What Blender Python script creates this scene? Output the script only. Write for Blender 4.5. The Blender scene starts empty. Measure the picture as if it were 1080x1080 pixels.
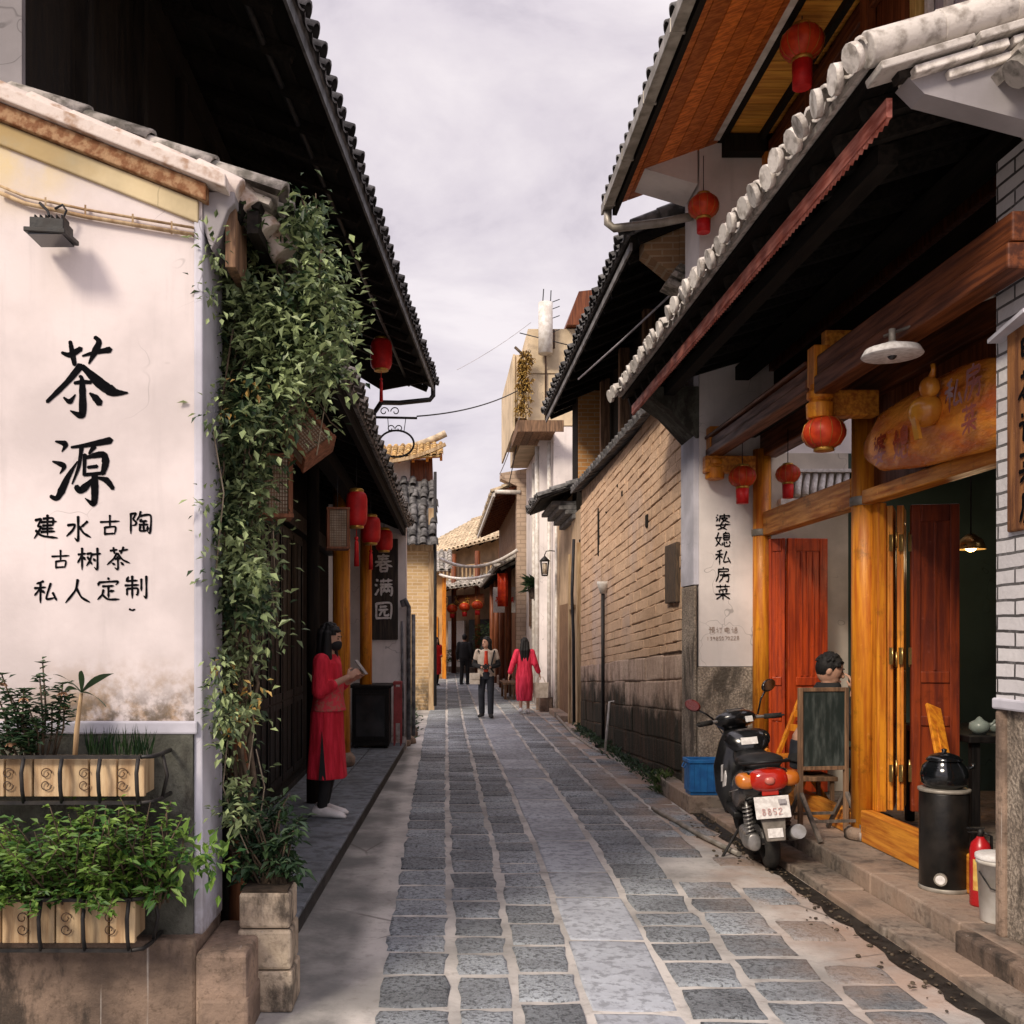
import bpy, bmesh, math, random
from mathutils import Vector as V, Matrix, noise as mnoise
R = math.radians
rng = random.Random(7)
scene = bpy.context.scene
COL = scene.collection

# ------------------------------------------------------------------ camera
F = 1040.0            # focal length in pixels of a 1080 px wide picture
EYE = 1.65            # eye height above the street
cam_d = bpy.data.cameras.new("camera"); cam = bpy.data.objects.new("camera", cam_d); COL.objects.link(cam)
cam.location = (0, 0, EYE); cam.rotation_euler = (R(90), 0, 0)
cam_d.sensor_width = 36; cam_d.lens = 36 * F / 1080
cam_d.shift_x = 75 / 1080; cam_d.shift_y = 131 / 1080
cam_d.clip_start = 0.05; cam_d.clip_end = 2000
scene.camera = cam

# ------------------------------------------------------------------ sky and sun
SUN_EL, SUN_AZ = R(38), R(-38)        # low sun behind the camera, to its left
w = bpy.data.worlds.new("World"); scene.world = w; w.use_nodes = True
nt = w.node_tree; nt.nodes.clear()
def wn(t, **k):
    n = nt.nodes.new(t)
    for a, b in k.items(): setattr(n, a, b)
    return n
wo = wn('ShaderNodeOutputWorld'); bg = wn('ShaderNodeBackground'); bg.inputs[1].default_value = 0.1
sky = wn('ShaderNodeTexSky', sky_type='NISHITA', sun_disc=False, sun_elevation=SUN_EL, sun_rotation=math.pi + SUN_AZ)
tc = wn('ShaderNodeTexCoord'); mp = wn('ShaderNodeMapping'); mp.inputs['Scale'].default_value = (1.0, 1.0, 2.2)
mp.inputs['Location'].default_value = (0.35, 0.1, 0.62)
n1 = wn('ShaderNodeTexNoise'); n1.inputs['Scale'].default_value = 2.6; n1.inputs['Detail'].default_value = 9; n1.inputs['Roughness'].default_value = .58
n1.inputs['Distortion'].default_value = .35
cr = wn('ShaderNodeValToRGB'); e = cr.color_ramp.elements
e[0].position = .36; e[0].color = (.43, .385, .455, 1); e[1].position = .62; e[1].color = (.86, .79, .81, 1)
k = e.new(.48); k.color = (.69, .625, .675, 1)
sc_ = wn('ShaderNodeVectorMath', operation='SCALE'); sc_.inputs['Scale'].default_value = 9.6
mx = wn('ShaderNodeMix', data_type='RGBA'); mx.inputs[0].default_value = .93
L = nt.links.new
L(tc.outputs['Generated'], mp.inputs[0]); L(mp.outputs[0], n1.inputs['Vector']); L(n1.outputs['Fac'], cr.inputs[0])
# an overcast sky is brightest overhead and towards the veiled sun behind us
sx = wn('ShaderNodeSeparateXYZ'); zr = wn('ShaderNodeMapRange', interpolation_type='SMOOTHSTEP'); yr = wn('ShaderNodeMapRange', interpolation_type='SMOOTHSTEP'); ad = wn('ShaderNodeMath', operation='ADD')
for n_, v_ in ((zr, (.5, .95, 9.0, 23.0)), (yr, (.1, -.9, 0.0, 2.5))):
    for i_, q_ in enumerate(v_): n_.inputs[i_ + 1].default_value = q_
L(tc.outputs['Generated'], sx.inputs[0]); L(sx.outputs[2], zr.inputs[0]); L(sx.outputs[1], yr.inputs[0]); L(zr.outputs[0], ad.inputs[0]); L(yr.outputs[0], ad.inputs[1]); L(ad.outputs[0], sc_.inputs['Scale'])
L(cr.outputs[0], sc_.inputs[0]); L(sky.outputs[0], mx.inputs[6]); L(sc_.outputs[0], mx.inputs[7])
L(mx.outputs[2], bg.inputs[0]); L(bg.outputs[0], wo.inputs[0])
sd = bpy.data.lights.new("sun", 'SUN'); so = bpy.data.objects.new("sun", sd); COL.objects.link(so)
sd.energy = 2.8; sd.angle = R(14); sd.color = (1, .87, .71)
# the light travels from behind-left towards the far right
sdir = V((math.sin(-SUN_AZ) * math.cos(SUN_EL), math.cos(SUN_AZ) * math.cos(SUN_EL), -math.sin(SUN_EL)))
so.rotation_euler = sdir.to_track_quat('-Z', 'Y').to_euler(); so.location = (-6, -8, 12)
vs = scene.view_settings
vs.view_transform = 'Standard'; vs.look = 'None'; vs.exposure = 0.36; vs.gamma = 1.0; vs.use_curve_mapping = False

def at(px, py, y):
    """where a point of the photograph lies when it stands y metres down the street"""
    return V(((px - 465) / F * y, y, EYE + (671 - py) / F * y))

# ------------------------------------------------------------------ objects
def tag(o, label=None, cat=None, group=None, kind=None):
    if label: o['label'] = label
    if cat: o['category'] = cat
    if group: o['group'] = group
    if kind: o['kind'] = kind
    return o
def thing(name, label, cat, loc=(0, 0, 0), rz=0, group=None):
    o = bpy.data.objects.new(name, None); COL.objects.link(o); o.empty_display_size = .1
    o.location = loc; o.rotation_euler = (0, 0, rz)
    return tag(o, label, cat, group)
def kids(o): return [c for c in COL.objects if c.parent is o]
def dup(o, loc=None, rz=None, label=None, parent=None, scale=None):
    c = o.copy(); COL.objects.link(c)
    if parent is not None: c.parent = parent
    for ch in kids(o): dup(ch, parent=c)
    if loc is not None: c.location = loc
    if rz is not None: c.rotation_euler = (0, 0, rz)
    if scale is not None: c.scale = (scale,) * 3
    if label: c['label'] = label
    return c

class MB:
    def __init__(s): s.v = []; s.f = []; s.m = []; s.s = []; s.r = []
    def add(s, vs, fs, m=0, sm=False, r=0.0):
        b = len(s.v); s.v += [V(p) for p in vs]; s.r += [r] * len(vs)
        for f in fs: s.f.append([i + b for i in f]); s.m.append(m); s.s.append(sm)
    def box(s, x0, x1, y0, y1, z0, z1, m=0, r=0.0):
        s.obox(V((x0, y0, z0)), V((x1 - x0, 0, 0)), V((0, y1 - y0, 0)), V((0, 0, z1 - z0)), m, r)
    def obox(s, o, a, b, c, m=0, r=0.0):
        o, a, b, c = V(o), V(a), V(b), V(c)
        s.add([o, o + a, o + a + b, o + b, o + c, o + a + c, o + a + b + c, o + b + c],
              [(0, 3, 2, 1), (4, 5, 6, 7), (0, 1, 5, 4), (1, 2, 6, 5), (2, 3, 7, 6), (3, 0, 4, 7)], m, False, r)
    def bar(s, p, q, wx, h, m=0, up=(0, 0, 1), r=0.0):
        """a rectangular bar from p to q, centred on the line"""
        p, q = V(p), V(q); d = q - p; u = V(up)
        sx = d.cross(u)
        if sx.length < 1e-6: sx = d.cross(V((0, 1, 0)))
        sx = sx.normalized() * wx; su = sx.cross(d).normalized() * h
        s.obox(p - sx / 2 - su / 2, sx, d, su, m, r)
    def frame(s, d):
        d = V(d).normalized(); a = V((0, 0, 1)) if abs(d.z) < .95 else V((1, 0, 0))
        x = d.cross(a).normalized(); return x, x.cross(d).normalized()
    def cyl(s, p, q, r0, r1=None, n=12, m=0, caps=True, sm=True, r=0.0):
        s.tube([p, q], [r0, r0 if r1 is None else r1], n, m, caps, sm, r)
    def tube(s, pts, rad, n=8, m=0, caps=True, sm=True, r=0.0):
        pts = [V(p) for p in pts]; k = len(pts)
        if not isinstance(rad, (list, tuple)): rad = [rad] * k
        vs = []; px = None
        for i in range(k):
            d = (pts[min(i + 1, k - 1)] - pts[max(i - 1, 0)])
            if px is None: x, y = s.frame(d)
            else:
                dn = d.normalized(); x = px - dn * px.dot(dn)
                x = x.normalized() if x.length > 1e-6 else s.frame(d)[0]; y = x.cross(dn)
            px = x
            for j in range(n):
                a = 2 * math.pi * j / n; vs.append(pts[i] + (x * math.cos(a) + y * math.sin(a)) * rad[i])
        fs = [(i * n + j, i * n + (j + 1) % n, (i + 1) * n + (j + 1) % n, (i + 1) * n + j) for i in range(k - 1) for j in range(n)]
        s.add(vs, fs, m, sm, r)
        if caps:
            b = len(s.v) - k * n
            s.f.append([b + j for j in range(n)][::-1]); s.f.append([b + (k - 1) * n + j for j in range(n)])
            s.m += [m, m]; s.s += [False, False]
    def lathe(s, prof, c=(0, 0, 0), n=20, m=0, sm=True, rib=0, axis=None):
        c = V(c); vs = []; k = len(prof)
        for (r_, z) in prof:
            for j in range(n):
                a = 2 * math.pi * j / n; rr = r_ * (1 - rib * (j % 2)); vs.append(c + V((rr * math.cos(a), rr * math.sin(a), z)))
        fs = [(i * n + j, i * n + (j + 1) % n, (i + 1) * n + (j + 1) % n, (i + 1) * n + j) for i in range(k - 1) for j in range(n)]
        fs += [tuple(range(n))[::-1], tuple((k - 1) * n + j for j in range(n))]
        s.add(vs, fs, m, sm)
    def prism(s, poly, ext, m=0, r=0.0):
        poly = [V(p) for p in poly]; e = V(ext); n = len(poly)
        s.add(poly + [p + e for p in poly], [tuple(range(n))[::-1], tuple(range(n, 2 * n))] +
              [(i, (i + 1) % n, n + (i + 1) % n, n + i) for i in range(n)], m, False, r)
    def ell(s, c, rad, nu=16, nv=10, m=0, rot=None, fn=None):
        c = V(c); vs = []
        for i in range(nv + 1):
            t = math.pi * i / nv
            for j in range(nu):
                a = 2 * math.pi * j / nu
                p = V((math.sin(t) * math.cos(a), math.sin(t) * math.sin(a), math.cos(t)))
                if fn: p = fn(p)
                p = V((p.x * rad[0], p.y * rad[1], p.z * rad[2]))
                if rot: p = rot @ p
                vs.append(c + p)
        s.add(vs, [(i * nu + j, (i + 1) * nu + j, (i + 1) * nu + (j + 1) % nu, i * nu + (j + 1) % nu) for i in range(nv) for j in range(nu)], m, True)
    def loft(s, rings, m=0, sm=True, caps=True):
        n = len(rings[0]); k = len(rings); vs = [p for rg in rings for p in rg]
        fs = [(i * n + j, i * n + (j + 1) % n, (i + 1) * n + (j + 1) % n, (i + 1) * n + j) for i in range(k - 1) for j in range(n)]
        if caps: fs += [tuple(range(n))[::-1], tuple((k - 1) * n + j for j in range(n))]
        s.add(vs, fs, m, sm)
    def leaf(s, p, d, up, ln, wd, m=0, fold=.25, r=None):
        d = V(d).normalized(); x = d.cross(V(up))
        x = x.normalized() if x.length > 1e-4 else V((1, 0, 0)); u = x.cross(d)
        p = V(p); r = rng.uniform(-1, 1) if r is None else r
        s.add([p, p + d * ln * .45 + x * wd / 2 + u * wd * fold, p + d * ln - u * ln * .12, p + d * ln * .45 - x * wd / 2 + u * wd * fold],
              [(0, 1, 2), (0, 2, 3)], m, False, r)
    def build(s, name, mats, parent=None, world=False, bev=0, kind=None):
        me = bpy.data.meshes.new(name)
        off = V(parent.location) if (world and parent is not None) else V((0, 0, 0))
        me.from_pydata([tuple(p - off) for p in s.v], [], s.f)
        if not isinstance(mats, (list, tuple)): mats = [mats]
        for m in mats: me.materials.append(m)
        me.polygons.foreach_set('material_index', s.m); me.polygons.foreach_set('use_smooth', s.s)
        at_ = me.attributes.new('rnd', 'FLOAT', 'POINT'); at_.data.foreach_set('value', s.r)
        bm = bmesh.new(); bm.from_mesh(me)
        if any(len(f.verts) > 3 for f in bm.faces): bmesh.ops.recalc_face_normals(bm, faces=bm.faces)
        bm.to_mesh(me); bm.free(); me.update()
        o = bpy.data.objects.new(name, me); COL.objects.link(o)
        if parent is not None: o.parent = parent
        if bev:
            b = o.modifiers.new('bevel', 'BEVEL'); b.width = bev; b.segments = 2; b.limit_method = 'ANGLE'
            b.angle_limit = R(40); b.harden_normals = False
        if kind: o['kind'] = kind
        return o

def bake(o):
    """replace an object's mesh by its evaluated (modified) mesh"""
    bpy.context.view_layer.update()
    dg = bpy.context.evaluated_depsgraph_get()
    me = bpy.data.meshes.new_from_object(o.evaluated_get(dg)); o.modifiers.clear(); o.data = me
    return o
def fuse(mb, name, mt, parent, vox=.008, smooth=6, world=False):
    """one continuous skin round overlapping shapes"""
    o = mb.build(name, mt, parent, world)
    r = o.modifiers.new('r', 'REMESH'); r.mode = 'VOXEL'; r.voxel_size = vox; r.use_smooth_shade = True
    s_ = o.modifiers.new('s', 'SMOOTH'); s_.factor = .5; s_.iterations = smooth
    return bake(o)

# ------------------------------------------------------------------ materials
MATS = {}
class NT:
    def __init__(s, name):
        s.m = bpy.data.materials.new(name); s.m.use_nodes = True; s.t = s.m.node_tree
        s.b = s.t.nodes['Principled BSDF']; s.out = s.t.nodes['Material Output']
    def n(s, t, ins=None, **k):
        n = s.t.nodes.new(t)
        for a, b in k.items(): setattr(n, a, b)
        for a, b in (ins or {}).items(): s.i(n.inputs[a], b)
        return n
    def i(s, sock, val):
        if hasattr(val, 'links') or isinstance(val, bpy.types.NodeSocket): s.t.links.new(val, sock)
        else: sock.default_value = val
    def noise(s, vec, scale, detail=5, rough=.55, dist=0):
        return s.n('ShaderNodeTexNoise', {'Vector': vec, 'Scale': scale, 'Detail': detail, 'Roughness': rough, 'Distortion': dist}).outputs['Fac']
    def rng(s, val, a, b, c=0.0, d=1.0):
        return s.n('ShaderNodeMapRange', {0: val, 1: a, 2: b, 3: c, 4: d}, interpolation_type='SMOOTHSTEP').outputs[0]
    def math(s, op, a, b=0.0): return s.n('ShaderNodeMath', {0: a, 1: b}, operation=op).outputs[0]
    def mix(s, fac, a, b, bt='MIX'):
        c4 = lambda c: (*c, 1) if isinstance(c, tuple) and len(c) == 3 else c
        return s.n('ShaderNodeMix', {0: fac, 6: c4(a), 7: c4(b)}, data_type='RGBA', blend_type=bt).outputs[2]
    def coord(s, stretch=(1, 1, 1), world=False):
        src = s.n('ShaderNodeNewGeometry').outputs['Position'] if world else s.n('ShaderNodeTexCoord').outputs['Object']
        return s.n('ShaderNodeMapping', {0: src, 3: stretch}).outputs[0]
    def xyz(s):
        p = s.n('ShaderNodeNewGeometry').outputs['Position']
        return s.n('ShaderNodeSeparateXYZ', {0: p}).outputs
    def attr(s): return s.n('ShaderNodeAttribute', attribute_name='rnd').outputs['Fac']
    def bump(s, h, strength=.3, dist=.02):
        b = s.n('ShaderNodeBump', {'Strength': strength, 'Distance': dist, 'Height': h})
        if s.b.inputs['Normal'].links: s.t.links.new(s.b.inputs['Normal'].links[0].from_socket, b.inputs['Normal'])
        s.t.links.new(b.outputs[0], s.b.inputs['Normal'])
    def done(s, col, rough=.75, spec=.3, metal=0):
        s.i(s.b.inputs['Base Color'], (*col, 1) if isinstance(col, tuple) and len(col) == 3 else col)
        s.i(s.b.inputs['Roughness'], rough); s.i(s.b.inputs['Specular IOR Level'], spec); s.i(s.b.inputs['Metallic'], metal)
        return s.m

def mat(name, c1, c2=None, rough=.75, scale=5, lo=.35, hi=.65, stretch=(1, 1, 1), bump=0, bscale=30, spec=.3, metal=0, rnd=0, detail=6, bd=.01, rv=.12, wear=0):
    t = NT(name); v = t.coord(stretch)
    c2 = c2 or tuple(x * .62 for x in c1)
    n = t.noise(v, scale, detail)
    col = t.mix(t.rng(n, lo, hi), c1, c2)
    if rnd:
        f = t.math('MULTIPLY_ADD', t.attr(), rnd); f.node.inputs[2].default_value = 1.0
        col = t.mix(1.0, col, t.n('ShaderNodeCombineColor', {0: f, 1: f, 2: f}).outputs[0], 'MULTIPLY')
    if wear:
        w_ = t.coord(); col = t.mix(t.rng(t.noise(w_, 7, 8, .7), .54, .70, 0, wear), col, tuple(x * .22 for x in c1))
        col = t.mix(t.rng(t.noise(w_, 19, 6, .65), .62, .74, 0, wear * .6), col, tuple(min(1, x * 1.25 + .10) for x in c1))
    if bump: t.bump(t.noise(v, bscale, 6, .6), bump, bd)
    rr = t.rng(n, .2, .8, max(.05, rough - rv), min(1, rough + rv))
    return t.done(col, rr, spec, metal)

def leafmat(name, c1, c2, rnd=.45):
    t = NT(name); v = t.coord()
    a = t.rng(t.attr(), -1, 1)
    col = t.mix(a, c1, c2)
    n = t.noise(v, 1.6, 3); col = t.mix(t.rng(n, .5, .75, 0, .55), col, tuple(x * .5 for x in c1))
    t.done(col, .45, .35)
    tr = t.n('ShaderNodeBsdfTranslucent', {0: col}); ms = t.n('ShaderNodeMixShader', {0: .22, 1: t.b.outputs[0], 2: tr.outputs[0]})
    t.t.links.new(ms.outputs[0], t.out.inputs[0]); return t.m

def plaster(name, c, stains_glow=(), bump=.12, dirt=.25, dz=None, dcol=(.16, .12, .08)):
    """lime plaster: blotchy, with stains where stains=[(color, (x0,x1), (z0,z1), amount, scale)] say"""
    t = NT(name); v = t.coord(world=True); P = t.xyz()
    col = t.mix(t.rng(t.noise(v, 1.7, 7), .35, .7), c, tuple(x * (1 - dirt) for x in c))
    col = t.mix(t.rng(t.noise(t.coord((4, 4, .35), True), 2.2, 7, .6), .52, .76, 0, .42), col, tuple(x * .62 for x in c))
    for (sc, (x0, x1), (z0, z1), am, s_) in stains_glow:
        mx_ = t.math('MULTIPLY', t.rng(P[0], x0, x1), t.rng(P[2], z0, z1))
        f = t.math('MULTIPLY', mx_, t.rng(t.noise(v, s_, 8, .65), .40, .62, 0, am))
        col = t.mix(f, col, sc)
    if dz:
        f = t.math('MULTIPLY', t.rng(P[2], dz[1], dz[0]), t.rng(t.noise(v, 5, 8, .7), .36, .6, 0, .85))
        col = t.mix(f, col, dcol)
    vor = t.n('ShaderNodeTexVoronoi', {'Vector': t.n('ShaderNodeVectorMath', {0: v, 1: t.n('ShaderNodeTexNoise', {'Vector': v, 'Scale': 3.0}).outputs['Color']}, operation='ADD').outputs[0], 'Scale': .9}, feature='DISTANCE_TO_EDGE').outputs[0]
    crk = t.math('MULTIPLY', t.rng(vor, .006, .0), t.rng(t.noise(v, 1.1, 3), .46, .58, 0, .7))
    col = t.mix(crk, col, tuple(x * .35 for x in c))
    t.bump(t.noise(v, 45, 6, .6), bump, .008); t.bump(t.noise(v, 4, 5), bump, .03)
    return t.done(col, .85, .2)

def bricks(name, c1, c2, mortar, bw, bh, ms=.012, bump=.4, dz=None, big=.3, rough=.85):
    t = NT(name); P = t.xyz(); v = t.coord(world=True)
    wob = t.math('MULTIPLY_ADD', t.noise(v, 2.5, 4), .03); wob.node.inputs[2].default_value = -.015
    vec = t.n('ShaderNodeCombineXYZ', {0: t.math('ADD', t.math('ADD', P[0], P[1]), wob), 1: t.math('ADD', P[2], wob)}).outputs[0]
    b = t.n('ShaderNodeTexBrick', {'Vector': vec, 'Color1': (*c1, 1), 'Color2': (*c2, 1), 'Mortar': (*mortar, 1), 'Scale': 1.0,
                                   'Mortar Size': ms, 'Mortar Smooth': .25, 'Brick Width': bw, 'Row Height': bh})
    col = t.mix(t.rng(t.noise(v, 1.3, 7), .38, .7, 0, big), b.outputs['Color'], tuple(x * .45 for x in c1))
    col = t.mix(t.rng(t.noise(v, 18, 6, .65), .5, .75, 0, .35), col, tuple(x * .6 for x in c1))
    if dz:
        f = t.math('MULTIPLY', t.rng(P[2], dz[1], dz[0]), t.rng(t.noise(v, 3, 8, .7), .34, .58, 0, .9))
        col = t.mix(f, col, (.05, .04, .03))
    h = t.math('ADD', t.math('MULTIPLY', b.outputs['Fac'], -1.0), t.math('MULTIPLY', t.noise(v, 30, 6, .6), .5))
    t.bump(h, bump, .02)
    return t.done(col, rough, .2)

def glow(name, c, s):
    t = NT(name); t.done(c, .5); t.b.inputs['Emission Color'].default_value = (*c, 1); t.b.inputs['Emission Strength'].default_value = s; return t.m


def grimestone(name, c1, c2, drip=.5, chis=0):
    t = NT(name); v = t.coord(world=True)
    col = t.mix(t.rng(t.noise(v, 2.6, 8, .62), .36, .64), c1, c2)
    f = t.math('MULTIPLY_ADD', t.attr(), .22); f.node.inputs[2].default_value = 1
    col = t.mix(1.0, col, t.n('ShaderNodeCombineColor', {0: f, 1: f, 2: f}).outputs[0], 'MULTIPLY')
    col = t.mix(t.rng(t.noise(t.coord((1.6, 1.6, .7), True), 2.2, 8, .68), .50, .62, 0, .85), col, (.035, .030, .026))
    col = t.mix(t.rng(t.noise(v, 24, 8, .7), .52, .66, 0, .7), col, tuple(x * .35 for x in c1))
    col = t.mix(t.rng(t.noise(t.coord((26, 26, .6), True), 1.3, 3), .67, .72, 0, drip), col, (.50, .46, .42))
    if chis:
        n = t.noise(v, 50, 6, .6); col = t.mix(t.rng(n, .44, .58, .62, 0), col, tuple(x * .22 for x in c1)); t.bump(n, 1.0, .02)
    t.bump(t.noise(v, 20, 8, .7), .7, .02); t.bump(t.noise(v, 4, 5), .4, .04)
    return t.done(col, .9, .2)
WHITE = (.78, .715, .71)
m_wallA = plaster('tea_house_plaster', (.70, .63, .62), stains_glow=[((.66, .50, .16), (-1.35, -1.75), (3.35, 3.75), .8, 1.3), ((.30, .20, .11), (-1.9, -1.5), (1.62, 1.30), .95, 9), ((.10, .08, .06), (-2.1, -1.5), (1.50, 1.28), .9, 16), ((.62, .52, .45), (-1.1, -1.9), (2.7, 3.3), .35, 1.1)])  # upper yellow and cream tints paint a warm glow; brown ones are dirt
m_white = plaster('white_limewash', (.80, .74, .72), dz=(0.1, .7))
m_whiteB = plaster('bluish_limewash', (.62, .61, .68), dz=(.1, .9), dirt=.4)
m_cream = plaster('cream_render', (.66, .53, .36), dirt=.35, dz=(.0, .9))
m_beige = plaster('beige_render', (.50, .36, .24), dirt=.4, dz=(.0, 1.2))
m_grey = plaster('grey_render', (.33, .31, .32), dirt=.3)
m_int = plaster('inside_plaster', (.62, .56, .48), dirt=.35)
m_intdk = plaster('dim_green_wall', (.05, .075, .06), dirt=.3)  # wall coloured this dark so the unlit room stays gloomy
m_plinth = grimestone('dirty_cement', (.14, .14, .115), (.055, .056, .046), .25)
m_sand = grimestone('weathered_sandstone', (.30, .215, .16), (.13, .095, .075))
m_chis = grimestone('chiselled_stone', (.50, .42, .34), (.30, .24, .19), 0, 1)
m_mortar = mat('pale_mortar', (.46, .40, .34), scale=9, bump=.3)
m_tile = mat('grey_clay_tile', (.155, .15, .15), (.06, .058, .058), scale=9, rough=.8, bump=.3, bscale=40, rnd=.35)
m_tileold = mat('lichened_tile', (.44, .40, .36), (.13, .12, .10), scale=14, rough=.85, bump=.4, bscale=40, rnd=.3)
m_tilelime = mat('limewashed_tile', (.60, .56, .52), (.30, .27, .24), scale=16, lo=.45, hi=.68, rough=.85, bump=.5, bscale=40, rnd=.2)
m_tilegold = mat('sunlit_gold_tile', (.55, .37, .15), (.30, .17, .06), scale=14, rough=.6, bump=.3, rnd=.3)  # golden sunlight on the upturned eave is put into the tile colour
m_tilecream = mat('pale_tile', (.58, .47, .33), (.35, .27, .18), scale=10, rough=.8, bump=.3, rnd=.25)
m_shadev = mat('shade_black_timber', (.011, .009, .008), (.022, .017, .013), rough=.85, scale=4, stretch=(9, 9, .8), bump=.3, spec=.12, rnd=.4)  # wood coloured near black: the deep under-eave shade is in its base colour
m_shadeh = mat('shade_black_boards', (.010, .009, .008), (.024, .020, .017), rough=.85, scale=4, stretch=(9, .8, 9), bump=.3, spec=.12, rnd=.5)  # soffits and ceilings likewise carry their shade in the colour
m_blackpaint = mat('black_lacquer', (.006, .0055, .0055), (.012, .010, .0095), rough=.5, scale=5, stretch=(9, 9, .8), bump=.15, spec=.15)
m_orange = mat('orange_varnished_wood', (.74, .29, .022), (.42, .105, .010), rough=.42, scale=3.2, stretch=(10, 10, .7), bump=.25, bscale=18, spec=.35, wear=.55, lo=.3, hi=.7)
m_orangeh = mat('orange_varnished_beam', (.70, .29, .035), (.36, .095, .012), rough=.45, scale=3.2, stretch=(10, .7, 10), bump=.25, bscale=18, spec=.35, wear=.6, lo=.3, hi=.7)
m_redwood = mat('red_varnished_door', (.48, .062, .010), (.24, .026, .006), rough=.42, scale=3, stretch=(10, 10, .7), bump=.2, bscale=18, spec=.35, wear=.5)
m_brownh = mat('red_brown_beam', (.17, .050, .017), (.06, .017, .008), rough=.5, scale=3.2, stretch=(10, .6, 10), bump=.2, bscale=18)
m_brownv = mat('red_brown_panel', (.20, .060, .020), (.085, .022, .008), rough=.5, scale=3.2, stretch=(10, 10, .6), bump=.2, bscale=18)
m_ceil = mat('orange_soffit_board', (.70, .19, .03), (.40, .085, .014), rough=.5, scale=3.5, stretch=(.7, 9, 9), bump=.2, bscale=20, rnd=.3)
m_ceil2 = mat('lit_honey_soffit_board', (.84, .42, .07), (.60, .24, .04), rough=.45, scale=3.5, stretch=(.7, 9, 9), bump=.2, bscale=20, rnd=.25)  # inner boards paler than the outer: their lit look is in the colour
m_oldwood = mat('weathered_wood', (.26, .15, .085), (.11, .065, .04), rough=.8, scale=4, stretch=(8, 8, .8), bump=.4, bscale=22, rnd=.3)
m_palewood = mat('pale_plank', (.50, .37, .22), (.30, .19, .10), rough=.7, scale=3, stretch=(8, 8, .8), bump=.3, bscale=22, rnd=.3)
m_redfascia = mat('faded_red_fascia', (.46, .17, .13), (.26, .06, .04), rough=.6, scale=6, stretch=(6, .8, 6), bump=.3)
m_red = mat('red_lantern_cloth', (.66, .022, .022), (.46, .012, .014), rough=.5, scale=8, bump=.1)
m_redorange = mat('orange_red_lantern_cloth', (.64, .065, .016), (.42, .025, .01), rough=.45, scale=8, bump=.1)
m_gold = mat('gold_trim', (.60, .36, .08), (.40, .2, .04), rough=.4, metal=.6)
m_iron = mat('black_iron', (.012, .012, .013), (.025, .022, .02), rough=.5, scale=20, bump=.15)
m_ironr = mat('rusty_iron', (.045, .03, .024), (.09, .045, .025), rough=.7, scale=20, bump=.3)
m_zinc = mat('zinc_gutter', (.34, .31, .27), (.20, .18, .15), rough=.5, scale=7, metal=.25, bump=.1)
m_pvc = mat('white_pvc', (.70, .67, .63), (.52, .48, .43), rough=.45, scale=9)
m_cable = mat('cable_sheath', (.02, .021, .026), rough=.6)
m_cablew = mat('pale_cable', (.48, .45, .47), rough=.6)
m_ink = mat('black_ink', (.004, .004, .005), (.020, .019, .02), rough=.9, scale=40, lo=.55, hi=.85, spec=.03)
m_inkfade = mat('faded_ink', (.22, .15, .11), (.42, .34, .30), rough=.8, scale=60)
m_whitepaint = mat('white_paint', (.74, .72, .70), (.55, .52, .5), rough=.6, scale=30)
m_brass = mat('brass', (.60, .42, .16), (.40, .26, .09), rough=.35, metal=.85, scale=20)
m_paper = mat('rice_paper', (.52, .44, .34), (.36, .28, .20), rough=.8, scale=12)
m_soil = mat('soil', (.05, .035, .024), (.025, .018, .012), rough=.95, scale=20, bump=.8)
m_leafv = leafmat('vine_leaf', (.022, .048, .020), (.34, .42, .19))
m_leafs = leafmat('shrub_leaf', (.028, .095, .020), (.19, .31, .055))
m_leafd = leafmat('dark_leaf', (.018, .045, .022), (.05, .09, .035))
m_leafdry = leafmat('dry_leaf', (.34, .20, .05), (.50, .34, .10))
m_leaff = leafmat('far_leaf', (.03, .06, .02), (.10, .14, .035))
m_stem = mat('plant_stem', (.12, .085, .055), (.06, .045, .03), rough=.85, scale=15, bump=.4)
m_stemp = mat('pale_stem', (.34, .28, .2), (.2, .16, .11), rough=.8, scale=15, bump=.3)
m_glass = mat('dark_glass', (.02, .022, .024), (.03, .03, .032), rough=.12, spec=.5)
m_skin = mat('skin', (.50, .29, .20), (.44, .24, .165), rough=.5, scale=9)
m_hair = mat('black_hair', (.005, .0045, .0045), (.010, .009, .009), rough=.6, scale=8, stretch=(14, 14, 1), bump=.4, bscale=20)
m_black = mat('black_cloth', (.012, .012, .013), (.02, .02, .021), rough=.85, scale=12, bump=.3)
m_jean = mat('dark_trousers', (.016, .018, .024), (.028, .03, .038), rough=.85, scale=12, bump=.3)
m_rose = mat('rose_red_dress', (.66, .022, .050), (.46, .012, .026), rough=.8, scale=5, bump=.7, bscale=5, stretch=(5, 5, .8), bd=.03)
m_pink = mat('bright_pink_red_dress', (.78, .045, .10), (.52, .02, .05), rough=.8, scale=5, bump=.7, bscale=5, stretch=(5, 5, .8), bd=.03)
m_vest = mat('cream_vest', (.52, .44, .36), (.40, .32, .25), rough=.8, scale=9, bump=.3)
m_sneak = mat('white_sneaker', (.72, .70, .70), (.58, .56, .56), rough=.55, scale=14)
m_bag = mat('pale_canvas', (.60, .53, .45), (.46, .39, .31), rough=.85, scale=14, bump=.3)
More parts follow.
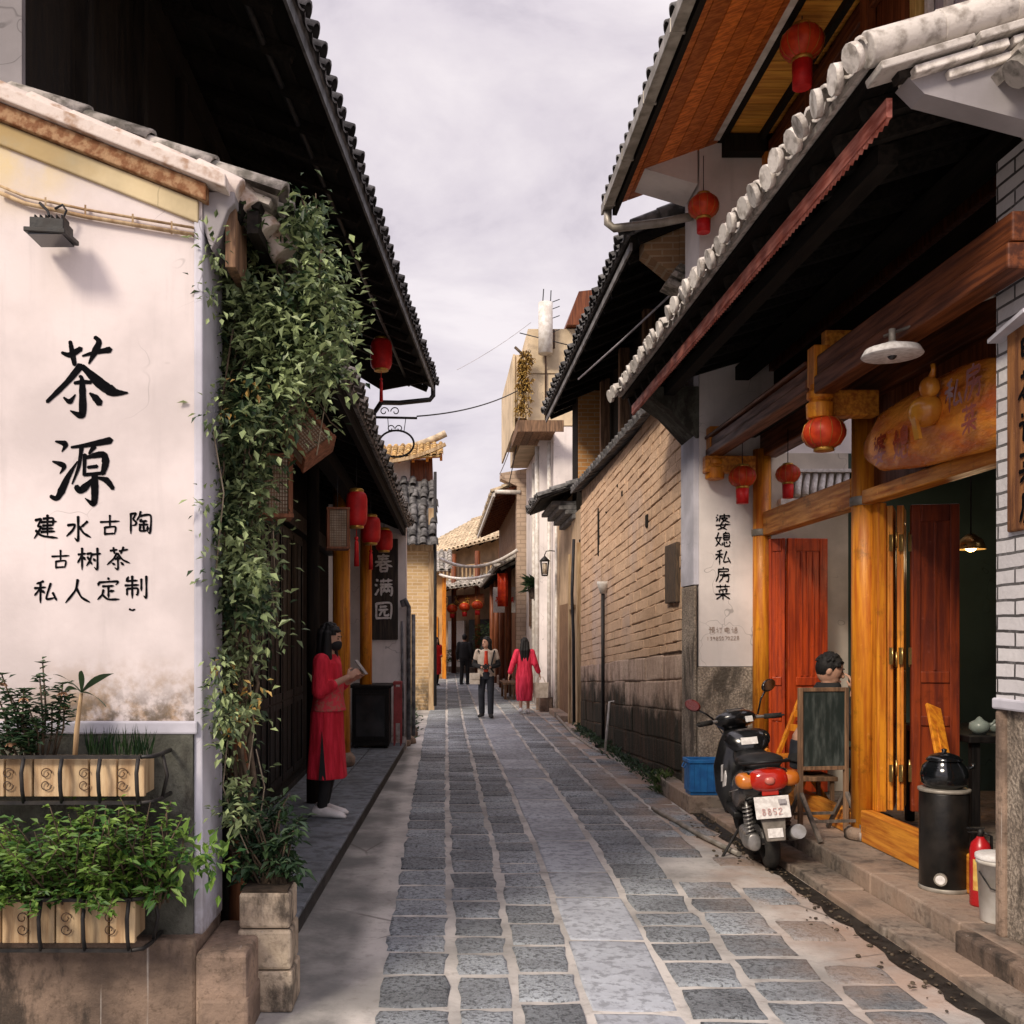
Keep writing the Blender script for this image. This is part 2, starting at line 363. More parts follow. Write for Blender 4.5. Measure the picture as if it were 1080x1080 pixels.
# ================================================================== GROUND AND STREET
def lerp(a, b, t): return a + (b - a) * t
def pw(tab, y):
    for (y0, x0), (y1, x1) in zip(tab, tab[1:]):
        if y <= y1: return x0 + (x1 - x0) * (y - y0) / (y1 - y0)
    (y0, x0), (y1, x1) = tab[-2:]
    return x1
def stone_mat(name, c1, c2, dots, bump, rnd=.3, sc=16):
    t = NT(name); v = t.coord(world=True); P = t.xyz()
    f = t.math('MULTIPLY_ADD', t.attr(), rnd); f.node.inputs[2].default_value = 1
    col = t.mix(t.rng(t.noise(v, 2.1, 7), .35, .68), c1, c2)
    pit = t.noise(v, sc, 8, .66)
    col = t.mix(t.rng(pit, .48, .60, 0, .8), col, dots)
    col = t.mix(t.rng(t.noise(v, sc * 1.7, 6, .6), .56, .70, 0, .4 if bump > .5 else .12), col, tuple(min(1, x * 1.9) for x in c1))
    col = t.mix(t.rng(t.noise(v, .7, 5), .5, .68, 0, .45), col, tuple(x * .45 for x in c1))
    col = t.mix(1.0, col, t.n('ShaderNodeCombineColor', {0: f, 1: f, 2: f}).outputs[0], 'MULTIPLY')
    # mud trodden in along the right-hand gutter
    mud = t.math('MULTIPLY', t.rng(P[0], 1.45, 2.2), t.rng(t.noise(v, 1.3, 7, .6), .40, .62, 0, .85))
    col = t.mix(mud, col, (.33, .235, .175))
    t.bump(pit, bump, .025); t.bump(t.noise(v, 5, 4), .3, .03)
    return t.done(col, t.rng(pit, .3, .7, .5, .85), .35)
m_pave = stone_mat('blue_grey_paving', (.32, .35, .375), (.19, .205, .22), (.065, .07, .075), .9, .30, 46)
m_slab = stone_mat('smooth_grey_slab', (.36, .385, .42), (.26, .275, .305), (.18, .19, .205), .3, .24, 16)
def concrete_mat():
    t = NT('trodden_concrete'); v = t.coord(world=True); P = t.xyz()
    col = t.mix(t.rng(t.noise(v, 1.5, 8), .35, .68), (.54, .51, .475), (.26, .25, .235))
    col = t.mix(t.rng(t.noise(v, 14, 7, .65), .5, .72, 0, .5), col, (.17, .15, .135))
    rust = t.math('MULTIPLY', t.rng(P[0], 1.5, 2.3), t.rng(t.noise(v, 1.0, 6), .40, .62, 0, .75))
    col = t.mix(rust, col, (.34, .215, .15))
    left_dark = t.math('MULTIPLY', t.rng(P[0], -.36, -.50), t.rng(t.noise(v, 1.7, 7, .6), .34, .62, .35, .92))  # concrete darkens in patches towards the left kerb
    col = t.mix(left_dark, col, (.13, .13, .125))
    vor = t.n('ShaderNodeTexVoronoi', {'Vector': v, 'Scale': .55}, feature='DISTANCE_TO_EDGE').outputs[0]
    col = t.mix(t.math('MULTIPLY', t.rng(vor, .006, .001, 0, .6), t.rng(t.noise(v, 1.2, 4), .52, .6)), col, (.09, .08, .07))
    t.bump(t.noise(v, 26, 7, .65), .45, .015)
    return t.done(col, .85, .25)
m_conc = concrete_mat()
g = MB(); g.add([(-300, -60, -.03), (300, -60, -.03), (300, 500, -.03), (-300, 500, -.03)], [(0, 1, 2, 3)])
g.build('ground', mat('packed_earth', (.24, .19, .15), scale=3, bump=.4), kind='structure')
g = MB(); g.add([(-3.2, -6, 0), (5.0, -6, 0), (5.0, 62, 0), (-3.2, 62, 0)], [(0, 1, 2, 3)])
g.build('street', m_conc, kind='structure')
BND = [[(0, -.29), (4.4, -.30), (7.5, -.31), (19, -.30), (60, -.05)],
       [(0, .05), (4.4, .055), (7.5, .054), (19, .11), (60, .35)],
       [(0, .27), (4.4, .34), (7.5, .41), (19, .43), (60, .75)],
       [(0, .56), (4.4, .65), (7.5, .74), (19, .78), (60, 1.1)],
       [(0, .95), (4.4, 1.07), (7.5, 1.21), (19, 1.33), (60, 1.5)],
       [(0, 1.28), (4.4, 1.44), (7.5, 1.62), (19, 1.72), (60, 1.85)],
       [(0, 1.68), (4.4, 1.84), (7.5, 2.0), (19, 2.06), (60, 2.15)],
       [(0, 2.0), (4.4, 2.18), (7.5, 2.3), (19, 2.35), (60, 2.4)]]
ps = MB(); sl = MB(); rr = random.Random(3)
def stone(mb, xa0, xb0, xa1, xb1, y0, y1, h, r, jit=.010):
    """an uneven paving block: sunk rim, rounded shoulder, slightly domed top"""
    n = 3; ring = []
    for i in range(n): t = i / n; ring.append((lerp(xa0, xb0, t), y0))
    for i in range(n): t = i / n; ring.append((lerp(xb0, xb1, t), lerp(y0, y1, t)))
    for i in range(n): t = i / n; ring.append((lerp(xb1, xa1, t), y1))
    for i in range(n): t = i / n; ring.append((lerp(xa1, xa0, t), lerp(y1, y0, t)))
    cx = sum(p[0] for p in ring) / len(ring); cy = sum(p[1] for p in ring) / len(ring)
    o = []; a = []; b = []
    tx, ty = rr.uniform(-.014, .014), rr.uniform(-.012, .012)
    for k_, (x, y) in enumerate(ring):
        x += rr.uniform(-jit, jit); y += rr.uniform(-jit, jit)
        if k_ % n == 0: x = lerp(x, cx, .025); y = lerp(y, cy, .025)
        o.append((x, y, -.01)); dx, dy = x - cx, y - cy; d = math.hypot(dx, dy)
        for ls, ins, z in ((a, .006, h * .65), (b, .026, h)):
            q = max(.2, 1 - ins / d); px, py = cx + dx * q, cy + dy * q
            ls.append((px, py, z + tx * dx + ty * dy + rr.uniform(-.0015, .0015)))
    m = len(ring); vs = o + a + b + [(cx, cy, h + .003)]
    fs = [(i, (i + 1) % m, m + (i + 1) % m, m + i) for i in range(m)] + [(m + i, m + (i + 1) % m, 2 * m + (i + 1) % m, 2 * m + i) for i in range(m)]
    fs += [(2 * m + i, 2 * m + (i + 1) % m, 3 * m) for i in range(m)]
    mb.add(vs, fs, 0, True, r)
for c in range(7):
    y = 1.2 + rr.uniform(0, .3)
    while y < 56:
        slab = c == 3
        ln = rr.uniform(.55, 1.15) if slab else rr.uniform(.27, .44)
        if y > 24: ln *= 1.5
        gap = .016 if slab else rr.uniform(.026, .044); ex = .014 if slab else .020
        xs = [pw(BND[c], y), pw(BND[c + 1], y), pw(BND[c], y + ln), pw(BND[c + 1], y + ln)]
        skip = (c == 6 and rr.random() < .35) or (c == 5 and 6.0 < y < 7.6 and rr.random() < .35)
        wob = [rr.uniform(-.010, .010) for _ in range(4)]
        if not skip:
            stone(sl if slab else ps, xs[0] + ex + wob[0], xs[1] - ex + wob[1], xs[2] + ex + wob[2], xs[3] - ex + wob[3], y + gap / 2, y + ln - gap / 2,
                  (.006 if slab else rr.uniform(.006, .012)), rr.uniform(-1, 1), .004 if slab else .011)
        y += ln
ps.build('paving_stones', m_pave, kind='structure'); sl.build('paving_slabs', m_slab, kind='structure')

# raised walk in front of the left-hand shops
def kx(y): return -.81 + .0309 * (y - 4.2)
m_walk = stone_mat('walk_slate', (.155, .175, .20), (.10, .112, .125), (.07, .075, .08), .3, .2, 9)
m_kerbdk = mat('dark_kerb', (.035, .033, .032), (.075, .07, .065), scale=7, bump=.6, rough=.9)  # sides of the walk, darker than its slate top
wk = MB(); y = 4.62
wk.prism([(kx(4.6) - .02, 4.6, -.02), (kx(14.0) - .02, 14.0, -.02), (-2.6, 14.0, -.02), (-2.6, 4.6, -.02)], (0, 0, .135), 1)
while y < 13.9:
    ln = rr.uniform(.7, 1.2); y1 = min(y + ln, 14.0)
    for (a, b) in ((0, .42), (.43, .95), (.96, 1.75)):
        wk.prism([(kx(y) - a, y + .004, .112), (kx(y1) - a, y1 - .004, .112), (kx(y1) - b, y1 - .004, .112), (kx(y) - b, y + .004, .112)], (0, 0, .026 + rr.uniform(-.002, .002)), 0, rr.uniform(-1, 1))
    y = y1
wk.build('pavement', [m_walk, m_kerbdk], kind='structure', bev=.006)

# ================================================================== HELPERS FOR BUILDINGS
def roof(root, name, A, B, up, ln, m_t, m_u, sp=.2, r=.062, seg=.3, disc=False, rafters=.42, thick=.05, m_r=None, jit=.006, mb=None, eave_drop=0):
    """a tiled roof plane: boards below, rows of half-round cover tiles above; A-B is the eave"""
    A, B, U = V(A), V(B), V(up).normalized(); E = (B - A); EL = E.length; e = E.normalized()
    N = e.cross(U).normalized(); N = -N if N.z < 0 else N
    b = MB(); nb = max(2, int(ln / .16))
    for i in range(nb):                     # soffit boards
        b.obox(A + U * (ln * i / nb + .004), E, U * (ln / nb - .008), N * .03, 0, rng.uniform(-1, 1))
    b.build('soffit', m_u, root)
    if rafters:
        b = MB(); k = int(EL / rafters)
        for i in range(k + 1): b.obox(A + e * (EL * i / k - .03) + U * .06 - N * .085, e * .06, U * (ln - .06), N * .08, 0, rng.uniform(-1, 1))
        b.build('rafters', m_r or m_u, root)
    t = MB(); t.obox(A + N * .034 - U * .03, E, U * ln, N * .03, 0)
    k = max(2, int(EL / sp)); ns = max(2, int(ln / seg)); q = 7
    for i in range(k + 1):
        c = A + e * (EL * i / k) + N * .064
        for j in range(ns):
            o = c + U * (ln * j / ns - .07 + rng.uniform(-2, 2) * jit) + e * rng.uniform(-jit, jit) + N * rng.uniform(0, jit)
            l_ = ln / ns + .05; vs = []
            for (d, rad, lift) in ((0, r * 1.05, .014), (l_, r * .86, 0)):
                for a in range(q): an = math.pi * a / (q - 1); vs.append(o + U * d + e * math.cos(an) * rad + N * (math.sin(an) * rad + lift))
            n_ = len(vs); vs += [p - N * .016 if 1 else p for p in vs[:q]]
            rv = rng.uniform(-1, 1)
            t.add(vs, [(a, a + 1, q + a + 1, q + a) for a in range(q - 1)] + [(a, n_ + a, n_ + a + 1, a + 1) for a in range(q - 1)], 0, True, rv)
        if disc:
            c0 = c - U * rng.uniform(.06, .10) + N * rng.uniform(0, .02) + e * rng.uniform(-.014, .014); d_ = (U + e * rng.uniform(-.2, .2) + N * rng.uniform(-.2, .2)).normalized()
            if rng.random() < .94: t.cyl(c0, c0 - d_ * .03, r * rng.uniform(.86, 1.08), n=11, r=rng.uniform(-1, 1))
        # upturned pan tile between two rows, seen at the eave
        if i < k:
            c2 = A + e * (EL * (i + .5) / k) + N * .09 - U * .055
            wv = sp * .46; vs = []
            for d in (0, .25):
                for a in range(5): x = -1 + a / 2; vs.append(c2 + U * d + e * x * wv + N * (x * x * .03 - .035))
            t.add(vs + [p - N * .014 for p in vs[:5]], [(a, a + 1, 6 + a, 5 + a) for a in range(4)] + [(a, 10 + a, 11 + a, a + 1) for a in range(4)], 0, True, rng.uniform(-1, 1))
    t.build('roof_tiles', m_t, root)

def strokes(mb, data, origin, right, down, size, wf=.085, out=(0, 0, 0), m=0, widths=None, sharp=True):
    """brush writing: every stroke a ribbon that swells and tapers, standing on a wall"""
    o, rt, dn, ou = V(origin), V(right), V(down), V(out)
    for si, st in enumerate(data.split('|')):
        num = [float(x) for x in st.split()]
        pts = [V((num[i], num[i + 1], 0)) for i in range(0, len(num) - 1, 2)]
        if len(pts) < 2: continue
        w0 = 100 * wf if widths is None else widths[si]
        if widths is None and len(pts) == 2 and (pts[1] - pts[0]).length < 26: prof = [(0, .5), (.55, 1.25), (1, .35)]
        else: prof = [(0, 1.05), (.12, .95), (.45, .74), (.8, .95), (1, .38)]
        if isinstance(w0, tuple): prof = [(i / (len(w0) - 1), x) for i, x in enumerate(w0)]; w0 = 1.0
        sm = []
        P = [pts[0]] + pts + [pts[-1]]
        for i in range(1, len(P) - 2):
            a, b, c, d = P[i - 1], P[i], P[i + 1], P[i + 2]
            for k_ in range(8):
                t = k_ / 8; kk = .38
                m1, m2 = (c - a) * kk, (d - b) * kk; t2, t3 = t * t, t * t * t
                sm.append(b * (2 * t3 - 3 * t2 + 1) + m1 * (t3 - 2 * t2 + t) + c * (-2 * t3 + 3 * t2) + m2 * (t3 - t2))
        sm.append(pts[-1])
        tot = sum((q - p).length for p, q in zip(sm, sm[1:])) or 1; acc = 0; vs = []
        lf = []; rg = []
        for i, p in enumerate(sm):
            if i: acc += (p - sm[i - 1]).length
            t = acc / tot
            for (t0, v0), (t1, v1) in zip(prof, prof[1:]):
                if t <= t1 + 1e-6: wv = v0 + (v1 - v0) * (t - t0) / (t1 - t0); break
            wv *= w0 / 2 * (1 + rng.uniform(-.07, .07))
            d = (sm[min(i + 1, len(sm) - 1)] - sm[max(i - 1, 0)]).normalized(); nn = V((-d.y, d.x, 0))
            lf.append(p + nn * wv); rg.append(p - nn * wv)
            if i == 0: st0 = p - d * wv * .55
            if i == len(sm) - 1: en0 = p + d * wv * .8
        loop = [st0] + lf + [en0] + rg[::-1]
        W = lambda p: o + rt * (p.x / 100 * size) + dn * (p.y / 100 * size)
        n = len(sm); off = ou * (1 + si * .03)
        vs = [W(p) + off for p in lf] + [W(p) + off for p in rg] + [W(st0) + off, W(en0) + off]
        mb.add(vs, [(i, i + 1, n + i + 1, n + i) for i in range(n - 1)] + [(2 * n, 0, n), (2 * n + 1, 2 * n - 1, n - 1)], m)
CH = {
 'jian': "42 22 78 20 78 48|34 35 92 32|40 48 78 46|38 60 80 58|34 72 86 69|58 8 58 84|12 28 34 24 22 50 34 52 24 72 8 96|14 66 38 86 96 94",
 'shui': "50 6 50 92 38 84|12 38 38 36 30 56 8 78|84 24 62 44|54 42 70 66 96 82",
 'gu': "8 36 92 32|50 6 50 56|28 58 28 94|28 60 74 57 70 90|30 88 70 86",
 'tao': "12 14 12 96|12 16 32 14 22 36 34 50 30 60 18 62|52 6 46 26 36 42|50 24 92 22 90 92 80 86|56 36 48 48|50 46 78 44|46 60 82 58|64 46 64 82|50 66 50 84 80 82|80 64 80 84",
 'shu': "6 34 38 30|22 8 22 96|22 36 4 68|24 42 36 56|42 32 60 30 54 58 40 80|44 44 62 74|64 34 98 30|84 8 84 92 72 86|68 50 76 62",
 'cha': "14 16 46 11|28 2 33 30|54 18 92 10|72 0 60 30|44 26 28 52 0 78|46 28 70 56 100 70|34 52 62 50|47 42 48 96 34 90|22 70 36 78|60 66 74 80",
 'si': "42 8 14 18|6 36 52 32|30 16 30 96|30 36 6 66|32 42 48 56|72 16 54 78 88 74|80 54 96 86",
 'ren': "52 8 44 46 8 92|48 40 66 72 96 90",
 'ding': "50 4 54 14|14 22 10 38|14 24 88 20 82 34|28 40 74 38|52 40 52 86|54 60 76 58|32 54 26 74 8 94|26 72 50 92 96 92",
 'zhi': "18 8 8 28|12 26 54 24|4 44 60 42|12 58 12 84|12 58 54 56 54 82 48 80|33 6 33 96|70 18 70 66|90 6 90 92 80 86",
 'po': "14 8 20 14|8 22 16 28|10 48 22 30|34 14 28 50|34 16 88 14 84 26|58 4 58 30|38 30 76 28 40 56|46 36 64 44 90 54|46 56 34 78 74 96|68 62 56 82 18 98|8 72 94 66",
 'xi': "24 10 12 54 40 86|36 36 26 66 6 92|4 42 46 38|70 4 62 14|54 16 54 54|54 16 86 14 86 54|56 28 84 27|56 40 84 39|56 53 84 52|48 70 44 86|58 66 60 90 88 90 90 78|70 64 74 74|88 62 96 72",
 'fang': "50 4 56 12|22 18 80 16 80 32|24 32 80 30|24 18 22 56 8 92|54 38 58 46|32 52 94 48|50 60 84 58 80 92 68 88|52 50 46 72 26 96",
 'cai': "10 16 92 14|34 4 36 26|66 2 62 26|76 30 24 38|26 42 32 52|48 40 52 50|76 36 66 52|6 62 94 58|50 54 50 96|48 64 10 92|52 64 92 90",
 'yu': "14 12 40 10 26 28|18 26 34 34|6 42 46 40 40 54|26 42 26 92 16 86|52 10 96 8|70 12 64 24|56 28 56 70|56 28 90 26 90 70|73 36 70 66 50 94|76 74 94 94",
 'dinggou': "16 10 24 20|6 40 26 38 26 84 40 74|46 22 96 18|74 22 74 92 60 84",
 'dian': "18 26 18 72|18 26 82 24 80 70|20 48 80 46|20 68 80 66|50 6 50 86 92 88 92 74",
 'hua': "16 10 24 20|6 40 26 38 26 84 40 74|84 8 52 20|44 38 98 34|70 18 70 58|52 60 52 94|52 60 88 58 86 92|52 90 86 88",
 'chun': "20 14 80 12|24 28 76 26|8 44 92 40|50 4 40 44 8 68|54 40 70 58 96 68|34 60 34 96|34 60 68 58 68 96|36 76 66 75|36 93 66 92",
 'man': "12 10 22 20|6 36 16 46|8 92 26 60|34 20 96 16|50 8 50 28|76 6 74 28|34 38 96 36|38 50 38 96|38 52 92 50 92 94 84 92|58 40 54 60 46 80|56 62 62 78|76 40 74 60 66 80|76 62 84 78",
 'yuan': "12 12 12 94|12 14 88 12 88 94|32 30 68 28|26 46 74 44|44 48 28 78|56 46 56 74 76 74 76 66|14 90 86 88",
 '0': "40 10 20 50 40 90 62 50 42 10", '1': "40 8 40 92", '2': "22 24 50 10 66 30 22 90 72 88", '3': "24 14 60 14 42 44 64 70 24 88",
 '5': "64 12 32 12 28 44 62 56 58 84 24 86", '7': "20 14 70 12 40 92", '8': "62 20 36 12 32 34 64 62 54 90 28 84 34 60 62 34 62 20", '9': "62 30 34 14 30 44 62 40 62 30 58 90",
}

# ================================================================== TEA HOUSE (left)
tea = thing('tea_house', 'whitewashed tea house with black brush writing on its end wall and dark eaves', 'shop house', (-1.8, 4.2, 0))
YA = 4.2
def tp(mb, name, m, **k): return mb.build(name, m, tea, True, **k)
b = MB()        # end wall with raked top
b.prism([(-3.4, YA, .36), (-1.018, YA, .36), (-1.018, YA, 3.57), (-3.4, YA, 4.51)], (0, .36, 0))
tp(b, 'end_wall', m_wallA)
b = MB(); b.box(-1.05, -1.012, YA - .012, YA + .37, .38, 3.42); b.box(-3.4, -1.03, YA - .035, YA, 1.235, 1.29)
tp(b, 'wall_edge_band', m_whiteB, bev=.008)
b = MB(); b.box(-3.4, -1.05, YA - .028, YA, .36, 1.236); tp(b, 'plinth', m_plinth)
b = MB(); x = -3.38
for wd in (.95, 1.42):
    b.box(x + .006, x + wd - .006, YA - .10, YA + .36, -.02, .385 + rng.uniform(-.01, .01), 0, rng.uniform(-1, 1)); x += wd
b.box(-.985 - .03, -.80, YA - .13, YA + .36, -.02, .34, 0, .6); b.box(-1.0, -.79, YA - .15, YA + .30, -.02, .16, 0, -.5)
tp(b, 'stone_footing', m_sand, bev=.018)
# coping of the end wall: ochre band, brown moulding, pale tile ridge
sl_ = (4.51 - 3.57) / (-3.4 + 1.018)
def cz(x): return 3.57 + sl_ * (x + 1.018)
m_ochre = plaster('ochre_band', (.64, .53, .33), dirt=.45, stains_glow=[((.40, .27, .10), (-1.0, -2.2), (3.2, 3.5), .8, 3)])  # painted band whose pale yellow also holds the soft glow below the coping
m_bmould = mat('brown_painted_moulding', (.20, .085, .035), (.36, .22, .12), scale=22, lo=.42, hi=.6, rough=.8, bump=.6, bscale=60)
m_ridge = mat('limewashed_coping', (.62, .54, .49), (.36, .24, .17), scale=9, lo=.5, hi=.66, rough=.85, bump=.4)
for name, m_, z0, z1, pr, x1 in (('ochre_band', m_ochre, -.17, -.075, .018, -1.03), ('brown_moulding', m_bmould, -.072, .0, .045, -.99), ('coping', m_ridge, .003, .06, .08, -.90)):
    b = MB(); b.prism([(-3.4, YA - pr, cz(-3.4) + z0), (x1, YA - pr, cz(x1) + z0), (x1, YA - pr, cz(x1) + z1), (-3.4, YA - pr, cz(-3.4) + z1)], (0, .36 + pr * 2, 0))
    if name == 'coping':
        pts = [(-3.4, YA + .06, cz(-3.4) + .075), None, None, (-.88, YA + .06, cz(-.88) + .06)]
        for i in range(14):
            p, q = V(pts[0]).lerp(V(pts[3]), i / 14), V(pts[0]).lerp(V(pts[3]), (i + 1.08) / 14)
            b.cyl(p + V((0, 0, rng.uniform(-.006, .006))), q, .062, .055, n=12)
        for i in range(3): b.cyl((-.90 + i * .062, YA + .16 + i * .1, 3.62 - i * .055), (-.84 + i * .062, YA + .16 + i * .1, 3.53 - i * .06), .062, .068, n=12)
    tp(b, name, m_, bev=.006)
b = MB()       # curved corbel under the coping end
b.prism([(-1.018, YA + .01, 3.40), (-.98, YA + .01, 3.30), (-.95, YA + .01, 3.36), (-.91, YA + .01, 3.47), (-.88, YA + .01, 3.50), (-.88, YA + .01, 3.55), (-1.018, YA + .01, 3.55)], (0, .34, 0))
tp(b, 'corbel', m_grey, bev=.006)
b = MB(); b.box(-.93, -.885, YA + .05, YA + .3, 3.24, 3.54); tp(b, 'eave_post', m_oldwood, bev=.004)
# writing
b = MB(); D = V((0, 0, -1)); X1 = V((1, 0, 0)); off = V((0, -.0022, 0))
def wxy(px, py): return at(px, py, YA)
big = {'cha': ["238 108 250 170 264 242|190 172 236 186 300 150|378 84 402 118 345 236|308 192 380 172 466 156|300 246 222 340 108 452|306 250 412 350 490 398 566 402|262 346 312 340 358 342|292 306 306 330 310 500 296 530 240 504|202 428 236 452 268 412|350 404 382 430 408 462",
               [(20, 34, 26), (16, 36, 30), (22, 44, 10), (12, 26, 38), (44, 34, 30, 24), (30, 56, 62, 12), (20, 28, 20), (18, 40, 42, 44, 8), (12, 30, 8), (12, 40, 40)]],
       'yuan': ["154 678 212 694 192 736|138 792 204 818 180 862|126 990 168 998 226 880 280 792|244 712 330 700 470 672|304 706 288 820 250 920|376 706 346 748|322 752 318 872|322 772 424 752 440 800 424 862|338 826 392 820|322 868 428 858|378 868 378 1000 368 1034 324 1002|272 934 300 958 372 890|392 884 446 900 482 946",
                [(10, 34, 8), (10, 34, 6), (20, 46, 30, 8), (14, 30, 40), (26, 22, 10), (32, 14), (24, 20), (18, 34, 44, 30), (18, 22), (20, 22), (38, 44, 40, 6), (30, 46, 16), (14, 36, 26)]]}
for data, wd in big.values():
    strokes(b, data, at(30, 340, YA), X1, D, 100 * (150 / 810) / F * YA, out=off, widths=wd)
for key, x, y, s in (('jian', 34, 541, 28), ('shui', 68, 543, 29), ('gu', 104, 542, 24), ('tao', 135, 538, 26), ('gu', 53, 579, 22), ('shu', 81, 576, 26), ('cha', 113, 577, 24),
                     ('si', 35, 611, 26), ('ren', 67, 609, 29), ('ding', 101, 608, 26), ('zhi', 131, 606, 26)):
    strokes(b, CH[key], at(x, y, YA), X1, D, s / F * YA, wf=.105, out=off)
strokes(b, "10 40 60 60 110 40", at(136, 640, YA), X1, D, 6 / F * YA, wf=.4, out=off)
tp(b, 'brush_writing', m_ink)
# conduit and floodlight
b = MB()
for dz, r_ in ((0, .006), (-.030, .009)):
    pts = [at(0, 196, YA - .02) + V((0, 0, dz)), at(26, 207, YA - .02) + V((0, 0, dz)), at(90, 221, YA - .02) + V((0, 0, dz)), at(203, 240, YA - .02) + V((0, 0, dz)), at(209, 243, YA + .04) + V((0, 0, dz)), at(211, 250, YA + .06) + V((0, 0, dz - .05))]
    b.tube(pts, r_, 8)
for px in (48, 90, 140, 181): b.bar(at(px, 203 + (px - 20) * .19, YA - .022), at(px, 203 + (px - 20) * .19 + 13, YA - .016), .008, .012)
tp(b, 'conduit', m_palewood)
b = MB(); b.tube([at(42, 214, YA - .03), at(50, 222, YA - .06), at(52, 228, YA - .12)], .006, 6)
b.tube([at(58, 220, YA - .03), at(66, 216, YA - .05), at(70, 222, YA - .05), at(66, 232, YA - .05), at(58, 232, YA - .05)], .005, 6)
tp(b, 'lamp_wire', m_cable)
fl = MB(); c = at(54, 243, YA - .13)
fl.obox(c + V((-.07, -.05, -.012)), V((.14, 0, -.01)), V((0, .11, 0)), V((0, 0, .05)))
fl.obox(c + V((-.085, -.075, -.032)), V((.17, 0, -.01)), V((0, .16, .01)), V((0, 0, .02)))
for i in range(6): fl.box(c.x - .06 + i * .022, c.x - .052 + i * .022, c.y - .03, c.y + .05, c.z + .03, c.z + .055)
fl.bar(c + V((0, .04, .02)), c + V((0, .13, .03)), .03, .015)
o = tp(fl, 'floodlight', m_iron, bev=.004)
b = MB(); b.box(c.x - .07, c.x + .07, c.y - .065, c.y + .07, c.z - .042, c.z - .034); b.build('lamp_glass', m_glass, o).location = -V(tea.location)
# upper storey
b = MB(); b.box(-4.2, -1.93, YA + .38, 14.0, 3.3, 7.0); tp(b, 'upper_wall', m_shadev)
b = MB(); b.box(-4.2, -1.93, YA + .37 - .03, YA + .38, 3.9, 7.0); tp(b, 'upper_end_wall', m_grey)
b = MB()
for i in range(9): y = 5.2 + i * .98; b.box(-1.93, -1.86, y, y + .09, 3.6, 6.2)
b.box(-1.93, -1.85, 4.7, 14, 5.7, 5.85)
tp(b, 'wall_studs', m_shadev)
EA, EB = V((-1.17, 3.4, 5.5)), V((-.14, 15.3, 5.5))
def locroof(root, *a, **k):
    """roof() in world coordinates under a thing that has its own base point"""
    before = set(COL.objects); roof(root, *a, **k)
    for o in set(COL.objects) - before:
        if o.parent is root: o.location = -V(root.location)
locroof(tea, 'upper', EA, EB, V((-1, .07, .42)), 3.2, m_tile, m_shadeh, sp=.21, r=.066, rafters=.5, jit=.012)
b = MB(); e = (EB - EA).normalized(); sd_ = V((e.y, -e.x, 0))
b.bar(EA + sd_ * .03 + V((0, 0, -.01)), EB + sd_ * .03 + V((0, 0, -.01)), .02, .13)
tp(b, 'fascia', mat('grey_fascia', (.11, .11, .115), (.05, .05, .052), scale=8, rough=.6))
b = MB(); b.tube([EA - sd_ * .24 + V((0, 0, .06)), EA.lerp(EB, .55) - sd_ * .30 + V((0, 0, .06)), EB - sd_ * .36 + V((0, 0, .05))], .022, 8); tp(b, 'soffit_pipe', m_iron)
b = MB()      # far gable boards and downpipe
b.prism([EB + V((-.02, -.5, -.02)), EB + V((-1.9, -.36, .78)), EB + V((-1.9, -.36, .58)), EB + V((-.75, -.44, -.14))], (0, .04, 0)); tp(b, 'gable_board', m_shadev)
b = MB(); p0 = EB + V((.02, -.05, -.03)); b.tube([p0 + V((0, 0, .07)), p0 + V((0, 0, -.1)), p0 + V((-.05, -.03, -.17)), p0 + V((-.5, -.5, -.33)), p0 + V((-.75, -.9, -.42)), p0 + V((-.85, -1.0, -.6)), p0 + V((-.85, -1.0, -2.0))], .038, 10)
tp(b, 'downpipe', m_iron)
# lower roof
LA, LB = V((-.795, YA + .12, 3.52)), V((-.50, 14.3, 3.20))
locroof(tea, 'lower', LA, LB, V((-1, .02, .40)), 1.25, m_tileold, m_shadeh, sp=.185, r=.062, rafters=.42, jit=.012)
b = MB(); b.bar(LA + V((-.03, 0, -.055)), LB + V((-.03, 0, -.055)), .05, .10); b.bar(LA + V((-.42, 0, -.06)), LB + V((-.42, 0, -.06)), .13, .16)
tp(b, 'eave_beam', m_shadeh)
# street front: plank doors, posts, sill
b = MB(); b.box(-1.66, -1.60, YA + .36, 14.05, .12, 3.75); tp(b, 'street_wall', m_shadev)
for i in range(8):
    y0 = 5.3 + i * .72
    d = MB(); d.box(-1.598, -1.555, y0, y0 + .70, .16, 2.75)
    for z0, z1 in ((.3, .95), (1.1, 2.65)):
        d.box(-1.553, -1.54, y0 + .02, y0 + .075, z0, z1); d.box(-1.553, -1.54, y0 + .62, y0 + .68, z0, z1)
        d.box(-1.553, -1.541, y0 + .02, y0 + .68, z0 - .07, z0); d.box(-1.553, -1.541, y0 + .02, y0 + .68, z1, z1 + .06)
        d.box(-1.55, -1.545, y0 + .33, y0 + .36, z0, z1)
    o = tp(d, 'door', m_blackpaint, bev=.004)
    if i in (1, 3): h = MB(); h.tube([(-1.54, y0 + .6, 1.2), (-1.50, y0 + .6, 1.2), (-1.50, y0 + .6, 1.42), (-1.54, y0 + .6, 1.42)], .010, 6); h.build('handle', m_zinc, o).location = -V(tea.location)
b = MB(); b.box(-1.6, -1.5, 5.0, 13.9, 2.78, 2.95); b.box(-1.6, -1.48, 5.0, 13.9, .12, .19); tp(b, 'door_frame', m_blackpaint, bev=.006)
for (x, y) in ((-1.13, 5.25), (-1.16, 8.95)):
    b = MB(); b.cyl((x, y, .14), (x, y, 3.6), .06, .055, n=14); tp(b, 'post', m_shadev)
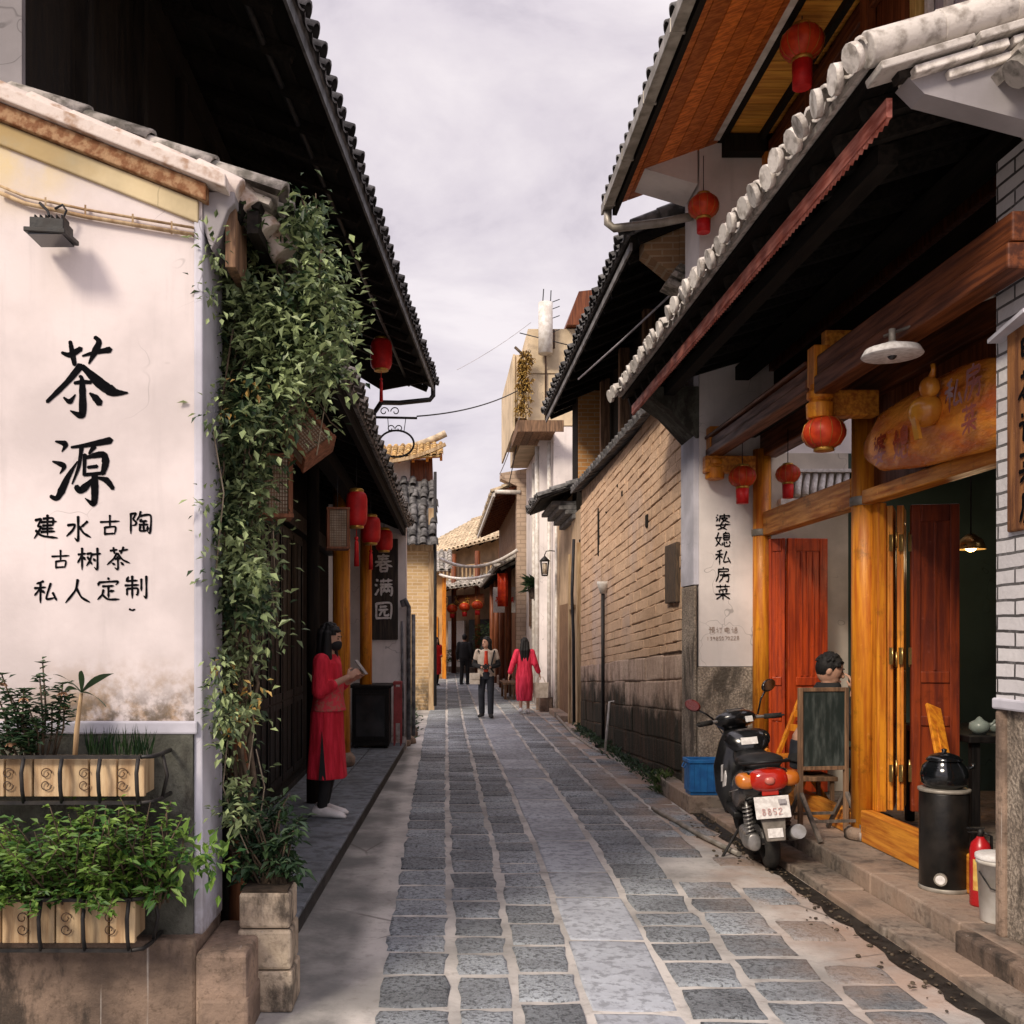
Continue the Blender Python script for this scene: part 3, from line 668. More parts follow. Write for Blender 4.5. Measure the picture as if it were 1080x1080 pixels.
for (x, y, r_) in ((-1.16, 11.5, .105), (-1.03, 13.55, .085)):
    b = MB(); b.cyl((x, y, .2), (x, y, 3.5), r_, r_ * .95, n=20)
    o = tp(b, 'post', m_orange)
    f = MB(); f.lathe([(r_ * 1.1, .12), (r_ * 1.5, .16), (r_ * 1.55, .24), (r_ * 1.1, .30)], (x, y, 0), 18); f.build('post_base', m_sand, o).location = -V(tea.location)
b = MB(); b.cyl((-1.02, 4.95, .14), (-1.0, 4.95, 1.72), .048, .045, n=12); tp(b, 'gate_post', mat('worn_red_brown_post', (.30, .12, .055), (.14, .06, .03), stretch=(8, 8, .8), bump=.3))
# far cheek wall with its black signboard
b = MB(); b.box(-1.75, -.50, 14.2, 14.55, 0, 3.55); tp(b, 'cheek_wall', m_white)
b = MB(); b.box(-1.02, -.615, 14.15, 14.2, 1.60, 3.05); o = tp(b, 'vertical_signboard', mat('charred_sign_board', (.022, .018, .016), (.06, .045, .036), stretch=(8, 8, .8), scale=4, bump=.2), bev=.01)
b = MB()
for i, kx_ in enumerate(('chun', 'man', 'yuan')): strokes(b, CH[kx_], at(394.5, 584 + i * 25, 14.14), X1, D, 20 / F * 14.14, wf=.13, out=(0, -.004, 0))
b.build('sign_writing', m_whitepaint, o).location = -V(tea.location)
b = MB(); b.tube([at(426, 640, 14.1), at(424, 634, 14.1), at(427, 632, 14.1), at(431, 640, 14.1), at(431, 780, 14.1)], .035, 10); b.tube([at(424, 655, 14.15), at(425, 776, 14.15)], .018, 8)
b.tube([at(436, 648, 14.4), at(436, 776, 14.3)], .03, 8)
tp(b, 'drainpipe', [mat('grey_drainpipe', (.20, .20, .21), (.07, .07, .075), scale=8, rough=.4)])
# stone block by the door
# ================================================================== LEFT-HAND THINGS
def under(root, o):
    o.location = -V(root.location); return o
def sub(mb, name, m, parent, root, **k):
    """a sub-part in world coordinates"""
    return under(root, mb.build(name, m, parent, **k))
def leaves_along(mb, pts, n, spread, ln, wd, droop=.5, r=None):
    for _ in range(n):
        i = rng.random() * (len(pts) - 1); a = int(i); p = V(pts[a]).lerp(V(pts[min(a + 1, len(pts) - 1)]), i - a)
        q = V((rng.gauss(0, spread), rng.gauss(0, spread), rng.gauss(0, spread)))
        d = q.normalized() * .8 + V((rng.uniform(-.3, .3), rng.uniform(-.6, .1), -droop + rng.uniform(-.3, .4)))
        s_ = rng.uniform(.6, 1.25)
        mb.leaf(p + q, d, V((rng.uniform(-.4, .4), rng.uniform(-.6, .2), 1)), ln * s_, wd * s_, 0, rng.uniform(.05, .35), r)

# climbing vine on the corner of the tea house
vine = thing('climbing_plant', 'tall green creeper hanging over the corner of the whitewashed tea house beside its black doors', 'climbing plant', (-.9, 4.62, .14))
prof = [(222, 262, 326), (255, 214, 346), (300, 214, 352), (345, 211, 362), (400, 207, 352), (430, 207, 312), (455, 208, 286), (480, 209, 276), (520, 211, 272), (560, 213, 276), (600, 214, 280), (640, 220, 284), (680, 224, 280), (720, 226, 272), (760, 222, 262), (800, 226, 258), (840, 232, 262), (880, 236, 268)]
def vw(py):
    for (a, l0, r0), (b_, l1, r1) in zip(prof, prof[1:]):
        if py <= b_: t = (py - a) / (b_ - a); return l0 + (l1 - l0) * t, r0 + (r1 - r0) * t
    return prof[-1][1:]
lf = MB(); st = MB(); vr = random.Random(11)
for s_ in range(30):      # hanging and climbing stems
    top = vr.uniform(225, 420); bot = vr.uniform(520, 890) if s_ % 3 else vr.uniform(380, 520)
    u = vr.uniform(.04, .96); y0 = vr.uniform(4.42, 4.95); pts = []
    n = 14
    for i in range(n + 1):
        py = lerp(top, bot, i / n); a, b_ = vw(py); u = min(.97, max(.02, u + vr.uniform(-.09, .09)))
        pts.append(at(lerp(a, b_, u), py, y0 + vr.uniform(-.05, .05)))
    st.tube(pts, [lerp(.005, .0025, i / n) for i in range(n + 1)], 5)
    leaves_along(lf, pts, 80, .085, .046, .023, .25)
for _ in range(185):      # clumps with gaps between them
    py = vr.choice([vr.uniform(225, 420), vr.uniform(300, 650), vr.uniform(230, 860)]); a, b_ = vw(py)
    c = at(lerp(a + 6, b_ - 4, vr.random()), py, vr.uniform(4.34, 4.85)); rr_ = vr.uniform(.05, .13)
    shade = vr.uniform(-.95, .7)
    for _ in range(int(30 + 380 * rr_)):
        q = V((vr.gauss(0, 1), vr.gauss(0, 1), vr.gauss(0, 1))) * rr_ * .6
        d = V((q.x * 5 + vr.uniform(-.9, .9), vr.uniform(-1, .2), vr.uniform(-.9, .6)))
        s_ = vr.uniform(.4, 1.5)
        lf.leaf(c + q, d, V((vr.uniform(-.5, .5), vr.uniform(-.8, .2), 1)), .047 * s_, .024 * s_, 0, vr.uniform(.05, .35), max(-1, min(1, shade + vr.uniform(-.6, .6))))
for pts in ([(322, 262, 4.7), (326, 235, 4.72), (322, 218, 4.72), (316, 204, 4.7)], [(330, 250, 4.7), (334, 225, 4.7), (333, 204, 4.7)], [(334, 290, 4.7), (350, 310, 4.75), (362, 328, 4.8), (372, 344, 4.85), (383, 350, 4.85)], [(328, 410, 4.6), (340, 430, 4.7), (348, 445, 4.7), (357, 452, 4.7)]):
    P = [at(*p) for p in pts]; st.tube(P, .003, 5); leaves_along(lf, P, 26, .02, .05, .018, .3)
for (px, py, n_) in ((214, 300, 30), (216, 420, 26), (212, 520, 30), (217, 590, 24), (222, 690, 40), (226, 716, 60), (229, 745, 70), (230, 775, 40), (228, 850, 24), (216, 250, 40)):
    c = at(px + 4, py, 4.16); leaves_along(lf, [c, c + V((.02, 0, -.08))], n_, .035, .04, .02, .3)
lf.build('foliage', m_leafv, vine, True)
for s_ in range(6):       # woody trunk strands on the corner and bare runners
    x = vr.uniform(238, 262); pts = [at(x + vr.uniform(-9, 9) + i * vr.uniform(-1, 1), 925 - i * 34, 4.6 + vr.uniform(-.05, .05)) for i in range(11)]
    st.tube(pts, [.014 - .0008 * i for i in range(11)], 6)
st.build('stem', m_stem, vine, True)
run = MB()
for P in ([(262, 700, 4.6), (268, 770, 4.55), (258, 840, 4.5), (262, 890, 4.5), (252, 930, 4.45)], [(240, 780, 4.5), (235, 830, 4.5), (245, 860, 4.45), (262, 900, 4.4)], [(270, 790, 4.6), (279, 830, 4.6), (272, 880, 4.5)], [(280, 190 + 390, 4.7), (292, 660, 4.6), (288, 560, 4.7)], [(352, 370, 4.8), (334, 480, 4.7)], [(225, 455, 4.3), (236, 520, 4.32), (228, 600, 4.33)]):
    run.tube([at(*p) for p in P], .0035, 5)
run.build('runner', m_stemp, vine, True)
dry = MB()
for c in ((246, 430), (262, 400), (240, 700), (268, 720), (246, 762), (258, 745)):
    p = at(*c, 4.36); leaves_along(dry, [p, p + V((0, 0, -.06))], 12, .03, .04, .018, .6)
dry.build('dry_leaves', m_leafdry, vine, True)

# wall planter boxes in iron racks
def rack(label, x0, x1, z0, z1, yb, yf):
    r_ = thing('planter_box', label, 'planter', ((x0 + x1) / 2, yf, z0))
    b = MB(); n = max(3, int((x1 - x0) / .11)); wd = (x1 - x0 - .06) / n
    for i in range(n): b.box(x0 + .02 + i * wd + .004, x0 + .02 + (i + 1) * wd - .004, yf + .02, yf + .045, z0 + .02, z1 - .012, 0, rng.uniform(-1, 1))
    b.box(x0 + .01, x1 - .07, yb - .03, yb - .005, z0 + .02, z1 - .02); b.box(x1 - .085, x1 - .06, yf + .046, yb - .031, z0 + .02, z1 - .02); b.box(x0 + .01, x1 - .086, yf + .046, yb - .031, z0 + .02, z0 + .045)
    b.build('box', m_palewood, r_, True, bev=.003)
    b = MB(); b.box(x0 + .015, x1 - .09, yf + .05, yb - .035, z1 - .07, z1 - .045); b.build('soil', m_soil, r_, True)
    b = MB(); t = .014
    for z in (z0, z1): b.box(x0 - .02, x1 - .05, yf - .012, yf + .006, z - t / 2, z + t / 2); b.tube([(x1 - .05, yf - .003, z), (x1 - .01, yf + .02, z), (x1, yf + .09, z), (x1, yb - .003, z)], .009, 6)
    k = max(3, int((x1 - x0) / .155))
    for i in range(k + 1):
        x = x0 - .01 + (x1 - x0 - .05) * i / k
        b.tube([(x, yf - .005, z1), (x, yf - .03, (z0 + z1) / 2 + .03), (x, yf - .022, z0 + .05), (x, yf - .005, z0)], .0085, 6)
    b.tube([(x1, yf + .12, z1), (x1 + .02, yf + .12, (z0 + z1) / 2), (x1, yf + .12, z0)], .008, 6)
    b.build('iron_rack', m_iron, r_, True)
    b = MB()
    for i in range(k):
        x = x0 + (x1 - x0 - .05) * (i + .5) / k; zc = (z0 + z1) / 2
        for sg in (1, -1):
            P = []
            for a in range(15):
                an = a * .5; rr_ = .024 * (1 - a / 22); P.append((x + math.cos(an) * rr_ - .006, yf + .012, zc + sg * (.035 + math.sin(an) * rr_ - .012)))
            b.tube(P, .0022, 5)
    b.build('scroll', m_ironr, r_, True)
    return r_
zu0, zu1 = EYE + (671 - 846) / F * 3.93, EYE + (671 - 798) / F * 3.93
rack('upper slatted wooden planter box in a black iron rack on the tea house wall', -2.1, at(163, 0, 3.93).x, zu0, zu1, 4.165, 3.92)
zl0, zl1 = EYE + (671 - 1001) / F * 3.93, EYE + (671 - 948) / F * 3.93
rack('lower slatted wooden planter box in a black iron rack near the stone footing', -2.1, at(153, 0, 3.93).x, zl0, zl1, 4.165, 3.92)
# plants in them
sh = thing('leafy_shrub', 'bright green broad leaved shrub spilling out of the lower wall planter', 'shrub', (-1.55, 4.0, zl1 - .05))
lf = MB(); st = MB(); vr = random.Random(21)
for i in range(250):
    bx = vr.uniform(-1.95, -1.12); base = V((bx, vr.uniform(3.97, 4.11), zl1 - .05))
    hmax = .46 - .12 * abs(math.sin((bx + 1.42) * 4)) + (.16 if bx > -1.25 else 0)
    tip = base + V((vr.uniform(-.12, .16), vr.uniform(-.30, .03), vr.uniform(.02, hmax)))
    mid = base.lerp(tip, .5) + V((vr.uniform(-.03, .03), vr.uniform(-.03, .03), .04))
    st.tube([base, mid, tip], [.005, .004, .002], 5)
    tone = vr.uniform(-.6, .7)
    for j in range(26):
        t = vr.uniform(.15, 1.02); p = base.lerp(mid, t * 2) if t < .5 else mid.lerp(tip, t * 2 - 1)
        an = vr.uniform(0, 6.28); d = V((math.cos(an), math.sin(an) - .35, vr.uniform(-.25, .55))); s_ = vr.uniform(.6, 1.15)
        lf.leaf(p, d, V((0, -.3, 1)), .048 * s_, .021 * s_, 0, vr.uniform(.05, .3), max(-1, min(1, tone + vr.uniform(-.4, .4))))
for (px, py) in ((218, 905), (226, 915), (205, 895), (190, 905), (170, 940), (120, 925), (90, 935)):
    c = at(px, py, 3.9); leaves_along(lf, [c, c + V((.03, 0, .03))], 26, .035, .06, .024, 0)
lf.build('foliage', m_leafs, sh, True); st.build('stem', m_stem, sh, True)
us = thing('flowering_shrub', 'dark spiky shrub with upright twigs at the left end of the upper planter', 'shrub', (-1.8, 4.0, zu1 - .04))
lf = MB(); st = MB(); vr = random.Random(5); fl_ = MB()
for (px, py) in [(45, 700), (42, 715), (66, 722), (25, 728), (30, 745), (12, 735), (2, 712), (-8, 722), (55, 748), (20, 760), (5, 755), (40, 765), (68, 736), (-20, 730), (-15, 750), (12, 775), (30, 778), (-5, 780)]:
    tip = at(px, py, 3.95 + vr.uniform(-.05, .08)); base = V((lerp(tip.x, -1.66, .45), 4.03, zu1 - .05))
    mid = base.lerp(tip, .55) + V((vr.uniform(-.03, .03), 0, 0)); st.tube([base, mid, tip], [.006, .0045, .003], 5)
    for j in range(60 if py > 725 else 34):
        t = vr.uniform(.5, 1.0); p = mid.lerp(tip, t * 2 - 1); an = vr.uniform(0, 6.28)
        lf.leaf(p + V((vr.gauss(0, .015), vr.gauss(0, .015), vr.gauss(0, .015))), V((math.cos(an), math.sin(an), vr.uniform(-.2, .6))), V((0, -.3, 1)), .046 * vr.uniform(.6, 1.2), .020, 0, .15, vr.uniform(-1, .6))
    for j in range(10): an = j * .63; lf.leaf(tip, V((math.cos(an), math.sin(an), .4)), V((0, 0, 1)), .036, .015, 0, .15, vr.uniform(-.5, .6))
    if vr.random() < .3:
        for j in range(12): an = vr.uniform(0, 6.28); fl_.leaf(tip + V((0, 0, -.03)), V((math.cos(an), math.sin(an), -.5)), V((0, 0, 1)), .03, .016, 0, .2)
lf.build('foliage', m_leafd, us, True); st.build('stem', m_stem, us, True); fl_.build('blossom', mat('faded_peach_petal', (.42, .24, .14)), us, True)
fp = thing('young_plant', 'thin palm like seedling with four long leaves in the upper planter', 'plant', tuple(at(80, 800, 3.99)))
b = MB(); b.tube([at(79, 800, 3.99), at(81, 770, 3.99), at(84, 745, 3.98), at(86, 731, 3.98)], [.011, .011, .009, .007], 8); b.build('stem', m_palewood, fp, True)
for (px, py, dy) in ((56, 712, -.06), (120, 711, -.04), (112, 746, -.10), (86, 708, -.08), (68, 730, -.08)):
    a, t = at(86, 731, 3.98), at(px, py, 3.98 + dy); m_ = a.lerp(t, .5) + V((0, 0, .035)); b = MB(); L_ = []; R_ = []
    for i in range(9):
        s_ = i / 8; p = a.lerp(m_, s_).lerp(m_.lerp(t, s_), s_); wv = .024 * math.sin(math.pi * min(1, s_ * .93 + .05)) + .001
        L_.append(p + V((-.2, -1, .5)).normalized() * wv); R_.append(p - V((-.2, -1, .5)).normalized() * wv + V((0, 0, .004)))
    b.add(L_ + R_, [(i, i + 1, 10 + i, 9 + i) for i in range(8)], 0, True); b.build('leaf', m_leafd, fp, True)
gr = thing('grass_tuft', 'thin dark grass blades beside the seedling in the upper planter', 'grass', tuple(at(120, 798, 4.02)))
b = MB()
for _ in range(110):
    p = at(rng.uniform(92, 160), 799, rng.uniform(3.97, 4.1)); b.leaf(p, V((rng.uniform(-.25, .25), rng.uniform(-.2, .1), 1)), V((0, -1, 0)), rng.uniform(.04, .15), .006, 0, .1)
b.build('blades', m_leafd, gr, True)
# corner planter on the pavement
pl = thing('stone_planter', 'pale square stone planter stacked on blocks at the front end of the raised walk', 'planter', (-.76, 4.42, 0))
b = MB(); xc, yc = -.775, 4.44
for (z0, z1, h) in ((0, .18, .125), (.185, .36, .118), (.365, .52, .112)):
    b.box(xc - h, xc + h, yc - h, yc + h, z0, z1, 0, rng.uniform(-.3, .3))
b.build('block', grimestone('pale_buff_stone', (.56, .46, .34), (.36, .28, .205), .3), pl, True, bev=.014)
b = MB(); b.box(xc - .10, xc + .10, yc - .10, yc + .10, .521, .535); b.build('soil', m_soil, pl, True)
bu = thing('potted_bush', 'dark green bush growing in the square stone planter', 'bush', (-.76, 4.5, .52))
lf = MB(); st = MB(); vr = random.Random(8)
for i in range(46):
    tip = at(vr.uniform(236, 322), vr.uniform(835, 930), 4.55 + vr.uniform(-.15, .2)); base = V((xc + vr.uniform(-.05, .08), yc, .53)); mid = base.lerp(tip, .6) + V((0, 0, .08)); st.tube([base, mid, tip], [.006, .004, .002], 5)
    for j in range(26):
        p = mid.lerp(tip, vr.random()); an = vr.uniform(0, 6.28); s_ = vr.uniform(.6, 1.2)
        lf.leaf(p + V((vr.gauss(0, .02), vr.gauss(0, .02), vr.gauss(0, .02))), V((math.cos(an), math.sin(an) - .3, vr.uniform(-.7, .2))), V((0, -.2, 1)), .06 * s_, .026 * s_, 0, .2)
lf.build('foliage', m_leafd, bu, True); st.build('stem', m_stem, bu, True)
sb = thing('stone_block', 'small brown mounting stone at the foot of the black doors', 'stone', (-1.32, 6.9, .14))
b = MB(); b.box(-1.44, -1.2, 6.75, 7.05, .14, .36); b.build('block', m_sand, sb, True, bev=.03)

# wooden lantern boxes under the eave
def lantern_box(label, c, w_, h, d, rot):
    t = thing('lantern_box', label, 'lantern', c, 0, 'wooden lantern boxes under the tea house eave'); t.rotation_euler = rot
    b = MB()
    for sx in (-1, 1):
        for sy in (-1, 1): b.box(sx * w_ / 2 - .012, sx * w_ / 2 + .012, sy * d / 2 - .012, sy * d / 2 + .012, -h / 2, h / 2)
    for z in (-h / 2, h / 2): b.box(-w_ / 2 - .016, w_ / 2 + .016, -d / 2 - .016, d / 2 + .016, z - .010, z + .010)
    b.box(w_ / 2 - .003, w_ / 2 + .006, -d / 2 + .013, d / 2 - .013, -h / 2 + .011, h / 2 - .011)
    b.build('frame', mat('red_brown_box_wood', (.26, .10, .05), (.13, .05, .025), stretch=(8, 8, .8), bump=.2), t, bev=.003)
    b = MB(); b.box(-w_ / 2 + .013, w_ / 2 - .004, -d / 2 + .002, -d / 2 + .005, -h / 2 + .011, h / 2 - .011); b.box(-w_ / 2 + .002, -w_ / 2 + .005, -d / 2 + .013, d / 2 - .013, -h / 2 + .011, h / 2 - .011); b.build('paper_panel', m_paper, t)
    b = MB()
    for i in range(1, 12): x = -w_ / 2 + w_ * i / 12; b.box(x - .002, x + .002, -d / 2 - .004, -d / 2 + .001, -h / 2 + .01, h / 2 - .01)
    for i in range(1, 16): z = -h / 2 + h * i / 16; b.box(-w_ / 2 + .01, w_ / 2 - .01, -d / 2 - .006, -d / 2 - .002, z - .0018, z + .0018)
    b.build('lattice', m_oldwood, t)
    b = MB(); b.cyl((0, 0, h / 2), (0, 0, h / 2 + .3), .004, n=5); b.build('cord', m_cable, t)
    return t
lantern_box('wooden lantern box hanging upright among the creeper leaves', at(288, 514, 4.98), .16, .30, .15, (0, 0, R(14)))
lantern_box('tilted red brown lantern box swinging askew over the creeper', at(319, 459, 5.0), .17, .25, .17, (R(-14), R(-38), R(20)))
lantern_box('pale papered lantern box in front of the orange post', at(356, 558, 8.6), .17, .34, .17, (0, 0, R(10)))
# cloth lanterns
def drum_lantern(label, c, r_, h, tassel=.35, m_=None, group='red drum lanterns along the tea house'):
    t = thing('red_lantern', label, 'lantern', c, 0, group)
    prof_ = [(r_ * .62, -h / 2), (r_ * .86, -h * .44), (r_ * .98, -h * .3), (r_, 0), (r_ * .98, h * .3), (r_ * .86, h * .44), (r_ * .62, h / 2)]
    b = MB(); b.lathe(prof_, n=32, rib=.05); b.build('shade', m_ or m_red, t)
    b = MB(); b.lathe([(r_ * .60, -h / 2 - .02), (r_ * .66, -h / 2 - .015), (r_ * .66, -h / 2 + .02), (r_ * .6, -h / 2 + .02)], n=20); b.lathe([(r_ * .60, h / 2 - .02), (r_ * .66, h / 2 - .02), (r_ * .66, h / 2 + .018), (r_ * .55, h / 2 + .03)], n=20)
    b.build('end_cap', m_gold, t)
    b = MB(); b.cyl((0, 0, h / 2), (0, 0, h / 2 + .32), .004, n=5); b.build('cord', m_cable, t)
    if tassel:
        b = MB(); b.cyl((0, 0, -h / 2), (0, 0, -h / 2 - tassel * .35), .005, n=6); b.ell((0, 0, -h / 2 - tassel * .3), (.02, .02, .02), 10, 6); b.lathe([(.012, -h / 2 - tassel), (.026, -h / 2 - tassel), (.02, -h / 2 - tassel * .4), (.008, -h / 2 - tassel * .34)], n=14, rib=.15); b.build('tassel', m_ or m_red, t)
    return t
L1 = drum_lantern('small red drum lantern with a long tassel high under the upper tea house eave', at(402, 374, 13.0), .145, .40, .42)
drum_lantern('nearest and largest of three red drum lanterns under the lower tea house eave', at(376, 537, 9.4), .105, .33, .38)
drum_lantern('middle one of three red drum lanterns beside the black signboard', at(391, 559, 11.2), .112, .30, .3)
drum_lantern('farthest of three red drum lanterns, just above the black signboard', at(405, 570, 13.2), .118, .28, 0)
# wrought iron ring bracket
ib = thing('sign_bracket', 'black wrought iron bracket with an empty oval ring beyond the tea house eaves', 'sign bracket', tuple(at(396, 440, 14.3)))
b = MB(); b.tube([at(392, 440, 14.3), at(440, 441, 14.3)], .018, 8)
for (cx, cy, s_, d) in ((405, 434, 5, 1), (417, 434, 5, -1), (412, 452, 4, 1), (421, 452, 4, -1)):
    b.tube([at(cx + d * math.cos(a * .45) * s_ * (1 - a / 20), cy - math.sin(a * .45) * s_ * (1 - a / 20), 14.3) for a in range(15)], .008, 6)
b.build('arm', m_iron, ib, True)
b = MB(); P = [at(418 + 18.5 * math.cos(a * math.pi / 16), 468 + 14 * math.sin(a * math.pi / 16), 14.3) for a in range(33)]; b.tube(P, .015, 8); b.tube([at(410, 456, 14.3), at(409, 441, 14.3)], .006, 6); b.tube([at(426, 456, 14.3), at(428, 441, 14.3)], .006, 6)
b.build('oval_ring', m_iron, ib, True)
# black chest in front of the cheek wall
bc = thing('display_cabinet', 'low black display cabinet at the far end of the raised walk', 'cabinet', (-.9, 13.6, .14))
b = MB(); b.box(-1.2, -.70, 13.3, 13.95, .17, .95); b.box(-1.23, -.67, 13.27, 13.98, .95, .99); b.box(-1.17, -.73, 13.285, 13.3, .24, .88)
for x in (-1.17, -.77): b.box(x, x + .05, 13.33, 13.38, .13, .17); b.box(x, x + .05, 13.85, 13.9, .13, .17)
b.build('body', m_blackpaint, bc, True, bev=.006)
b = MB(); b.box(-1.14, -.76, 13.27, 13.284, .30, .85); b.build('glass_front', m_glass, bc, True)
rs = thing('folded_stool', 'faded red stool between the black cabinet and the white cheek wall', 'stool', (-.60, 13.75, .14))
b = MB(); b.box(-.66, -.54, 13.6, 13.9, .98, 1.02)
for x in (-.655, -.565):
    for y in (13.61, 13.87): b.box(x, x + .02, y, y + .02, .135, .98)
b.box(-.65, -.55, 13.605, 13.625, .45, .95); b.build('stool', mat('faded_red_paint', (.32, .06, .06), (.2, .04, .04)), rs, True, bev=.003)

# ================================================================== BRICK HOUSE beyond, left
bh = thing('brick_house', 'narrow yellow brick house with grey half roof and upturned sunlit-gold eaves past the tea house', 'house', (-1.2, 22, 0))
m_ybrick = bricks('yellow_brick', (.60, .42, .22), (.50, .33, .16), (.66, .52, .36), .24, .075, .010, .3, dz=(.2, 1.3))
m_obrick = bricks('orange_brick', (.55, .28, .10), (.44, .20, .065), (.50, .36, .22), .24, .075, .010, .3)
yb = 22.0
b = MB(); b.box(-3.2, at(452, 0, yb).x, yb, yb + 9, 0, 3.55); bh_w = b.build('brick_wall', m_ybrick, bh, True)
b = MB(); b.box(at(452, 0, yb).x, at(458, 0, yb).x, yb - .06, yb + .3, 0, 4.5); b.box(-3.2, at(457, 0, yb).x, yb - .1, yb, 3.55, 3.68); b.build('corner_pier', m_palewood, bh, True)
locroof(bh, 'half', V((-2.4, yb - .35, 3.66)), V((at(457, 0, yb).x, yb - .35, 3.66)), V((.0, .8, 1)), 2.0, m_tile, m_shadeh, sp=.21, r=.085, rafters=0, jit=.035, seg=.2)
b = MB(); b.box(-3.2, -.35, yb + 1.2, yb + 8, 4.4, 5.82); b.build('upper_wall', m_white, bh, True)
b = MB(); b.box(-.72, -.36, yb + 1.16, yb + 1.2, 4.75, 5.78); b.box(-.35, -.2, yb + 1.15, yb + 8, 4.6, 5.84); b.build('timber_panel', m_brownv, bh, True)
EA2, EB2 = V((-3.2, yb + .5, 5.55)), V((at(466, 0, yb).x - .02, yb + .5, 5.72))
locroof(bh, 'upturned', EA2, EB2, V((0, 1, .42)), 1.3, m_tilegold, m_orange, sp=.15, r=.058, rafters=.3, seg=.2)
b = MB()
for i in range(12):
    t0, t1 = i / 12, (i + 1) / 12; f_ = lambda t: V((lerp(-2.6, at(470, 0, yb).x, t), yb + .45, 5.60 + .42 * max(0, (t - .35) / .65) ** 2.2))
    b.bar(f_(t0), f_(t1), .10, .075)
b.build('upturned_eave', m_palewood, bh, True); b = MB()
for i in range(12): b.cyl(f_(i / 12) + V((0, 1.25, .50)), f_((i + 1.05) / 12) + V((0, 1.25, .50)), .085, n=8)
b.build('roof_ridge', m_tilecream, bh, True)
b = MB(); b.tube([(at(459, 0, yb).x, yb - .1, 5.3), (at(459, 0, yb).x, yb - .1, .1)], .035, 8); b.build('drainpipe', m_iron, bh, True)
# weeds at its foot
wd = thing('roadside_weeds', 'low dark weeds at the foot of the yellow brick house', 'weeds', (-.75, 18.5, 0)); b = MB()
for _ in range(620):
    p = V((rng.gauss(-.78, .15), rng.uniform(15.2, 20.6), rng.uniform(0, .3) * rng.random())); an = rng.uniform(0, 6.28)
    b.leaf(p, V((math.cos(an), math.sin(an), rng.uniform(.1, 1.2))), V((0, 0, 1)), rng.uniform(.08, .17), .045)
b.build('foliage', m_leafd, wd, True)
rk = thing('rubble_heap', 'small heap of pale rubble beside the walk end', 'rubble', (-.65, 15.2, 0)); b = MB()
for _ in range(16):
    c = V((rng.uniform(-.95, -.5), rng.uniform(14.8, 17), .04)); s_ = rng.uniform(.06, .16)
    b.ell(c, (s_, s_ * .8, s_ * .7), 7, 5, 0, Matrix.Rotation(rng.uniform(0, 6), 3, 'Z'), fn=lambda p: p * (1 + .25 * mnoise.noise(p * 3 + c * 9)))
b.build('stones', m_sand, rk, True)
# ================================================================== RESTAURANT (right)
rst = thing('restaurant', 'two storey restaurant with an orange timber front, limewashed tile eave and honey coloured soffit', 'shop house', (3.1, 7.2, 0))
def rp(mb, name, m, **k): return mb.build(name, m, rst, True, **k)
m_terr = stone_mat('terrace_stone', (.27, .225, .185), (.14, .115, .095), (.06, .05, .043), .4, .2, 14)
b = MB()        # terrace, step and gutter
y = 4.0
while y < 9.5:
    ln = rr.uniform(.8, 1.4); y1 = min(y + ln, 9.5); b.box(2.68, 3.06, y + .004, y1 - .004, .0, .17, 0, rr.uniform(-1, 1)); y = y1
b.box(3.064, 7, 4.0, 9.5, 0, .168); b.box(2.30, 2.676, 9.15, 10.6, .0, .168)
b.build('terrace', m_terr, kind='structure', bev=.012)
b = MB(); y = 3.2
while y < 9.1:
    ln = rr.uniform(.5, 1.1); b.box(2.43 + rr.uniform(-.01, .01), 2.676, y + .005, y + ln - .005, -.01, .055 + rr.uniform(-.006, .006), 0, rr.uniform(-1, 1)); y += ln
b.build('kerb', m_terr, kind='structure', bev=.012)
b = MB(); n_ = 60
for i in range(n_ + 1): y = lerp(2.6, 9.2, i / n_); b.v += [V((2.31 + rr.uniform(-.035, .02), y, .005)), V((2.428, y, .005))]; b.r += [0, 0]
for i in range(n_): b.f.append([2 * i, 2 * i + 1, 2 * i + 3, 2 * i + 2]); b.m.append(0); b.s.append(False)
b.build('gutter', mat('black_gutter', (.010, .009, .008), (.03, .025, .02), scale=12, bump=.8, rough=.6), kind='structure')  # flat near-black strip beside the kerb, ragged along one edge
# far party wall (white, carries the sign) and its upper part
b = MB(); b.box(2.49, 3.02, 9.5, 10.05, 1.36, 6.55); b.box(3.02, 7, 9.5, 10.05, 0, 6.55)
b.prism([(2.47, 9.49, 6.55), (2.47, 9.49, 6.0), (1.86, 9.49, 6.18), (1.86, 9.49, 6.3)], (0, .5, 0)); rp(b, 'party_wall', m_white)
b = MB(); b.box(2.44, 2.488, 9.52, 10.02, 2.15, 4.2); rp(b, 'bluish_corner_board', m_whiteB)
b = MB(); b.box(2.47, 3.0, 9.46, 10.04, 0, 1.355); b.box(2.44, 2.468, 9.5, 10.0, 0, 2.14); rp(b, 'carved_stone_base', m_chis, bev=.012)
b = MB(); b.prism([(1.98, 9.5, 4.06), (2.0, 9.5, 3.98), (2.2, 9.5, 3.84), (2.46, 9.5, 3.56), (2.49, 9.5, 3.56), (2.49, 9.5, 4.06)], (0, .5, 0)); rp(b, 'corbel', m_plinth, bev=.01)
b = MB()
for i, k_ in enumerate(('po', 'xi', 'si', 'fang', 'cai')): strokes(b, CH[k_], at(753.5, 541.5 + i * 18.6, 9.5), X1, D, 17.5 / F * 9.5, wf=.095, out=(0, -.005, 0))
rp(b, 'brush_writing', m_ink)
b = MB()
for i, k_ in enumerate(('yu', 'dinggou', 'dian', 'hua')): strokes(b, CH[k_], at(747 + i * 8, 661, 9.5), X1, D, 7.0 / F * 9.5, wf=.10, out=(0, -.005, 0))
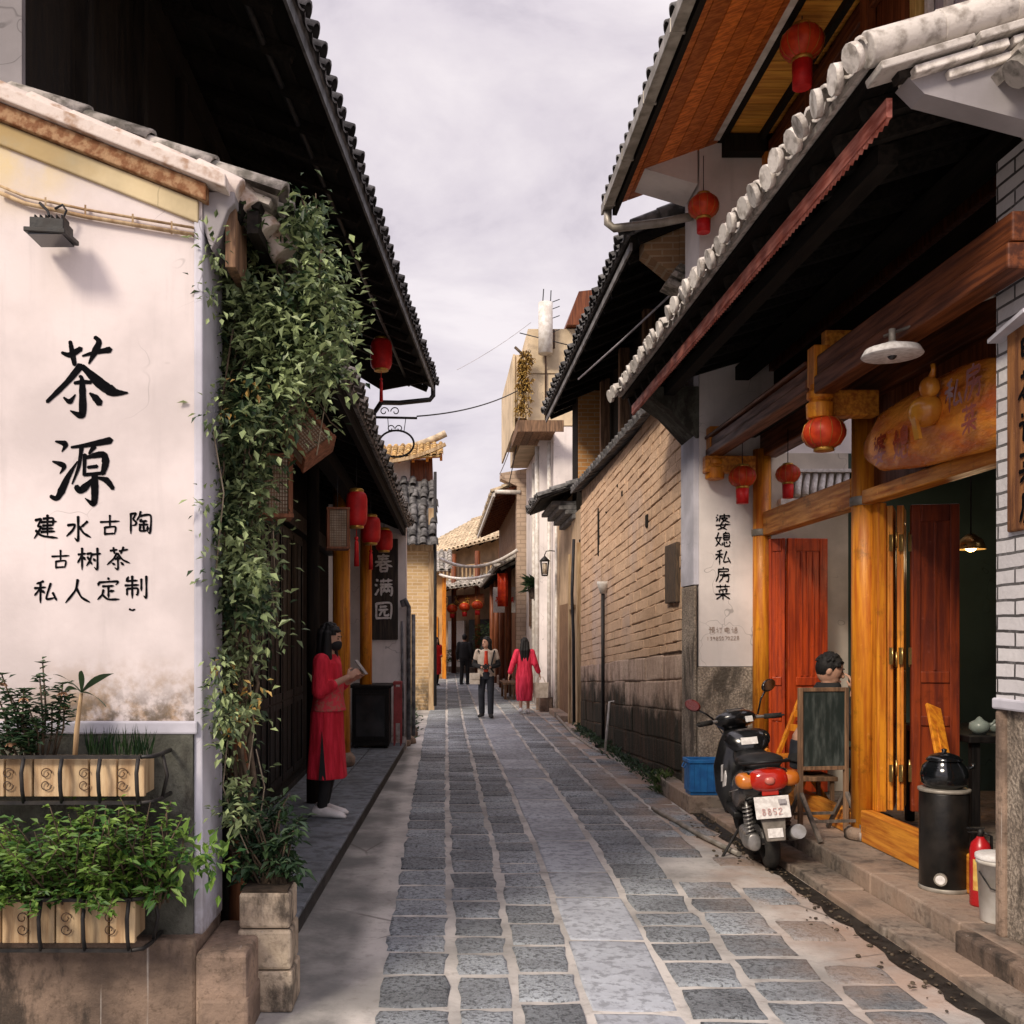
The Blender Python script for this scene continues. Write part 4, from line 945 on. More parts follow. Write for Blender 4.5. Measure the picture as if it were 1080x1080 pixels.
for i, k_ in enumerate('13985070228'): strokes(b, CH[k_], at(744.5 + i * 3.15, 671.5 - i * .12, 9.5), X1, D, 4.8 / F * 9.5, wf=.13, out=(0, -.005, 0))
rp(b, 'phone_writing', m_inkfade)
# near party wall of painted brick
m_pbrick = bricks('white_painted_brick', (.68, .66, .67), (.60, .58, .60), (.05, .045, .045), .30, .076, .008, .5, big=.25)
b = MB(); b.box(2.76, 6, 4.0, 4.9, 1.34, 4.0); rp(b, 'painted_brick_wall', m_pbrick)
b = MB(); b.box(2.74, 6, 3.99, 4.91, 1.29, 1.345); rp(b, 'ledge', m_whiteB, bev=.01)
b = MB(); b.box(2.78, 6, 4.0, 4.885, .16, 1.29); rp(b, 'rough_stone_base', m_chis, bev=.02)
b = MB(); b.box(2.75, 2.80, 4.84, 4.905, .16, 1.29); b.box(2.60, 3.2, 3.6, 5.0, -.02, .165); rp(b, 'stone_edge', m_sand, bev=.02)
b = MB()
for i, (dx, z) in enumerate(((.05, 3.70), (.12, 3.77), (.20, 3.84), (.28, 3.91))): b.box(2.76 - dx, 3.3, 4.0 - .02 * i, 4.42 - .03 * i, z, z + .062)
b.box(2.40, 3.4, 3.95, 4.36, 3.98, 4.12)
rp(b, 'brick_corbel', m_tileold, bev=.012)
b = MB()       # stubby tile rolls over that corbel
for i in range(3):
    p = V((2.34 + i * .1, 4.02, 3.94 + i * .04)); b.cyl(p, p + V((.42, .0, .34)), .062, .056, n=12, r=rng.uniform(-1, 1))
b.obox((2.36, 3.98, 3.98), (.5, 0, .40), (0, .3, 0), (-.03, 0, .04), 0)
rp(b, 'corbel_tiles', m_tileold)
b = MB(); b.box(2.735, 2.76, 4.18, 4.77, 2.15, 3.12); o = rp(b, 'couplet_board', mat('dark_carved_board', (.30, .13, .045), (.12, .045, .02), stretch=(8, 8, .8), scale=3, bump=.5, wear=.6), bev=.01)
b = MB()
for i, k_ in enumerate(('dian', 'cha', 'hua', 'cai', 'fang')): strokes(b, CH[k_], (2.731, 4.66, 3.08 - i * .185), (0, -1, 0), (0, 0, -1), .165, wf=.13, out=(-.003, 0, 0))
sub(b, 'board_writing', m_ink, o, rst)
b = MB(); b.bar((2.75, 4.85, 3.10), (2.72, 4.5, 3.14), .12, .02); rp(b, 'bracket_shelf', m_whiteB)
# posts
def rpost(x, y, r_, z1):
    b = MB(); b.cyl((x, y, .20), (x, y, z1), r_ * 1.02, r_ * .96, n=28); o = rp(b, 'post', m_orange)
    f = MB(); f.lathe([(r_ * 1.15, .168), (r_ * 1.5, .18), (r_ * 1.5, .23), (r_ * 1.2, .26)], (x, y, 0), 24); sub(f, 'post_base', m_sand, o, rst)
    f = MB(); f.lathe([(r_ * 1.05, 2.60), (r_ * 1.12, 2.605), (r_ * 1.12, 2.66), (r_ * 1.05, 2.665)], (x, y, 0), 24); sub(f, 'collar', m_zinc, o, rst)
rpost(3.10, 7.2, .098, 3.42); rpost(3.05, 9.37, .085, 3.42); rpost(3.14, 4.98, .08, 3.42)
# lintels and beams
def beam(name, m_, *bx, bev=.01):
    for q in bx: b = MB(); b.box(*q); o = rp(b, name, m_, bev=bev)
    return o
beam('lintel', m_orangeh, (3.03, 3.15, 7.295, 9.285, 2.60, 2.82)); beam('lintel', m_orangeh, (3.03, 3.15, 5.06, 7.105, 2.60, 2.70))
beam('threshold', m_orangeh, (3.02, 3.12, 5.06, 7.10, .172, .40)); beam('threshold', m_orangeh, (3.04, 3.12, 7.3, 9.28, .172, .34))
beam('eave_beam', m_brownh, (2.54, 2.68, 4.42, 6.72, 3.30, 3.42), (2.56, 2.66, 4.42, 6.72, 3.425, 3.56))
beam('eave_beam', m_brownh, (2.54, 2.68, 6.86, 9.47, 3.36, 3.44), (2.56, 2.66, 6.86, 9.47, 3.445, 3.53), (2.53, 2.69, 6.86, 9.47, 3.535, 3.565))
beam('cross_beam', m_orangeh, (2.67, 3.04, 6.83, 6.95, 3.18, 3.36), (2.67, 3.04, 6.85, 6.93, 3.62, 3.78))
beam('cross_beam', m_orangeh, (2.50, 3.0, 9.33, 9.43, 3.2, 3.36))
beam('porch_ceiling', m_shadeh, (2.70, 3.02, 4.95, 9.45, 3.55, 3.58)); beam('wall_plate', m_brownh, (3.04, 3.2, 5.0, 9.4, 3.35, 3.62), (3.04, 3.2, 5.0, 7.1, 2.95, 3.05))
b = MB(); b.box(3.12, 3.16, 5.06, 7.1, 2.71, 3.35); rp(b, 'transom_boards', m_brownv)
b = MB(); b.box(3.205, 3.24, 4.0, 9.495, 3.46, 4.195); rp(b, 'frieze_boards', m_shadeh)
for (y, nm) in ((6.79, 0), (9.40, 1)):      # hanging lotus columns
    b = MB(); b.box(2.545, 2.675, y - .065, y + .065, 3.375, 3.64); b.lathe([(.05, 3.14), (.088, 3.15), (.093, 3.25), (.070, 3.262), (.070, 3.275), (.088, 3.285), (.088, 3.33), (.070, 3.34), (.070, 3.36), (.075, 3.38)], (2.61, y, 0), 24)
    rp(b, 'hanging_column', m_orange, bev=.008)
b = MB(); b.bar((2.2, 4.85, 4.02), (2.2, 9.5, 4.02), .10, .10); b.bar((2.9, 4.85, 4.18), (2.9, 9.5, 4.18), .13, .13); rp(b, 'purlin', m_shadeh)
locroof(rst, 'lower', V((1.86, 4.2, 4.07)), V((1.86, 10.1, 4.07)), V((1, 0, .30)), 1.32, m_tilelime, m_shadeh, sp=.18, r=.062, rafters=.3, disc=True, jit=.012)
b = MB(); b.box(1.925, 1.95, 4.26, 9.95, 3.892, 3.975)
for i in range(110): y = 4.27 + i * .0517; b.prism([(1.93, y, 3.892), (1.93, y + .045, 3.892), (1.93, y + .0225, 3.872)], (.015, 0, 0))
rp(b, 'fascia', m_redfascia)
# verge of the lower roof towards us
b = MB(); U = V((1, 0, .30)).normalized(); N = V((-.287, 0, .958))
A = V((1.82, 4.16, 4.035)); L_ = 2.2
for i in range(7): b.cyl(A + U * (L_ * i / 7) + N * .09, A + U * (L_ * (i + 1.07) / 7) + N * .09, .075, .07, n=14, r=rng.uniform(-1, 1))
for j in range(3):
    for i in range(5):
        o = A + U * (.02 + .16 * j + i * .43) + V((0, -.06 + .025 * j, -.03 - .05 * j)); b.obox(o, U * .41, V((0, .16, 0)), N * .035, 0, rng.uniform(-1, 1))
rp(b, 'verge_tiles', m_tilelime, bev=.006)
b = MB(); b.prism([(1.98, 4.18, 4.02), (2.05, 4.18, 3.95), (2.62, 4.18, 3.80), (3.6, 4.18, 3.80), (3.6, 4.18, 4.5), (2.1, 4.18, 4.06)], (0, .12, 0)); rp(b, 'gable_plaster', m_grey)
# upper storey
b = MB(); b.box(3.16, 3.24, 4.0, 9.5, 4.2, 6.75); rp(b, 'upper_wall', m_brownv)
for y in (9.41, 8.3, 7.2, 6.55): b = MB(); b.box(3.08, 3.155, y - .06, y + .06, 4.3, 6.6); rp(b, 'upper_post', m_orange if y > 9 else m_brownv, bev=.01)
beam('upper_rail', m_brownh, (3.10, 3.155, 6.62, 9.34, 5.25, 5.37), (3.10, 3.155, 6.62, 9.34, 6.2, 6.34), (3.11, 3.155, 6.62, 9.34, 4.72, 4.80))
m_curt = mat('pale_curtain', (.50, .47, .52), (.40, .37, .43), scale=5, stretch=(12, 12, .5), rough=.9)
b = MB()
for y in (6.40, 5.62, 4.86): b.box(3.06, 3.155, y - .04, y + .045, 4.3, 6.4)
b.box(3.08, 3.15, 4.3, 6.36, 4.32, 4.55); b.box(3.08, 3.15, 4.3, 6.36, 6.1, 6.2); o = rp(b, 'window', mat('yellow_window_frame', (.60, .42, .16), (.42, .27, .08), stretch=(8, 8, .8), rough=.45), bev=.008)
b = MB()
for y in (6.30, 6.06, 5.82, 5.50, 5.24, 4.98): b.box(3.10, 3.14, y - .022, y + .022, 4.55, 6.1)
sub(b, 'sash', m_whitepaint, o, rst); b = MB(); b.box(3.15, 3.158, 4.3, 6.36, 4.55, 6.1); sub(b, 'pane', m_curt, o, rst)
# upper roof with two-part soffit
locroof(rst, 'upper', V((1.77, 3.0, 6.08)), V((1.77, 10.15, 6.08)), V((1, 0, .36)), 2.3, m_tile, m_ceil, sp=.2, r=.066, rafters=0)
b = MB(); b.box(2.66, 2.73, 3.0, 10.0, 6.40, 6.49); rp(b, 'soffit_beam', m_shadev)
b = MB(); b.box(2.60, 2.655, 3.0, 9.4, 6.375, 6.395); rp(b, 'soffit_bead', m_pvc)
b = MB(); y = 3.0
while y < 9.95: b.box(2.74, 3.155, y + .003, y + .127, 6.43, 6.45, 0, rng.uniform(-1, 1)); y += .13
rp(b, 'inner_soffit', m_ceil2)
b = MB(); b.box(3.02, 3.07, 3.0, 9.9, 6.36, 6.425); b.box(2.70, 3.15, 9.35, 9.48, 6.25, 6.42); rp(b, 'soffit_trim', m_shadev)
b = MB(); b.box(1.67, 1.75, 3.0, 10.2, 6.005, 6.085); b.box(1.655, 1.675, 3.0, 10.2, 6.0, 6.105)
for i in range(8): b.box(1.65, 1.765, 3.3 + i * .95, 3.33 + i * .95, 5.998, 6.107)
rp(b, 'gutter', m_zinc, bev=.006); b = MB(); b.box(1.765, 1.81, 3.0, 10.15, 5.98, 6.075); rp(b, 'dark_fascia', m_shadev)
b = MB(); b.tube([(1.71, 10.1, 6.02), (1.71, 10.1, 5.88), (1.77, 10.08, 5.82), (2.2, 9.85, 5.78), (2.47, 9.7, 5.78)], .042, 12); rp(b, 'downpipe', m_zinc)
# inside
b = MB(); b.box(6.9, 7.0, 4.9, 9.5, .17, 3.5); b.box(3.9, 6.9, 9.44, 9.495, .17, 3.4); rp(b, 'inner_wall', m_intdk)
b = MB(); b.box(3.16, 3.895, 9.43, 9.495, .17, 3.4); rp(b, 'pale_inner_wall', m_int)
b = MB(); b.box(3.2, 7, 4.9, 7.3, 3.40, 3.45); b.box(4.35, 7, 7.3, 9.43, 3.40, 3.45); rp(b, 'ceiling', m_shadeh)
b = MB()      # white carved tile coping seen through the transom
for i in range(9):
    x = 3.30 + i * .075; b.tube([(x, 9.33, 2.98), (x + .02, 9.38, 3.06), (x + .05, 9.41, 3.20)], [.028, .03, .026], 10)
b.box(3.22, 3.95, 9.34, 9.43, 2.90, 2.955); b.box(3.22, 3.95, 9.36, 9.43, 3.21, 3.24); rp(b, 'carved_coping', m_whitepaint)
# doors
def leaf_door(p, q, z0, z1, m_, name='door', hinge=True, th=.045):
    """a panelled folding leaf standing between floor points p and q, with raised mouldings on both faces"""
    p, q = V((*p, 0)), V((*q, 0)); d = q - p; w_ = d.length; d = d.normalized(); n = V((d.y, -d.x, 0))
    b = MB(); H = z1 - z0
    b.obox(p - n * th * .22 + V((0, 0, z0)), d * w_, n * th * .44, V((0, 0, H)))
    s_ = min(.085, w_ * .2)
    for a0, a1, h0, h1 in [(0, s_, 0, H), (w_ - s_, w_, 0, H), (s_ + .001, w_ - s_ - .001, 0, .14), (s_ + .001, w_ - s_ - .001, H - .12, H), (s_ + .001, w_ - s_ - .001, H * .28, H * .28 + .07), (s_ + .001, w_ - s_ - .001, H * .42, H * .42 + .08)]:
        b.obox(p + d * a0 - n * th / 2 + V((0, 0, z0 + h0)), d * (a1 - a0), n * th, V((0, 0, h1 - h0)))
    k = 3 if w_ > .35 else 1
    for i in range(1, k + 1):
        x = s_ + (w_ - 2 * s_) * i / (k + 1)
        for h0, h1 in ((H * .42 + .085, H - .125), (.145, H * .28 - .005)): b.obox(p + d * (x - .012) - n * th * .40 + V((0, 0, z0 + h0)), d * .024, n * th * .8, V((0, 0, h1 - h0)))
    o = rp(b, name, m_, bev=.006)
    if hinge:
        h = MB()
        for zz in (z0 + .25, z0 + H * .47, z0 + H - .3): h.obox(p - n * (th / 2 + .004) + d * .004 + V((0, 0, zz)), d * .034, n * .004, V((0, 0, .11))); h.cyl(p - n * th * .55 + V((0, 0, zz)), p - n * th * .55 + V((0, 0, zz + .11)), .008, n=8)
        sub(h, 'hinge', m_brass, o, rst)
        k_ = MB(); kp = q - d * .06 - n * (th / 2 + .02) + V((0, 0, z0 + H * .42)); k_.ell(kp, (.022, .022, .022), 12, 8); k_.cyl(kp, kp + n * .03, .01, n=8); k_.obox(kp + V((-.012, .012, -.12)), V((.02, 0, 0)), V((0, .006, 0)), V((0, 0, .14))); sub(k_, 'knob', m_brass, o, rst)
    return o
leaf_door((3.075, 9.24), (3.20, 9.16), .20, 2.56, m_redwood); leaf_door((3.215, 9.16), (3.60, 9.20), .20, 2.56, m_redwood)
leaf_door((3.10, 7.34), (3.22, 7.42), .20, 2.56, m_orange); 
leaf_door((3.195, 7.02), (3.36, 7.33), .41, 2.58, m_orange); leaf_door((3.262, 7.0), (3.425, 7.31), .41, 2.58, m_orange); leaf_door((3.33, 6.99), (3.64, 6.93), .41, 2.58, mat('dark_red_brown_leaf', (.24, .040, .010), (.11, .016, .006), rough=.4, scale=3, stretch=(10, 10, .7), bump=.25, wear=.5))
b = MB(); b.box(3.10, 3.165, 7.0, 7.09, .402, 2.598); rp(b, 'door_jamb', m_orange, bev=.006)
for i, z in enumerate((.62, 1.45, 2.25)):
    for x in (3.165, 3.235, 3.305): b = MB(); b.box(x + .006, x + .028, 6.975 - (x > 3.3) * .005, 6.984, z, z + .12); b.cyl((x + .031, 6.978, z), (x + .031, 6.978, z + .12), .006, n=8); rp(b, 'hinge', m_brass)
# ---------------------------------------------------------------- things at the restaurant
gs = thing('carved_sign', 'glossy orange wooden log sign with a carved gourd and raised characters above the restaurant lintel', 'sign', (3.02, 6.0, 2.95))
b = MB(); rings = []
for i in range(15):
    t = i / 14; y = lerp(6.72, 5.0, t); hh = (.185 + .075 * math.sin(t * 2.4)) * min(1, .66 + 2.2 * min(t, 1 - t) ** .7) * (1 if t < .85 else .95); zc = 2.94 + .02 * math.sin(t * 5) - .03 * t
    rings.append([V((2.97 + .10 * math.cos(a) * (.9 + .1 * math.sin(7 * t)), y + .02 * math.sin(a * 2), zc + hh * math.sin(a) * (1 + .05 * math.sin(9 * t + a)))) for a in [2 * math.pi * j / 20 for j in range(20)]])
b.loft(rings)
m_gourd = mat('carved_amber_wood', (.80, .30, .04), (.48, .10, .014), scale=2.6, lo=.35, hi=.65, stretch=(3, 1, 3), rough=.22, bump=.5, bscale=9, spec=.5, bd=.03)
b.build('slab', m_gourd, gs, True)
b = MB(); c = V((2.84, 5.78, 2.97)); b.ell(c, (.09, .115, .095), 20, 12); b.ell(c + V((.0, -.05, .125)), (.055, .066, .066), 16, 10); b.tube([c + V((0, -.07, .175)), c + V((0, -.095, .215)), c + V((0, -.09, .25))], [.022, .013, .015], 10); b.prism([c + V((-.08, -.03, -.03)), c + V((-.08, .02, -.03)), c + V((-.06, .01, -.17)), c + V((-.06, -.05, -.17))], (.02, 0, 0)); b.build('gourd', mat('honey_gourd', (.62, .28, .035), (.44, .15, .02), scale=6, rough=.22, spec=.5), gs, True)
b = MB()
for i, (y, z, s_) in enumerate(((6.52, 2.97, .20), (6.24, 2.96, .22), (5.60, 3.10, .20), (5.40, 3.12, .20), (5.42, 2.91, .17))):
    strokes(b, CH[('po', 'xi', 'si', 'fang', 'cai')[i]], (2.862, y, z), (0, -1, 0), (0, 0, -1), s_, wf=.12, out=(-.004, 0, 0))
b.build('raised_writing', mat('dark_red_carving', (.16, .018, .008), (.24, .04, .012), rough=.25), gs, True)
def palace_lantern(label, c, r_, skirt=.2, cord=.3, group='round pleated red lanterns on the restaurant', m_=None):
    t = thing('palace_lantern', label, 'lantern', c, 0, group)
    b = MB(); k = 12; b.lathe([(r_ * .42, -r_ * .72), (r_ * .78, -r_ * .52), (r_ * .97, -r_ * .2), (r_, .05 * r_), (r_ * .9, r_ * .38), (r_ * .68, r_ * .62), (r_ * .4, r_ * .78)], n=36, rib=.055); b.build('shade', m_ or m_redorange, t)
    b = MB(); b.lathe([(r_ * .40, -r_ * .86), (r_ * .47, -r_ * .84), (r_ * .47, -r_ * .66), (r_ * .4, -r_ * .65)], n=20); b.lathe([(r_ * .38, r_ * .7), (r_ * .45, r_ * .72), (r_ * .42, r_ * .88), (r_ * .15, r_ * .95)], n=20); b.build('end_cap', m_gold, t)
    b = MB(); 
    for i in range(12): a = i * math.pi / 6; b.tube([(math.cos(a) * rr_ * r_ * 1.012, math.sin(a) * rr_ * r_ * 1.012, z * r_) for rr_, z in ((.42, -.72), (.78, -.52), (.97, -.2), (1, .05), (.9, .38), (.68, .62), (.4, .78))], r_ * .012, 5)
    b.build('ribs', m_gold, t)
    if skirt: b = MB(); b.lathe([(r_ * .40, -r_ * .86 - skirt), (r_ * .43, -r_ * .86 - skirt), (r_ * .46, -r_ * .86), (r_ * .4, -r_ * .85)], n=28, rib=.07); b.build('fringe', m_ or m_red, t)
    b = MB(); b.cyl((0, 0, r_ * .9), (0, 0, r_ * .9 + cord), .004, n=5); b.build('cord', m_cable, t)
    return t
palace_lantern('large pleated red lantern under the honey coloured upper soffit', at(846, 46, 7.6), .165, .20, .4)
palace_lantern('pleated red lantern against the white upper party wall', at(742, 218, 9.3), .145, .12, .35)
palace_lantern('plump orange red lantern without fringe under the hanging lotus column', at(869, 457, 6.79), .145, 0, .05)
palace_lantern('red lantern with square fringe just above the white sign wall', at(783, 503, 9.2), .128, .14, .3)
palace_lantern('dim red lantern in the dark of the porch to the right of its fringed neighbour', at(831, 500, 8.6), .105, .12, .3)
pd = thing('pendant_lamp', 'shallow white pendant lamp shade hanging from a rod over the porch', 'lamp', tuple(at(941, 368, 5.4)))
c = at(941, 370, 5.4); b = MB(); b.lathe([(.155, -.03), (.16, -.025), (.14, .01), (.06, .035), (.02, .05), (.018, .05), (.05, .03), (.135, .003), (.153, -.025)], c, 28); b.build('shade', m_whitepaint, pd, True)
b = MB(); b.cyl(c + V((0, 0, .04)), c + V((0, 0, .12)), .018, n=10); b.tube([c + V((0, .1, .11)), c + V((.28, -.5, .13))], .009, 6); b.build('rod', m_zinc, pd, True)
b = MB(); b.ell(c + V((0, 0, -.01)), (.03, .03, .04), 12, 8); b.build('bulb', m_glass, pd, True)
lp = thing('wall_lamp', 'small glowing lamp on the dim inner wall of the restaurant', 'lamp', (4.55, 9.0, 2.6))
c = at(1024, 572, 8.3); lp.location = c; b = MB(); b.lathe([(.03, .07), (.09, .02), (.12, -.06), (.11, -.06), (.02, .05)], (0, 0, 0), 20); o = b.build('shade', m_brass, lp); b = MB(); b.ell((0, 0, -.03), (.05, .05, .05), 12, 8); b.build('bulb', glow('warm_bulb', (1, .62, .25), 9), lp); b = MB(); b.tube([(0, 0, .06), (0, 0, .8)], .006, 6); b.build('cord', m_cable, lp)
ld = bpy.data.lights.new('lamp_light', 'POINT'); ld.energy = 7; ld.color = (1, .72, .42); ld.shadow_soft_size = .05; lo_ = bpy.data.objects.new('lamp_light', ld); COL.objects.link(lo_); lo_.parent = lp; lo_.location = (0, 0, -.14)
tb = thing('dining_table', 'dark dining table laid with dishes inside the restaurant', 'table', (4.1, 7.4, .17))
b = MB(); b.box(3.7, 4.7, 6.9, 8.0, .90, .95)
for x in (3.74, 4.6):
    for y in (6.94, 7.9): b.box(x, x + .06, y, y + .06, .168, .9)
b.build('table', m_blackpaint, tb, True, bev=.008)
for i, (x, y) in enumerate(((3.85, 7.05), (4.05, 7.2), (4.3, 7.0), (4.45, 7.25), (4.15, 6.98))):
    t = thing('bowl' if i % 2 else 'teapot', ('small white bowl on the dark table, %s' if i % 2 else 'small pale teapot on the dark table, %s') % ('nearest the door', 'second from the door', 'at its middle', 'towards its far corner', 'at its near edge')[i], 'dish', (x, y, .951), 0, 'dishes on the dining table')
    b = MB()
    if i % 2: b.lathe([(.03, 0), (.035, .01), (.075, .06), (.07, .06), (.03, .015)], (0, 0, 0), 18)
    else: b.lathe([(.04, 0), (.07, .04), (.065, .08), (.03, .10), (.012, .12), (.004, .125)], (0, 0, 0), 18); b.tube([(.06, 0, .05), (.1, 0, .08), (.115, 0, .1)], [.012, .009, .008], 8)
    b.build('body', mat('celadon_glaze', (.24, .28, .25), (.15, .18, .16), rough=.3), t)
# stove with kettle, extinguisher, bucket, board
sv = thing('charcoal_stove', 'black cylindrical charcoal stove with a round vent at its foot on the terrace', 'stove', tuple(V((2.95, 5.78, .17))))
b = MB(); b.lathe([(.128, 0), (.135, .012), (.135, .56), (.128, .585), (.10, .59), (.10, .55)], (0, 0, 0), 32); b.build('drum', mat('sooty_stove_iron', (.006, .006, .006), (.016, .013, .011), rough=.38, scale=7, bump=.15, spec=.35), sv)
b = MB(); b.lathe([(.137, .572), (.142, .575), (.142, .59), (.134, .592)], (0, 0, 0), 32); b.lathe([(.137, 0), (.14, .004), (.14, .022), (.137, .024)], (0, 0, 0), 32); b.build('rim', m_zinc, sv)
b = MB(); a = V((-.075, -.112, .085)); d = V((-.55, -.83, 0)); b.cyl(a, a + d * .035, .035, n=18); b.build('vent', m_zinc, sv); b = MB(); b.cyl(a + d * .036, a + d * .038, .026, n=16); b.build('vent_door', m_whitepaint, sv)
b = MB()
for i in range(3): an = i * 2.1 + .3; b.box(math.cos(an) * .1 - .015, math.cos(an) * .1 + .015, math.sin(an) * .1 - .015, math.sin(an) * .1 + .015, -.001, .004)
b.build('foot', m_iron, sv)
kt = thing('kettle', 'squat black enamel pot with a lid standing on the charcoal stove', 'pot', (2.95, 5.78, .762))
m_enam = mat('black_enamel', (.004, .005, .006), (.008, .009, .010), rough=.16, spec=.6)
b = MB(); b.lathe([(.09, 0), (.125, .03), (.13, .08), (.118, .13), (.09, .155), (.092, .163)], (0, 0, 0), 32); b.tube([(.12, 0, .1), (.17, 0, .12), (.17, 0, .14)], [.014, .012, .012], 8); b.build('body', m_enam, kt)
b = MB(); b.lathe([(.098, .160), (.10, .166), (.075, .19), (.03, .205), (.012, .208), (.016, .225), (.004, .23)], (0, 0, 0), 28); b.build('lid', m_enam, kt)
fe = thing('fire_extinguisher', 'red fire extinguisher with a yellow label between the stove and the white bucket', 'fire extinguisher', (2.965, 5.42, .17))
m_ered = mat('extinguisher_red', (.42, .012, .016), (.34, .01, .012), rough=.3, spec=.5)
b = MB(); b.lathe([(.050, 0), (.054, .01), (.054, .31), (.045, .345), (.022, .37), (.018, .38)], (0, 0, 0), 24); b.build('bottle', m_ered, fe)
b = MB(); b.cyl((0, 0, .38), (0, 0, .42), .016, n=10); b.box(-.07, .02, -.01, .01, .42, .43); b.box(-.065, .01, -.009, .009, .40, .408); b.tube([(.02, 0, .40), (.06, 0, .38), (.062, -.01, .15)], .008, 8); b.build('valve', m_iron, fe)
b = MB(); vs = []
for i in range(8): a = math.pi * (1.12 + .46 * i / 7); vs += [(math.cos(a) * .0555, math.sin(a) * .0555, .09), (math.cos(a) * .0555, math.sin(a) * .0555, .26)]
b.add(vs, [(2 * i, 2 * i + 2, 2 * i + 3, 2 * i + 1) for i in range(7)], 0, True); b.build('label', mat('yellow_label', (.62, .45, .12), (.5, .25, .06), scale=30), fe)
bk = thing('bucket', 'white plastic bucket with a lid beside the chiselled stone wall base', 'bucket', (2.90, 5.12, .17))
b = MB(); b.lathe([(.085, 0), (.09, .005), (.105, .30), (.11, .30), (.11, .325), (.105, .325)], (0, 0, 0), 28); b.build('pail', m_pvc, bk)
b = MB(); b.lathe([(.112, .322), (.114, .326), (.114, .345), (.10, .352), (.02, .354)], (0, 0, 0), 28); b.build('lid', m_whitepaint, bk); b = MB(); b.tube([(-.106, 0, .26), (-.09, -.08, .19), (0, -.118, .16), (.09, -.08, .19), (.106, 0, .26)], .004, 6); b.build('handle', m_iron, bk)
pk = thing('wooden_plank', 'orange plank leaning against the folded restaurant doors', 'plank', tuple(at(1004, 838, 6.3)))
b = MB(); p, q = at(1002, 838, 6.2), at(984, 745, 6.75); b.bar(p, q, .11, .022, up=(0, 1, .2)); b.bar(p + V((-.005, -.02, .02)), q + V((-.005, -.02, -.02)), .022, .012, up=(0, 1, .2)); b.build('plank', m_orange, pk, True, bev=.004)
# chalkboard
cb = thing('chalkboard_stand', 'grey green chalkboard menu on a crossed wooden stand outside the restaurant', 'chalkboard', (2.83, 7.3, .17))
cb.rotation_euler = (0, 0, R(8))
b = MB(); b.box(-.165, .165, -.008, .008, .52, 1.07); b.build('board', mat('chalky_slate', (.014, .022, .02), (.075, .09, .086), scale=5, lo=.42, hi=.75, stretch=(5, 5, 1), rough=.8), cb)
b = MB(); t = .03
for x in (-.165 - t / 2, .165 + t / 2): b.box(x - t / 2, x + t / 2, -.018, .018, .02, 1.10)
b.box(-.165, .165, -.016, .016, 1.071, 1.10); b.box(-.165, .165, -.016, .016, .49, .519); b.build('frame', m_oldwood, cb, bev=.003)
m_grayw = mat('grey_weathered_wood', (.16, .13, .11), (.08, .07, .06), scale=4, stretch=(8, 8, 1), bump=.3)
for x in (-.18, .18):
    for sy in (-1, 1): b = MB(); b.bar((x, 0, .33), (x + .01, sy * .27, .012), .026, .03, up=(1, 0, 0)); b.build('leg', m_grayw, cb, bev=.003)
for y in (-.16, .16): b = MB(); b.bar((-.18, y, .14), (.18, y, .14), .02, .02); b.build('stretcher', m_grayw, cb)
# folding chair
ch = thing('folding_chair', 'orange wooden folding chair standing behind the chalkboard', 'chair', (3.05, 8.45, .17))
b = MB(); b.box(-.2, .2, -.2, .2, .43, .455); b.build('seat', m_orange, ch, bev=.005)
for x in (-.21, .21):
    b = MB(); b.bar((x, -.24, 0), (x, .22, .95), .028, .035); b.build('leg', m_orange, ch, bev=.003)
    b = MB(); b.bar((x * .85, .24, 0), (x * .85, -.18, .50), .028, .035); b.build('leg', m_orange, ch, bev=.003)
b = MB()
for z, y in ((.90, .20), (.80, .15), (.68, .09)): b.bar((-.21, y, z), (.21, y, z), .02, .06)
b.build('backrest', m_orange, ch, bev=.003); ch.rotation_euler = (0, 0, R(-70))
# blue crate
cr_ = thing('blue_crate', 'bright blue plastic crate behind the scooter', 'crate', (2.47, 9.28, .17))
m_blue = mat('blue_plastic', (.025, .16, .42), (.018, .11, .32), rough=.42, scale=10)
b = MB()
for s_ in (-1, 1):
    b.box(-.15, .15, s_ * .11 - .005, s_ * .11 + .005, .03, .31); b.box(s_ * .15 - .005, s_ * .15 + .005, -.105, .105, .03, .31)
    b.box(-.165, .165, s_ * .117 - .013, s_ * .117 + .013, .30, .33); b.box(s_ * .158 - .012, s_ * .158 + .012, -.104, .104, .30, .33)
    for i in range(5): x = -.12 + i * .06; b.box(x - .005, x + .005, s_ * .118 - .004, s_ * .118 + .004, .03, .30)
b.box(-.145, .145, -.105, .105, .02, .03); b.box(-.145, .145, -.1, .1, 0, .019); b.build('shell', m_blue, cr_, bev=.003)
b = MB(); 
for s_ in (-1, 1): b.tube([(s_ * .172, -.05, .29), (s_ * .19, -.05, .25), (s_ * .19, .05, .25), (s_ * .172, .05, .29)], .006, 6)
b.build('handle', m_blue, cr_)

